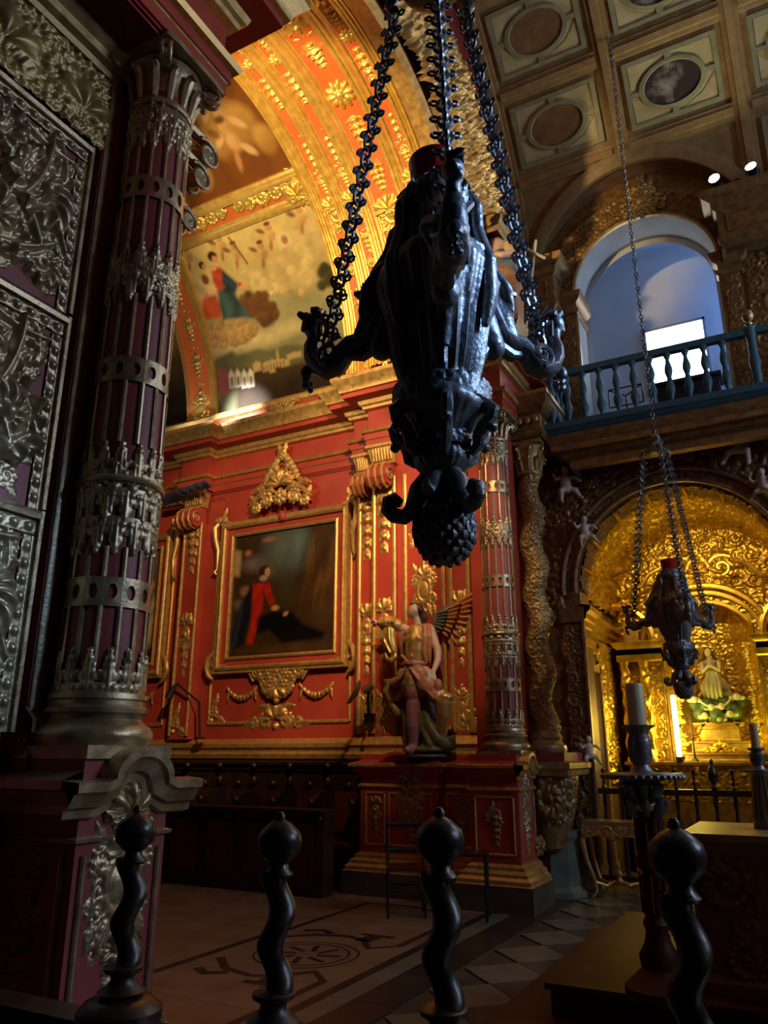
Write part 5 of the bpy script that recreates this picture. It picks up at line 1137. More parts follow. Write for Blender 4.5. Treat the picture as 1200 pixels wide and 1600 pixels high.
# tiered pedestal for the statue
for z0, z1, hw, dp in [(1.5, 1.62, .5, .42), (1.62, 1.78, .4, .36), (1.78, 1.98, .26, .30), (1.98, 2.04, .32, .34)]:
    MB().mould([(XR - hw, 12.95), (XR - hw, 12.95 - dp), (XR + hw, 12.95 - dp), (XR + hw, 12.95)], [(0, z0), (.02, z0 + .01), (0, z0 + .03), (0, z1 - .04), (.03, z1 - .02), (.03, z1), (-.3, z1)]).build('pedestal_tier', 'gold', rt, ang=30)
orn('mound', 'gold_chapel', rt, (XR, 12.57, 1.62), scl=(.5, .4))
# branched altar candelabra
def small_cand(x, lab):
    t = thing('altar_candelabrum', lab, 'candelabrum', (x, 12.38, 1.5)); MB().lathe([(.06, 0), (.05, .02), (.015, .05), (.012, .3), (.03, .32), (.012, .36), (.012, .62), (.05, .65), (0, .66)], 10).build('stem', 'iron', t)
    MB().tube([(-.16, 0, .5), (-.1, 0, .38), (0, 0, .36), (.1, 0, .38), (.16, 0, .5)], .008, 5).build('arm', 'iron', t)
    for dx in (-.16, .16): MB().lathe([(.005, .48), (.04, .51), (.04, .52), (0, .52)], 10, (dx, 0, 0)).build('drip_pan', 'iron', t)
small_cand(-1.50, 'thin dark candelabrum left of the chapel statue pedestal'); small_cand(-.72, 'thin dark candelabrum right of the chapel statue pedestal')
# hidden lamp tube at the left of the niche
tb = thing('tube_lamp', 'glowing yellow tube lamp upright beside the chapel niche', 'lamp', (-1.70, 12.3, 1.5))
MB().lathe([(.05, 0), (.05, .06), (.03, .07)], 12).build('holder', 'iron', tb); MB().lathe([(.035, .07), (.035, .92), (0, .94)], 12).build('tube', 'tube_glow', tb)
pl = bpy.data.lights.new('tube_light', 'POINT'); pl.energy = 18; pl.color = (1, .86, .08); pl.shadow_soft_size = .12
po = bpy.data.objects.new('tube_light', pl); COL.objects.link(po); po.parent = tb; po.location = (.14, -.16, .5)
area('chapel_lamp', (-1.2, 10.85, 4.75), (-1.2, 12.8, 3.0), 26, (1, .76, .26), .5, .15, 150)
spot('niche_lamp', (-.35, 12.2, 1.75), (-1.0, 12.9, 2.6), 26, (1, .95, .05), 120, .6, .1)

# ---- statue of the praying woman on a crescent
def figure_mesh(parts, voxel, sm=3):
    b = MB()
    for p in parts:
        if p[0] == 'b': b.ball(p[1], p[2], 14, 10, Matrix.Rotation(p[3], 4, p[4]) if len(p) > 3 else None)
        else: b.tube(p[1], p[2], 12, cap=True); b.ball(p[1][0], p[2][0] * .98, 10, 8); b.ball(p[1][-1], p[2][-1] * .98, 10, 8)
    return organic(b, voxel, sm)
vg = thing('praying_statue', 'praying woman statue standing on a white crescent in the chapel niche', 'statue', (XR, 12.68, 2.04))
link('robe', figure_mesh([('t', [(0, 0, .36), (.02, 0, .5), (.0, 0, .66), (-.02, 0, .82), (-.02, 0, .93)], [.12, .15, .12, .085, .05]), ('b', (-.02, .0, .88), (.12, .07, .05)), ('t', [(.1, -.01, .6), (.16, .0, .48), (.18, .02, .38)], [.06, .07, .05]), ('t', [(-.08, 0, .62), (-.15, 0, .5), (-.13, 0, .4)], [.06, .06, .05])]
     + [('t', [(-.08 + .05 * k, -.09, .72), (-.07 + .055 * k, -.14, .52), (-.08 + .06 * k, -.12, .36)], [.012, .022, .02]) for k in range(4)], .012), 'robe_grey', vg)
link('body', figure_mesh([('b', (-.03, -.02, 1.03), (.05, .055, .066)), ('t', [(-.02, 0, .92), (-.03, -.01, 1.0)], [.03, .028]), ('t', [(-.13, 0, .86), (-.13, -.07, .74), (-.04, -.13, .82)], [.035, .03, .022]), ('t', [(.1, 0, .86), (.1, -.07, .74), (.0, -.13, .82)], [.035, .03, .022]), ('t', [(-.02, -.13, .81), (-.025, -.145, .9)], [.022, .012])], .009), 'skin_pale', vg)
link('hair', figure_mesh([('b', (-.03, .01, 1.05), (.062, .06, .066)), ('t', [(-.08, .01, 1.03), (-.1, .01, .92), (-.09, -.01, .84)], [.025, .03, .015]), ('t', [(.03, .01, 1.03), (.05, .01, .92), (.05, -.01, .84)], [.025, .03, .015])], .01), 'hair', vg)
MB().tube([(.24 * math.cos(a), -.16, .42 + .20 * math.sin(a)) for a in np.linspace(PI * 1.08, PI * 1.92, 15)], list(.022 * np.sin(np.linspace(.25, PI - .25, 15))), 8).build('crescent', 'cream_white', vg)
cl = MB()
for k, (x, y, z, r) in enumerate([(0, 0, .17, .17), (-.22, -.02, .14, .12), (.22, -.02, .16, .13), (0, -.1, .1, .12), (-.3, .02, .28, .1), (.32, .02, .3, .1), (-.12, -.08, .26, .1), (.12, -.08, .26, .1)]): cl.ball((x, y, z), r)
link('cloud', organic(cl, .02, 2), 'leaf_green', vg)
for k, (x, z) in enumerate([(-.28, .34), (-.16, .1), (.02, .06), (.18, .12), (.3, .36), (-.06, .22), (.08, .23)]):
    hd = MB().ball((x, -.16, z), (.05, .05, .056)).build('cherub_head', 'skin_pale', vg); MB().ball((x, -.145, z + .02), (.055, .05, .05)).build('cherub_hair', 'hair', hd)
    MB().ball((x - .06, -.13, z - .02), (.05, .02, .03)).build('cherub_wing', 'cream_white', hd); MB().ball((x + .06, -.13, z - .02), (.05, .02, .03)).build('cherub_wing', 'cream_white', hd)
MB().tube([(-.03 + .19 * math.cos(a), .06, .78 + .42 * math.sin(a)) for a in np.linspace(0, 2 * PI, 49)[:-1]], .014, 6, closed=True).build('oval_aureole', 'gold_chapel', vg)

# ---- chapel rail with turned spindles above and below
cr = thing('chapel_rail', 'low black rail with turned spindles across the golden chapel entrance', 'rail', (0, 0, 0))
MB().box(XA - 1.3, XA + 1.3, 10.42, 10.54, 1.12, 1.19).build('top_rail', 'ebony', cr, False); MB().box(XA - 1.3, XA + 1.3, 10.44, 10.52, .12, .18).build('bottom_rail', 'ebony', cr, False)
up = MB().lathe([(.02, 0), (.03, .015), (.014, .04), (.022, .07), (.012, .10), (.02, .13), (.011, .16), (.016, .18), (.028, .205), (.022, .23), (0, .245)], 10).mesh('finial_spindle')
dn = MB().lathe([(.02, 0), (.03, .03), (.018, .08), (.035, .2), (.022, .38), (.032, .5), (.03, .62), (.018, .75), (.03, .86), (.02, .94)], 10).mesh('spindle')
urn = MB().lathe([(.03, 0), (.05, .02), (.02, .06), (.055, .13), (.06, .2), (.03, .27), (.015, .29), (.025, .33), (0, .36)], 14).mesh('urn_finial')
for k in range(12):
    x = XA - 1.2 + .218 * k
    link('finial_spindle' if k != 6 else 'urn_finial', up if k != 6 else urn, 'ebony', cr, (x, 10.48, 1.19)); link('spindle', dn, 'ebony', cr, (x, 10.48, .18))

# ---- gilt console table in front of the chapel pier
ct = thing('console_table', 'gilt carved console table with curved legs near the chapel entrance', 'table', (-2.20, 10.02, 0))
MB().box(-.36, .36, -.2, .2, .80, .84).build('table_top', 'stone_tan', ct, False)
link('carved_apron', relief_mesh('carved_apron', .7, .22, lambda S, T: np.where(T > .05 + .10 * np.abs(np.sin(S / .7 * PI * 2)) * (.5), fill_carving(S, T, .7, .22, 81, .06, .75, .8, .5) + .01, -.02), .01, lambda S, T, H: (-.35 + S, -.18 - H, .58 + T), cut=-.005), 'gold', ct)
MB().box(-.34, .34, -.17, .17, .68, .80).build('apron_core', 'gold_brown', ct, False)
for sx in (-1, 1):
    for sy in (-1, 1): MB().tube([(sx * .31, sy * .15, .74), (sx * .36, sy * .18, .62), (sx * .33, sy * .16, .42), (sx * .26, sy * .13, .2), (sx * .24, sy * .12, .08), (sx * .29, sy * .15, .012)], [.04, .035, .024, .018, .02, .012], 8).build('leg', 'gold', ct)
sg = MB(); sg.tube([(-.25, -.12, .17), (-.14, -.06, .13), (-.06, 0, .17), (0, 0, .15), (.06, 0, .17), (.14, -.06, .13), (.25, -.12, .17)], .018, 7); sg.tube([(-.25, .12, .17), (-.1, .03, .14), (0, 0, .15), (.1, .03, .14), (.25, .12, .17)], .016, 7); sg.build('stretcher', 'gold', ct)
MB().lathe([(.03, .15), (.045, .18), (.02, .22), (.04, .26), (.015, .30), (.025, .34), (0, .40)], 10).build('stretcher_finial', 'gold', ct)

# ---- painted putti on the archway
def putto(loc, rz, lab, k=1., wing=True, pose=0):
    t = thing('cherub_figure', lab, 'cherub', loc, rz, 'painted cherubs on the dark archway', k)
    d = -1 if pose else 1
    link('body', figure_mesh([('b', (0, -.02, .40), (.055, .058, .065)), ('t', [(0, 0, .33), (0, 0, .28), (0, 0, .2), (.01, 0, .13)], [.035, .075, .075, .08]), ('t', [(-.07, 0, .29), (-.14, -.03, .25), (-.18, -.06, .32)], [.032, .027, .022]), ('t', [(.07, 0, .29), (.14, -.04, .28), (.20, -.05, .22)], [.032, .027, .022]),
        ('t', [(-.03, 0, .12), (-.09 * d, -.08, .06), (-.08 * d, -.04, -.07)], [.05, .042, .026]), ('t', [(.04, 0, .12), (.12 * d, -.05, .09), (.19 * d, -.02, .0)], [.05, .042, .026]), ('b', (.2 * d, -.04, -.02), (.03, .045, .022)), ('b', (-.08 * d, -.06, -.09), (.026, .045, .02))], .012), 'skin_pale', t)
    link('hair', figure_mesh([('b', (0, .0, .42), (.06, .055, .055)), ('b', (.03, -.02, .45), .028), ('b', (-.03, -.02, .45), .028)], .012), 'hair', t)
    if wing:
        for s in (-1, 1): MB().tube([(s * .03, .05, .3), (s * .12, .08, .38), (s * .19, .08, .36), (s * .22, .07, .26)], [.02, .04, .035, .01], 8, flat=.4).build('wing', 'blue_grey', t)
    return t
putto((-2.52, 10.16, 5.02), .5, 'pale cherub perched left on the dark chapel archway')
putto((-.26, 10.16, 5.18), -.2, 'cherub reclining at the upper right of the chapel archway', 1.1, False, 1)
putto((-2.32, 10.22, 4.36), .4, 'small cherub climbing low on the left of the chapel archway', .8, False)
putto((-.06, 10.22, 4.66), -.3, 'small cherub on the right curve of the chapel archway', .8, False, 1)
putto((-2.50, 10.24, 1.50), .6, 'small cherub beside the bracket of the twisted column', .7, False)
# ================================================================== HANGING LAMPS
def make_lamp(label, loc, az, ztop, up_len, grp='black hanging sanctuary lamps'):
    """loc = floor point below; local z is world height; third arm points along azimuth az"""
    t = thing('sanctuary_lamp', label, 'hanging lamp', (loc[0], loc[1], 0), az, grp)
    # pine cone pendant
    pc = MB().lathe([(0.002, 2.165), (.03, 2.175), (.065, 2.20), (.092, 2.245), (.098, 2.29), (.09, 2.33), (.06, 2.36)], 24).build('pine_cone', 'jet', t)
    sc = MB()
    for j in range(8):
        z = 2.185 + j * .0205; r = np.interp(z, [2.165, 2.175, 2.20, 2.245, 2.29, 2.33], [.002, .03, .065, .092, .098, .09]); n = max(5, int(r * 170))
        for k in range(n):
            a = 2 * PI * (k + .5 * (j % 2)) / n; c_, s_ = math.cos(a), math.sin(a); sc.ball((r * .955 * c_, r * .955 * s_, z), (.015, .015, .019), 6, 4)
    o_ = sc.build('scales', 'jet', pc); o_['kind'] = 'stuff'
    # acanthus curls around the cone
    for k in range(6):
        a = k * PI / 3 + PI / 6; c_, s_ = math.cos(a), math.sin(a); big = k % 2 == 0; e = 1. if big else .72
        pts = [(.05, 2.46), (.078, 2.42), (.09, 2.38), (.105, 2.345), (.13, 2.325), (.16, 2.33), (.18, 2.352), (.178, 2.378), (.16, 2.388), (.146, 2.376), (.15, 2.36)] if big else [(.05, 2.46), (.076, 2.43), (.09, 2.40), (.11, 2.385), (.125, 2.395), (.12, 2.41), (.11, 2.405)]
        R_ = [.03, .034, .032, .028, .026, .026, .026, .024, .022, .018, .01][:len(pts)] if big else [.022, .024, .022, .02, .016, .012, .008]
        MB().tube([(c_ * r, s_ * r, z) for r, z in pts], R_, 9).build('acanthus_curl', 'jet', t)
    # lobed body: rounded triangle with ribs towards the arms
    def prof(z): return np.interp(z, [2.36, 2.40, 2.43, 2.47, 2.50, 2.53, 2.545, 2.57, 2.60, 2.645, 2.665, 2.69, 2.72, 2.74, 2.78, 2.83, 2.88, 2.95, 3.04, 3.12, 3.20, 3.25, 3.28, 3.32, 3.40, 3.46, 3.50, 3.54, 3.56],
                                    [.05, .05, .045, .06, .092, .098, .088, .088, .105, .135, .16, .168, .16, .132, .118, .128, .142, .155, .17, .195, .215, .205, .165, .15, .14, .14, .15, .145, .09])
    zz = np.linspace(2.36, 3.56, 110); aa = np.linspace(0, 2 * PI, 97)[:-1]; P = []
    for a in aa:
        lob = 1 + .10 * math.cos(3 * (a)) ; flu = .007 * math.cos(24 * a); row = []
        for z in zz:
            k = np.clip((z - 2.5) / .3, 0, 1); r = prof(z) * (1 + (lob - 1) * k) + flu * (1 if 2.79 < z < 3.2 or 3.29 < z < 3.46 else .25)
            row.append((r * math.cos(a), r * math.sin(a), z))
        P.append(row)
    body = MB().grid(P, cu=True).build('body', 'jet', t, ang=60)
    def band(z0, h, r0, seed, size, n, amp=1.):
        w_ = 2 * PI * r0; me = cyl_relief('carved_band', r0, z0, h, lambda S, T: fill_carving(S, T, w_, h, seed, size, .75, .8, .6), n, .002, amp=amp); link('carved_band', me, 'jet', body)
    band(2.55, .11, .095, 91, .04, 120); band(2.70, .07, .16, 92, .03, 150); band(3.16, .11, .18, 93, .045, 150); band(3.44, .10, .13, 94, .04, 120)
    # six buttress scrolls on the lower body
    for k in range(6):
        a = k * PI / 3; c_, s_ = math.cos(a), math.sin(a)
        MB().tube([(c_ * r, s_ * r, z) for r, z in [(.10, 2.52), (.125, 2.545), (.13, 2.58), (.145, 2.61), (.175, 2.635), (.185, 2.665), (.168, 2.685), (.15, 2.672), (.155, 2.655)]], [.012, .02, .022, .022, .022, .02, .018, .014, .008], 8).build('buttress_scroll', 'jet', t)
        MB().ball((c_ * .178, s_ * .178, 2.60), .018, 8, 6).build('berry', 'jet', t)
    # upper leaf consoles above each arm, and leaves between
    for k in range(6):
        a = k * PI / 3; big = k % 2 == 0; R_ = Matrix.Rotation(a, 4, 'Z')
        if big: pr_ = [('t', [(.13, 0, 3.50), (.17, 0, 3.46), (.19, 0, 3.38), (.24, 0, 3.30), (.27, 0, 3.22), (.24, 0, 3.15)], [.02, .032, .034, .042, .045, .03]), ('t', [(.14, 0, 3.36), (.19, 0, 3.26), (.26, 0, 3.14), (.31, 0, 3.05)], [.04, .055, .055, .045]), ('t', [(.14, 0, 3.22), (.18, 0, 3.10), (.23, 0, 3.0)], [.05, .06, .05]), ('t', [(.20, .05, 3.30), (.26, .06, 3.22), (.29, .045, 3.14)], [.02, .026, .016]), ('t', [(.20, -.05, 3.30), (.26, -.06, 3.22), (.29, -.045, 3.14)], [.02, .026, .016]), ('b', (.295, 0, 3.235), (.035, .03, .03))]
        else: pr_ = [('t', [(.13, 0, 3.52), (.155, 0, 3.46), (.155, 0, 3.36), (.175, 0, 3.28), (.195, 0, 3.22), (.18, 0, 3.17)], [.016, .024, .024, .024, .026, .02]), ('t', [(.19, 0, 3.2), (.19, 0, 3.1), (.17, 0, 2.98)], [.03, .03, .016])]
        o = link('leaf_console', figure_mesh(pr_, .010, 2), 'jet', t); o.rotation_euler = (0, 0, a)
        if big:
            for z0, x1 in ((3.262, .30), (3.235, .335)): MB().box(.18, x1, -.03, .03, z0, z0 + .014).xf(R_).build('ledge', 'jet', t, False)
        for sgn in (-1, 1): MB().tube([(.118, sgn * .03, 3.50), (.138, sgn * .036, 3.545), (.142, sgn * .03, 3.515)], [.018, .018, .008], 8).xf(R_).build('rim_leaf', 'jet', t)
    # arms with volute, cherub head and ring
    for k in range(3):
        a = k * 2 * PI / 3; arm = link('arm', None, None, t, (.015 * math.cos(a), .015 * math.sin(a), .06), (0, 0, a))
        MB().tube([(r, 0, z) for r, z in [(.12, 3.16), (.17, 3.12), (.21, 3.05), (.25, 3.0), (.30, 2.985), (.345, 2.99), (.375, 2.965), (.41, 2.925), (.455, 2.92), (.495, 2.945), (.52, 2.99), (.525, 3.03), (.515, 3.065), (.525, 3.10)]], [.05, .06, .058, .05, .045, .042, .045, .05, .05, .046, .04, .035, .028, .022], 10, flat=.85).build('s_scroll', 'jet', arm)
        MB().tube([(r, 0, z) for r, z in [(.135, 2.80), (.15, 2.88), (.185, 2.945), (.24, 2.955), (.30, 2.935), (.34, 2.945), (.345, 2.97)]], [.018, .026, .03, .028, .026, .022, .012], 9).build('lower_scroll', 'jet', arm)
        for sy in (-1, 1):
            MB().tube([(.42 + .05 * (1 - q / 15) * math.cos(q * .7 - 1.5), sy * .042, 2.955 + .05 * (1 - q / 15) * math.sin(q * .7 - 1.5)) for q in range(14)], .011, 6).build('volute', 'jet', arm)
            MB().tube([(.47, sy * .035, 3.05), (.45, sy * .06, 3.09), (.43, sy * .055, 3.07)], [.014, .012, .006], 6).build('leaf_curl', 'jet', arm)
        hd = link('cherub_head', figure_mesh([('b', (.535, 0, 3.135), (.036, .034, .043)), ('b', (.572, 0, 3.128), (.010, .009, .010)), ('b', (.555, .014, 3.108), .014), ('b', (.555, -.014, 3.108), .014), ('t', [(.52, 0, 3.07), (.53, 0, 3.11)], [.026, .022])], .007, 2), 'jet', arm)
        hr = MB()
        for j in range(9): q = j / 8 * PI; hr.tube([(.535 + .03 * math.cos(q), .0 + .03 * math.sin(q * 2) , 3.165), (.53 + .045 * math.cos(q), .02 * math.cos(q * 3), 3.18), (.51 + .04 * math.cos(q), .03 * math.sin(q * 3), 3.15)], [.012, .014, .006], 5)
        hr.build('hair_tuft', 'jet', hd)
        MB().tube([(.49, 0, 3.13), (.465, 0, 3.12), (.455, 0, 3.09), (.465, 0, 3.065)], [.012, .014, .012, .008], 7).build('ear_scroll', 'jet', arm)
        MB().lathe([(.0, 0), (.02, .01), (.025, .03), (.015, .05), (0, .055)], 10, (.545, 0, 2.90)).build('pendant_bud', 'jet', arm)
        for j in range(6): MB().ball((.54 + .012 * math.cos(j * 2.1), .014 * math.sin(j * 2.1), 2.895 - .008 * j), .012, 6, 5).build('grape', 'jet', arm)
        MB().ball((.20, .0, 3.19), (.05, .05, .04), 12, 8).build('leaf_boss', 'jet', arm)
    # glass cup
    MB().lathe([(.05, 3.56), (.085, 3.565), (.09, 3.60), (.10, 3.70), (.102, 3.71), (.096, 3.71), (.085, 3.60), (.0, 3.59)], 24).build('red_glass_cup', 'red_glass', t)
    MB().lathe([(.09, 3.54), (.11, 3.55), (.115, 3.58), (.10, 3.595), (.09, 3.59)], 24, cap=False).build('cup_ring', 'jet', t)
    # three chains to the canopy
    lm = MB().tube([(.022 * math.cos(q), 0, .030 * math.sin(q)) for q in np.linspace(0, 2 * PI, 11)[:-1]], .0075, 5, closed=True)
    Lv = np.concatenate(lm.V); Lf = list(lm.F)
    fl_ = MB().tube([(.013 * math.cos(q), 0, .013 * math.sin(q)) for q in np.linspace(0, 2 * PI, 8)[:-1]], .006, 4, closed=True); Bv = np.concatenate(fl_.V); Bf = list(fl_.F)
    for k in range(3):
        a = k * 2 * PI / 3; A = Vector((.47 * math.cos(a), .47 * math.sin(a), 3.08)); B = Vector((.17 * math.cos(a), .17 * math.sin(a), ztop)); d = B - A; n = int(d.length / .040); chb = MB()
        q0 = Vector((0, 0, 1)).rotation_difference(d.normalized())
        for i in range(n):
            M = Matrix.Translation(A + d * ((i + .5) / n)) @ q0.to_matrix().to_4x4() @ Matrix.Rotation(i * PI / 2 + a, 4, 'Z'); m3 = np.array(M)
            chb.add(Lv @ m3[:3, :3].T + m3[:3, 3], Lf)
            for sx in (-1, 1): M2 = m3.copy(); chb.add((Bv + np.array([sx * .034, 0, .012])) @ m3[:3, :3].T + m3[:3, 3], Bf)
        chb.build('chain', 'jet_chain', t)['kind'] = 'stuff'
    # canopy
    cz = ztop
    MB().lathe([(.06, cz + .02), (.10, cz + .03), (.13, cz + .05), (.10, cz + .08), (.06, cz + .12), (.04, cz + .18), (.06, cz + .22), (.05, cz + .27), (.02, cz + .30), (.03, cz + .33), (0, cz + .36)], 18).build('canopy', 'jet', t)
    for k in range(3):
        a = k * 2 * PI / 3; c_, s_ = math.cos(a), math.sin(a)
        MB().tube([(c_ * r, s_ * r, cz + z) for r, z in [(.07, .06), (.12, .10), (.17, .09), (.195, .05), (.18, .01), (.155, .02)]], [.022, .028, .026, .024, .02, .012], 8).build('canopy_arm', 'jet', t)
        MB().tube([(c_ * r, s_ * r, cz + z) for r, z in [(.05, .2), (.09, .23), (.11, .20), (.095, .17)]], [.012, .016, .014, .008], 6).build('canopy_curl', 'jet', t)
    chb = MB(); z = cz + .36; i = 0
    while z < cz + .36 + up_len:
        M = np.array(Matrix.Translation((0, 0, z + .025)) @ Matrix.Rotation(i * PI / 2, 4, 'Z')); chb.add(Lv @ M[:3, :3].T + M[:3, 3], Lf); z += .052; i += 1
    chb.build('suspension_chain', 'jet_chain', t)['kind'] = 'stuff'
    return t
make_lamp('large near black sanctuary lamp with red glass cup in the centre foreground', (-.935, 2.17), math.atan2(2.17, -.935) + PI + .09, 4.56, .9)
make_lamp('smaller distant black sanctuary lamp hanging before the golden chapel', (-1.13, 9.05), math.atan2(9.05, -1.13) + PI + .25, 4.98, 6.2)

# ================================================================== ANGEL STATUE
ag = thing('angel_statue', 'painted winged angel statue in gold and pink drapery on the red pedestal', 'statue', (-4.33, 8.98, 1.60))
A_body = [('b', (.015, -.03, 1.775), (.082, .088, .105), .35, 'Y'), ('t', [(.055, .0, 1.58), (.04, -.01, 1.68)], [.055, .05]), ('b', (-.075, -.05, 1.77), (.020, .018, .016)), ('b', (-.055, -.05, 1.715), (.03, .03, .025)), ('b', (.06, -.095, 1.765), (.012, .02, .028)),
    ('b', (.055, .0, 1.50), (.19, .11, .10)), ('t', [(.055, 0, 1.45), (.05, 0, 1.28), (.03, 0, 1.12)], [.15, .14, .12]),
    # right arm stretched out to the left
    ('t', [(-.10, -.01, 1.54), (-.22, -.05, 1.60), (-.36, -.10, 1.645), (-.47, -.12, 1.65)], [.065, .06, .05, .036]), ('b', (-.50, -.125, 1.65), (.045, .03, .035)),
    ('t', [(-.52, -.14, 1.665), (-.58, -.15, 1.67), (-.625, -.15, 1.672)], [.013, .012, .010]), ('t', [(-.53, -.125, 1.655), (-.575, -.13, 1.64), (-.565, -.13, 1.615)], [.013, .012, .011]), ('t', [(-.53, -.11, 1.645), (-.565, -.11, 1.625), (-.55, -.11, 1.605)], [.013, .012, .011]), ('t', [(-.52, -.10, 1.635), (-.545, -.095, 1.615), (-.53, -.10, 1.6)], [.012, .011, .010]), ('t', [(-.485, -.15, 1.66), (-.51, -.17, 1.68), (-.535, -.17, 1.685)], [.014, .013, .010]),
    # left arm hanging to the hip
    ('t', [(.22, 0, 1.53), (.28, -.02, 1.40), (.345, -.04, 1.24), (.36, -.08, 1.12), (.335, -.14, 1.0)], [.07, .062, .052, .045, .034]), ('b', (.325, -.155, .965), (.036, .03, .045)),
    ('t', [(.31, -.17, .94), (.295, -.185, .90), (.30, -.18, .865)], [.013, .012, .010]), ('t', [(.325, -.175, .935), (.318, -.19, .89), (.325, -.185, .855)], [.013, .012, .010]), ('t', [(.342, -.17, .935), (.345, -.18, .89), (.352, -.175, .858)], [.013, .012, .010]), ('t', [(.355, -.16, .94), (.368, -.165, .90), (.375, -.16, .87)], [.012, .011, .010]), ('t', [(.30, -.15, .97), (.275, -.165, .945), (.262, -.17, .92)], [.014, .013, .010]),
    # legs: standing leg and bent leg
    ('t', [(-.03, -.02, 1.02), (.0, -.06, .78), (.03, -.10, .58), (.025, -.09, .34), (.0, -.05, .10)], [.11, .10, .078, .072, .045]), ('b', (-.02, -.10, .04), (.045, .10, .04)),
    ('t', [(.12, -.02, 1.0), (.30, -.12, .78), (.47, -.16, .62), (.40, -.08, .38), (.34, .02, .16)], [.11, .10, .078, .06, .04])]
link('body', figure_mesh(A_body, .012, 3), 'skin', ag)
hair = [('b', (.05, .0, 1.80), (.085, .085, .092)), ('b', (.10, .03, 1.73), (.06, .06, .08)), ('t', [(.11, .0, 1.78), (.14, .02, 1.68), (.12, .02, 1.58)], [.04, .045, .02])] + [('b', (.0 + .02 * k, -.07 + .012 * k, 1.865 - .008 * k), .026) for k in range(6)] + [('b', (.12, -.05 + .03 * k, 1.78 - .02 * k), .03) for k in range(4)]
link('hair', figure_mesh(hair, .012, 2), 'hair', ag)
link('breastplate', figure_mesh([('t', [(.04, -.015, 1.49), (.05, -.03, 1.40), (.045, -.03, 1.27), (.03, -.02, 1.14)], [.13, .155, .15, .135]), ('b', (-.03, -.13, 1.40), (.07, .04, .06)), ('b', (.10, -.13, 1.40), (.07, .04, .06)), ('b', (.03, -.13, 1.2), (.06, .04, .08))], .013, 3), 'gold', ag)
link('sleeve', figure_mesh([('t', [(-.20, -.05, 1.60), (-.28, -.07, 1.63), (-.36, -.10, 1.645), (-.43, -.115, 1.65)], [.075, .095, .09, .06])] + [('t', [(-.22 - .05 * k, -.10, 1.56), (-.23 - .05 * k, -.17, 1.64), (-.22 - .05 * k, -.1, 1.72)], [.016, .022, .016]) for k in range(5)], .012, 2), 'gold', ag)
link('hanging_sleeve', figure_mesh([('t', [(-.30, -.07, 1.60), (-.32, -.09, 1.48), (-.28, -.10, 1.36), (-.24, -.10, 1.24), (-.25, -.10, 1.17)], [.07, .085, .075, .05, .03]), ('t', [(-.24, -.10, 1.26), (-.21, -.12, 1.19), (-.26, -.14, 1.14), (-.33, -.13, 1.17), (-.36, -.12, 1.24)], [.03, .032, .035, .03, .02]), ('t', [(-.36, -.13, 1.56), (-.36, -.16, 1.4), (-.27, -.17, 1.24)], [.02, .022, .016]), ('t', [(-.29, -.15, 1.56), (-.27, -.18, 1.4), (-.22, -.16, 1.26)], [.02, .022, .016])], .012, 2), 'gold_yellow', ag)
link('sash', figure_mesh([('t', [(-.15, -.06, 1.09), (-.06, -.14, 1.10), (.06, -.15, 1.09), (.17, -.07, 1.09), (.2, .02, 1.09)], [.035, .04, .04, .04, .03]), ('b', (-.01, -.17, 1.10), (.045, .03, .035)), ('t', [(-.03, -.16, 1.12), (-.09, -.17, 1.19), (-.14, -.14, 1.20)], [.02, .026, .012]), ('t', [(.02, -.17, 1.12), (.05, -.18, 1.18), (.03, -.17, 1.22)], [.02, .024, .012])], .012, 2), 'cloth_pink', ag)
link('sash_drape', figure_mesh([('b', (.12, -.14, .97), (.13, .075, .10), .6, 'Y'), ('b', (.24, -.17, .82), (.16, .085, .12), .75, 'Y'), ('b', (.35, -.16, .69), (.12, .08, .10), .8, 'Y'), ('b', (.40, -.17, .80), (.055, .06, .09)), ('b', (-.12, -.12, .97), (.09, .07, .07), -.8, 'Y'), ('b', (-.22, -.09, .87), (.11, .07, .07), -.5, 'Y')] + [('t', [(.02 + .03 * k, -.20, 1.04 - .02 * k), (.14 + .03 * k, -.235, .90 - .04 * k), (.27 + .03 * k, -.235, .74 - .03 * k)], [.012, .018, .012]) for k in range(4)] + [('t', [(-.03, -.19, 1.05 - .04 * k), (-.12, -.185, .95 - .04 * k), (-.25, -.15, .86 - .02 * k)], [.012, .018, .012]) for k in range(2)], .012, 2), 'cloth_pink', ag)
link('skirt', figure_mesh([('t', [(.03, 0, 1.10), (.03, -.01, .98), (.02, -.01, .82)], [.15, .18, .20]), ('b', (-.02, -.12, .93), (.07, .08, .10)), ('b', (.0, -.13, .80), (.08, .07, .10)), ('t', [(-.12, .0, .94), (-.24, .02, .88), (-.34, .02, .86), (-.42, .02, .90)], [.08, .09, .08, .04]), ('t', [(-.14, .02, .86), (-.28, .05, .74), (-.38, .05, .64), (-.28, .07, .5)], [.10, .11, .08, .05]), ('t', [(-.34, -.03, .86), (-.40, -.04, .76), (-.36, -.02, .66)], [.04, .05, .03])], .014, 2), 'gold_dull', ag)
link('green_cloak', figure_mesh([('t', [(.08, .10, .92), (.10, .12, .6), (.14, .10, .3), (.20, .06, .1)], [.16, .18, .17, .13]), ('t', [(-.12, .08, .8), (-.15, .10, .5), (-.12, .08, .2), (-.10, .06, .07)], [.08, .09, .08, .07]), ('t', [(.15, -.02, .62), (.20, -.04, .36), (.32, -.03, .18), (.42, 0, .10)], [.05, .07, .09, .09]), ('t', [(.1, -.04, .5), (.14, -.06, .28), (.24, -.07, .10)], [.035, .045, .05]), ('b', (.16, .03, .05), (.32, .16, .05)), ('t', [(.42, -.02, .14), (.50, 0, .2), (.50, .02, .08)], [.05, .05, .04])], .016, 3), 'cloth_green', ag)
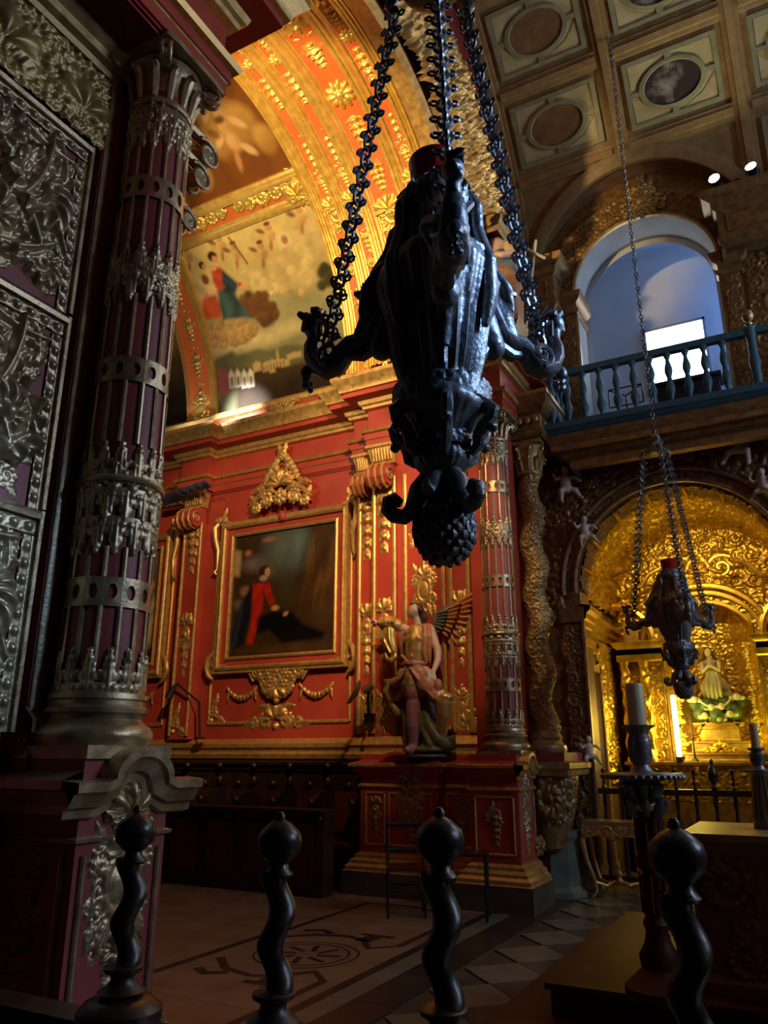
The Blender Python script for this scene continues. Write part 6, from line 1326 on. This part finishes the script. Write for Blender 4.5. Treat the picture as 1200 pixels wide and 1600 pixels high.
link('boot', figure_mesh([('t', [(.03, -.10, .62), (.025, -.095, .5), (.02, -.085, .34), (.0, -.05, .14), (-.005, -.05, .06)], [.095, .098, .092, .068, .068]), ('b', (-.025, -.11, .05), (.062, .125, .056)), ('b', (.03, -.11, .74), (.10, .10, .14))], .012, 2), 'boot', ag)
link('boot', figure_mesh([('t', [(.47, -.165, .62), (.44, -.12, .48), (.40, -.07, .36), (.35, .0, .2)], [.098, .09, .08, .065]), ('b', (.49, -.16, .66), (.10, .10, .06))], .012, 2), 'gold', ag)
link('shoulder_cape', figure_mesh([('t', [(.17, -.06, 1.57), (.20, -.10, 1.42), (.19, -.10, 1.24), (.20, -.08, 1.08)], [.035, .04, .036, .02]), ('t', [(.22, -.04, 1.57), (.255, -.09, 1.42), (.245, -.09, 1.24), (.25, -.07, 1.10)], [.035, .04, .036, .02])], .012, 2), 'saint_robe', ag)
link('shoulder_cape', figure_mesh([('t', [(-.10, -.02, 1.57), (-.15, -.06, 1.47), (-.15, -.07, 1.30), (-.15, -.06, 1.20)], [.04, .045, .035, .02])], .012, 2), 'cloth_pink', ag)
link('backplate', figure_mesh([('t', [(.16, .0, 1.50), (.175, -.01, 1.36), (.15, -.01, 1.16)], [.06, .066, .06])], .012, 2), 'steel_blue', ag)
MB().ball((-.048, -.083, 1.795), (.012, .008, .008), 8, 6).build('eye', 'hair', ag); MB().ball((-.062, -.068, 1.735), (.014, .012, .006), 8, 6).build('lips', 'cloth_pink', ag)
MB().tube([(.30, -.19, .80), (.29, -.2, .90), (.285, -.2, .98)], [.012, .03, .034], 10).build('silver_scroll', 'cream_white', ag)
# wing with separate feathers
wg_ = link('wing', MB().tube([(.30, .12, 1.50), (.25, .13, 1.58), (.25, .14, 1.67), (.30, .15, 1.74), (.40, .16, 1.81), (.52, .17, 1.87)], [.03, .045, .055, .055, .045, .02], 10, flat=.6, up=(0, 1, 0)).mesh('shoulder'), 'wing_blue', ag)
def feather(base, tip, wd, m, y):
    b, t_ = Vector(base), Vector(tip); d = t_ - b; n = Vector((-(d.z), 0, d.x)).normalized() * wd; rows = []
    for s, k in ((0, .7), (.3, .95), (.65, 1), (.9, .85), (1, .25)):
        p = b + d * s; rows.append([tuple(p + n * k * e + Vector((0, y + h, 0))) for e, h in ((-1, .012), (-.5, -.010), (0, -.018), (.5, -.010), (1, .012))])
    MB().grid(rows).build('feather', m, wg_, fix=True)
tips = [(.79, 1.98), (.775, 1.90), (.75, 1.82), (.725, 1.745), (.69, 1.67), (.65, 1.59), (.60, 1.51), (.55, 1.43), (.49, 1.36), (.42, 1.33)]
for k, (tx, tz) in enumerate(tips): feather((.44 - .016 * k, .16, 1.815 - .028 * k), (tx, .17, tz), .034, 'wing_orange', .004 * k)
for k in range(8):
    bx, bz = .36 - .012 * k, 1.77 - .03 * k; tx, tz = tips[k + 1] if k < 9 else tips[-1]; feather((bx, .15, bz), (bx + (tx - bx) * .62, .15, bz + (tz - bz) * .62), .028, 'gold' if k % 3 == 2 else 'wing_tip', -.03 + .003 * k)
for k in range(6):
    bx, bz = .29 - .006 * k, 1.74 - .032 * k; tx, tz = tips[k + 2]; feather((bx, .14, bz), (bx + (tx - bx) * .34, .14, bz + (tz - bz) * .34), .024, 'wing_blue', -.05)
MB().lathe([(.34, 0), (.34, .03), (0, .03)], 20, (.08, .0, -.03)).build('base', 'cloth_green', ag)
# round brown reflector lamp on the pier
rl = thing('reflector_lamp', 'brown round reflector lamp mounted low on the red wall left of the angel', 'lamp', (-5.08, 9.02, 2.05))
MB().lathe([(0, 0), (.05, .005), (.14, .03), (.18, .07), (.185, .07), (.14, .02), (0, -.012)], 24).xf(Matrix.Translation((-.08, -.06, .30)) @ Matrix.Rotation(-1.0, 4, 'Y') @ Matrix.Rotation(.5, 4, 'X')).build('reflector', 'carved_wood', rl)
MB().tube([(-.02, -.02, .34), (.10, .02, .42)], [.055, .05], 14).build('housing', 'carved_wood', rl); MB().tube([(.04, .02, .34), (.03, .03, .2), (.02, .08, .02)], .022, 8).build('arm', 'iron', rl); MB().box(-.05, .09, .07, .13, -.06, .06).build('wall_plate', 'iron', rl, False)
# black folding lamp on the wall at left
wl = thing('wall_reading_lamp', 'thin black jointed lamp arm against the red wall beside the pilaster', 'lamp', (-8.25, 9.5, 1.82))
MB().tube([(0, 0, 0), (-.06, 0, .55)], .018, 6).build('lower_arm', 'iron', wl); MB().tube([(-.06, 0, .55), (-.50, -.05, .85)], .016, 6).build('upper_arm', 'iron', wl); MB().tube([(-.50, -.05, .85), (-.58, -.08, .72), (-.61, -.1, .62)], [.02, .05, .06], 10).build('lamp_head', 'iron', wl); MB().lathe([(.08, 0), (.08, .03), (0, .03)], 12).build('base', 'iron', wl)

# blue-grey wing blades above the left pilaster capital
bw = thing('carved_wing', 'dark blue-grey feathered wing projecting above the left pilaster capital', 'wing', (-8.75, 9.34, 5.80))
for k in range(5): MB().tube([(-.75 + .1 * k, .1, -.12 + .02 * k), (-.45 + .14 * k, -.02, .0 + .015 * k), (-.15 + .17 * k, -.10, .02 + .015 * k), (.05 + .14 * k, -.12, -.06 + .02 * k)], [.03, .09, .09, .015], 8, flat=.3, up=(0, .5, 1)).build('feather', 'steel_blue', bw)
MB().box(-.8, -.2, .08, .2, -.1, -.02).build('mount', 'gold_brown', bw, False)

# ---- seated saint on the far entablature and leaning cross
ss = thing('saint_statue', 'painted woman statue with bare shoulders seated above the far column cornice', 'statue', (-2.93, 8.95, 6.97))
link('body', figure_mesh([('b', (.0, -.03, 1.78), (.085, .09, .115)), ('t', [(.0, 0, 1.55), (.0, -.01, 1.7)], [.06, .05]), ('t', [(-.03, 0, 1.5), (-.02, 0, 1.3), (.0, 0, 1.1)], [.16, .15, .14]), ('t', [(-.2, 0, 1.48), (-.26, -.06, 1.25), (-.1, -.2, 1.2), (.06, -.2, 1.26)], [.07, .06, .05, .035]), ('t', [(.16, 0, 1.48), (.24, -.08, 1.26), (.12, -.2, 1.2), (-.0, -.22, 1.24)], [.07, .06, .05, .035]), ('b', (.0, -.12, 1.77), (.016, .03, .02))], .018), 'skin', ss)
link('hair', figure_mesh([('b', (-.01, .03, 1.80), (.095, .09, .12)), ('b', (-.03, .08, 1.68), (.08, .07, .1))], .018), 'hair', ss)
link('bodice', figure_mesh([('t', [(.0, 0, 1.34), (.02, -.02, 1.1), (.05, -.05, .9)], [.15, .18, .2]), ('b', (.2, -.16, 1.0), (.14, .08, .12))], .02), 'blue_grey', ss)
link('orange_drapery', figure_mesh([('t', [(.0, 0, .95), (.1, -.15, .8), (.22, -.22, .55), (.2, -.15, .2), (.18, -.12, .05)], [.22, .22, .18, .16, .16]), ('t', [(-.1, 0, .9), (-.1, -.05, .5), (-.12, -.05, .05)], [.18, .18, .18])], .022), 'saint_robe', ss)
lc = thing('wooden_cross', 'small pale wooden cross leaning beside the dark cornice block', 'cross', (-2.74, 9.42, 6.97))
MB().tube([(-.05, 0, 0), (.24, .0, 1.78)], .022, 4).build('upright', 'cream_white', lc, False); MB().tube([(.06, -.02, 1.70), (.36, -.02, 1.42)], .022, 4).build('crossbar', 'cream_white', lc, False)

# ================================================================== ALTAR PLATFORM, TABLE, CANDLESTICKS
pt = thing('altar_platform', 'two stepped reddish wooden platform under the carved altar table', 'platform', (0, 0, 0))
def planks(x0, x1, y0, y1, z0, z1, n, nm='plank'):
    for k in range(n):
        a = x0 + (x1 - x0) * k / n; b = x0 + (x1 - x0) * (k + 1) / n; MB().box(a + .002, b - .002, y0, y1, z1 - .035, z1).build(nm, 'mahogany', pt, False)
    MB().box(x0 + .03, x1, y0 + .03, y1, z0, z1 - .035).build('riser', 'mahogany', pt, False)
planks(-1.84, 2.2, 4.62, 7.6, 0, .17, 9); planks(-1.56, 2.2, 4.90, 7.3, .17, .34, 8)
at = thing('altar_table', 'carved wooden altar table with scroll panels and polished top with yellow chapel light in its colour', 'altar table', (-.72, 5.15, .34))
MB().box(0, 2.2, 0, .85, .0, .74).build('body', 'carved_wood', at, False)
MB().box(-.03, 2.24, -.04, .88, .78, .82).build('top_slab', 'gold_dull', at, False); MB().mould([(0, .85), (0, 0), (2.2, 0)], [(0, .70), (.015, .72), (.02, .75), (.035, .78)]).build('top_moulding', 'carved_wood', at, ang=30)  # yellow light from the chapel is put into the slab's colour
MB().mould([(0, .85), (0, 0), (2.2, 0)], [(.05, 0), (.05, .06), (.02, .09), (0, .1)]).build('base_moulding', 'carved_wood', at, ang=30)
def af(S, T): return mx(h_scroll(S, T, .15, .47, .145, -1, 2.4, nv=12), h_scroll(S, T, .24, .26, .085, 1, .4), h_scroll(S, T, .22, .10, .115, -1, 1.2, nv=12), h_leaf(S, T, .08, .33, -.2, .22, .05, 4, .3), h_leaf(S, T, .33, .55, -1.7, .25, .04, 4), h_ball(S, T, .35, .2, .03), h_ball(S, T, .36, .36, .025)) * 1.1
afm = relief_mesh('scroll_panel', .38, .62, af, .0075, lambda S, T, H: (S, -H, T))
for k in range(5): link('scroll_panel', afm, 'carved_wood', at, (.03 + .42 * k, -.002, .085)); MB().tube([(.015 + .42 * k, -.01, .08), (.015 + .42 * k, -.01, .72)], .014, 6).build('divider', 'carved_wood', at)
# tall torchere
def torchere(lab, loc, k):
    t = thing('candlestick', lab, 'candlestick', loc, 0, 'candlesticks by the altar', k)
    MB().lathe([(.20, 0), (.20, .05), (.16, .08), (.10, .14), (.11, .2), (.075, .26), (.06, .32), (.075, .36), (.055, .40), (.05, .62), (.085, .66), (.085, .69), (.06, .73), (.06, .92), (.075, .95)], 20).build('stem', 'mahogany', t)
    rd = MB().tube([(.062, 0, 0), (.062, 0, .2)], .0115, 5).mesh('reed')
    for j in range(8):
        for z in (.41, .725): link('reed', rd, 'mahogany', t, (0, 0, z), (0, 0, j * PI / 4))
    for j in range(8):
        a = j * PI / 4 + .2; c_, s_ = math.cos(a), math.sin(a)
        MB().tube([(c_ * r, s_ * r, z) for r, z in [(.07, .92), (.10, .96), (.115, 1.0), (.10, 1.02), (.085, 1.0)]], [.02, .026, .022, .016, .008], 7).build('acanthus_leaf', 'jet', t)
        MB().tube([(c_ * r, s_ * r, z) for r, z in [(.055, 1.0), (.08, 1.04), (.10, 1.09), (.085, 1.11), (.07, 1.09)]], [.016, .022, .02, .014, .008], 7).build('acanthus_leaf', 'jet', t)
    MB().lathe([(.06, .98), (.05, 1.03), (.07, 1.1), (.15, 1.125), (.225, 1.13), (.235, 1.145), (.225, 1.155), (.1, 1.155), (.05, 1.17)], 28).build('drip_tray', 'jet', t)
    sc_ = MB()
    for j in range(36): a = 2 * PI * j / 36; sc_.ball((.226 * math.cos(a), .226 * math.sin(a), 1.134), (.017, .017, .016), 6, 4)
    sc_.build('tray_edge', 'jet', t)['kind'] = 'stuff'
    MB().lathe([(.07, 1.16), (.055, 1.175), (.045, 1.20), (.06, 1.22), (.068, 1.25), (.068, 1.34), (.055, 1.37), (.06, 1.39), (.075, 1.405), (.095, 1.415), (.1, 1.425), (.05, 1.426)], 24).build('socket', 'jet', t)
    return t
torchere('tall dark carved candlestick stand in front of the altar table', (-.90, 4.93, .34), 1.0)
cd = MB().lathe([(.052, 0), (.052, .235), (.048, .243), (.02, .238), (0, .236)], 20).build('candle', 'wax'); cd.location = (-.90, 4.93, 1.766); tag(cd, 'thick cream candle on the tall near candlestick', 'candle', 'wax candles')
cs = thing('candlestick', 'small fluted candlestick standing on the altar table top', 'candlestick', (-.31, 5.62, 1.16), 0, 'candlesticks by the altar')
MB().lathe([(.075, 0), (.075, .02), (.062, .05), (.05, .20), (.042, .30), (.06, .32), (.10, .335), (.10, .345), (.04, .35), (.03, .37), (.045, .40), (.045, .44), (.03, .455), (.05, .47), (.055, .478), (.03, .48)], 20).build('stem', 'jet', cs)
fl = MB()
for j in range(12): a = 2 * PI * j / 12; fl.tube([(r * math.cos(a), r * math.sin(a), z) for r, z in ((.066, .05), (.053, .2), (.044, .3))], .008, 5)
fl.build('fluting', 'silver_gilt', cs)
cd2 = MB().lathe([(.026, 0), (.026, .145), (.01, .148), (0, .146)], 16).build('candle', 'wax'); cd2.location = (-.31, 5.62, 1.64); tag(cd2, 'thin cream candle on the small altar candlestick', 'candle', 'wax candles')

# ================================================================== FOREGROUND RAIL WITH TURNED FINIALS
rl_ = thing('communion_rail', 'dark turned wooden rail with ball topped twisted finials in the near foreground', 'rail', (0, 1.65, 0))
MB().box(-2.2, .6, -.05, .05, .90, .96).build('rail', 'ebony', rl_, False); MB().box(-2.2, .6, -.04, .04, .05, .12).build('bottom_rail', 'ebony', rl_, False)
def finial(x, dz=0.):
    f = link('finial', None, None, rl_, (x, 0, dz))
    MB().lathe([(.03, .955), (.085, .965), (.105, .985), (.105, 1.01), (.085, 1.03), (.05, 1.04)], 24).build('base_disc', 'ebony', f)
    MB().lathe([(.045, 1.04), (.06, 1.05), (.04, 1.062), (.03, 1.075), (.03, 1.085), (.048, 1.095), (.05, 1.105), (.03, 1.115)], 20).build('base_ring', 'ebony', f)
    zz = np.linspace(1.11, 1.36, 50); P = []
    for a in np.linspace(0, 2 * PI, 25)[:-1]: P.append([(.013 * math.cos((z - 1.11) * 2 * PI / .15) + .031 * math.cos(a), .013 * math.sin((z - 1.11) * 2 * PI / .15) + .031 * math.sin(a), z) for z in zz])
    MB().grid(P, cu=True).build('twisted_stem', 'ebony', f)
    MB().lathe([(.03, 1.345), (.036, 1.352), (.024, 1.365), (.022, 1.375), (.034, 1.385), (.05, 1.40), (.0535, 1.425), (.048, 1.445), (.026, 1.465), (.012, 1.472), (.012, 1.482), (.006, 1.49), (0, 1.491)], 24).build('ball_knob', 'ebony', f)
for x, dz in ((-1.632, -.022), (-1.162, -.024), (-.74, -.002), (-.252, -.006)): finial(x, dz)
sm = MB().lathe([(.02, 0), (.03, .05), (.02, .15), (.04, .35), (.025, .55), (.03, .70), (.02, .78)], 12).mesh('spindle')
for k in range(13): link('spindle', sm, 'ebony', rl_, (-2.1 + .21 * k, 0, .12))

# ================================================================== CHOIR STALLS AND CHAIRS
sl = thing('choir_stall', 'long dark choir stall bench with carved knobs below the red wall', 'choir stall', (0, 0, 0))
MB().box(-10.5, -5.25, 9.45, 9.70, 0, 1.5).build('back_panel', 'ebony', sl, False); MB().box(-10.5, -5.25, 8.95, 9.45, .0, .12).build('platform', 'ebony', sl, False)
MB().mould([(-10.5, 9.45), (-5.25, 9.45)], [(0, 1.36), (.03, 1.38), (.04, 1.43), (.08, 1.46), (.08, 1.5), (0, 1.51)]).build('crest_rail', 'ebony', sl, ang=30)
for k in range(9):
    x = -10.2 + .62 * k
    MB().prism([(8.98, .12), (9.45, .12), (9.45, 1.15), (9.2, 1.12), (9.02, 1.02), (8.98, .9), (9.06, .8), (9.04, .5)], x - .03, x + .03, 'x').build('arm_partition', 'ebony', sl, False)
    MB().ball((x, 9.0, 1.0), (.055, .06, .055), 12, 8).build('arm_knob', 'ebony', sl); MB().ball((x, 9.4, 1.24), (.045, .05, .07), 12, 8).build('carved_boss', 'ebony', sl); MB().ball((x, 9.38, 1.44), (.05, .05, .05), 12, 8).build('crest_knob', 'ebony', sl)
    if k < 8:
        MB().box(x + .05, x + .57, 9.02, 9.43, .45, .50).build('seat', 'mahogany', sl, False); MB().box(x + .10, x + .52, 9.42, 9.452, .62, 1.12).build('seat_back', 'mahogany', sl, False); MB().ball((x + .31, 9.42, 1.2), (.05, .04, .05), 10, 8).build('carved_boss', 'ebony', sl)
fd = thing('prayer_desk', 'dark front desk of the choir stalls with knobbed panels', 'desk', (0, 0, 0))
MB().box(-9.6, -5.3, 8.35, 8.42, 0, .92).build('front_board', 'ebony', fd, False); MB().box(-9.65, -5.25, 8.28, 8.62, .92, .96).build('desk_top', 'ebony', fd, False); MB().box(-5.34, -5.26, 8.36, 8.6, 0, .92).build('end_board', 'ebony', fd, False); MB().box(-9.64, -9.56, 8.36, 8.6, 0, .92).build('end_board', 'ebony', fd, False)
for k in range(7):
    x = -9.2 + .6 * k; MB().box(x - .2, x + .2, 8.335, 8.352, .2, .8).build('panel', 'mahogany', fd, False); MB().ball((x + .3, 8.33, .86), (.04, .035, .04), 10, 8).build('knob', 'ebony', fd)
def chair(lab, loc, rz):
    t = thing('side_chair', lab, 'chair', loc, rz, 'thin black chairs by the pedestal')
    for x in (-.19, .19):
        MB().tube([(x, .19, 0), (x, .19, .45), (x, .22, .92)], .014, 8).build('rear_leg', 'iron', t); MB().tube([(x, -.19, 0), (x, -.19, .46)], .014, 8).build('front_leg', 'iron', t)
        MB().tube([(x, -.19, .2), (x, .19, .2)], .009, 6).build('stretcher', 'iron', t)
    MB().box(-.21, .21, -.21, .21, .44, .47).build('seat', 'mahogany', t, False)
    for z in (.86, .60): MB().tube([(-.19, .215, z), (0, .235, z), (.19, .215, z)], .018, 6, flat=1.4).build('back_rail', 'iron', t)
    for x in (-.19, .19): pass
    for y in (-.19, .19): MB().tube([(-.19, y, .26), (.19, y, .26)], .009, 6).build('stretcher', 'iron', t)
chair('thin black chair with open back standing before the angel pedestal', (-3.98, 7.98, 0), .5)
st2 = thing('side_stool', 'low thin black stool with turned legs beside the far pedestal', 'stool', (-3.32, 8.1, 0), .3)
MB().box(-.22, .22, -.18, .18, .60, .63).build('seat', 'ebony', st2, False)
for x in (-.19, .19):
    for y in (-.15, .15): MB().lathe([(.012, 0), (.016, .05), (.012, .15), (.018, .25), (.012, .35), (.016, .5), (.02, .6)], 8, (x, y, 0)).build('leg', 'iron', st2)
for a, b in (((-.19, -.15), (-.19, .15)), ((.19, -.15), (.19, .15))): MB().tube([(*a, .2), (*b, .2)], .01, 6).build('stretcher', 'iron', st2)
# light strip on the far cornice
ls = thing('cornice_light_strip', 'short bright white light strip lying on the far cornice behind the column', 'lamp', (-9.0, 9.38, 6.955))
MB().box(-.32, .32, -.05, .05, 0, .03).build('housing', 'plaster_grey', ls, False); MB().box(-.30, .30, -.03, .03, .03, .045).build('diffuser', 'strip_glow', ls, False)
for x, z in ((-6.2, 7.12), (-6.35, 6.97)):
    k_ = MB().tube([(0, 0, 0), (0, -.06, 0)], [.03, .06], 12).tube([(0, -.06, 0), (0, -.10, .0)], [.06, .055], 12).build('cornice_spot', 'iron'); k_.location = (x, 9.6, z); tag(k_, 'upper small black spot lamp on the attic band' if z > 7.05 else 'lower small black spot lamp on the attic band', 'spot lamp', 'black spot lamps on the attic band')
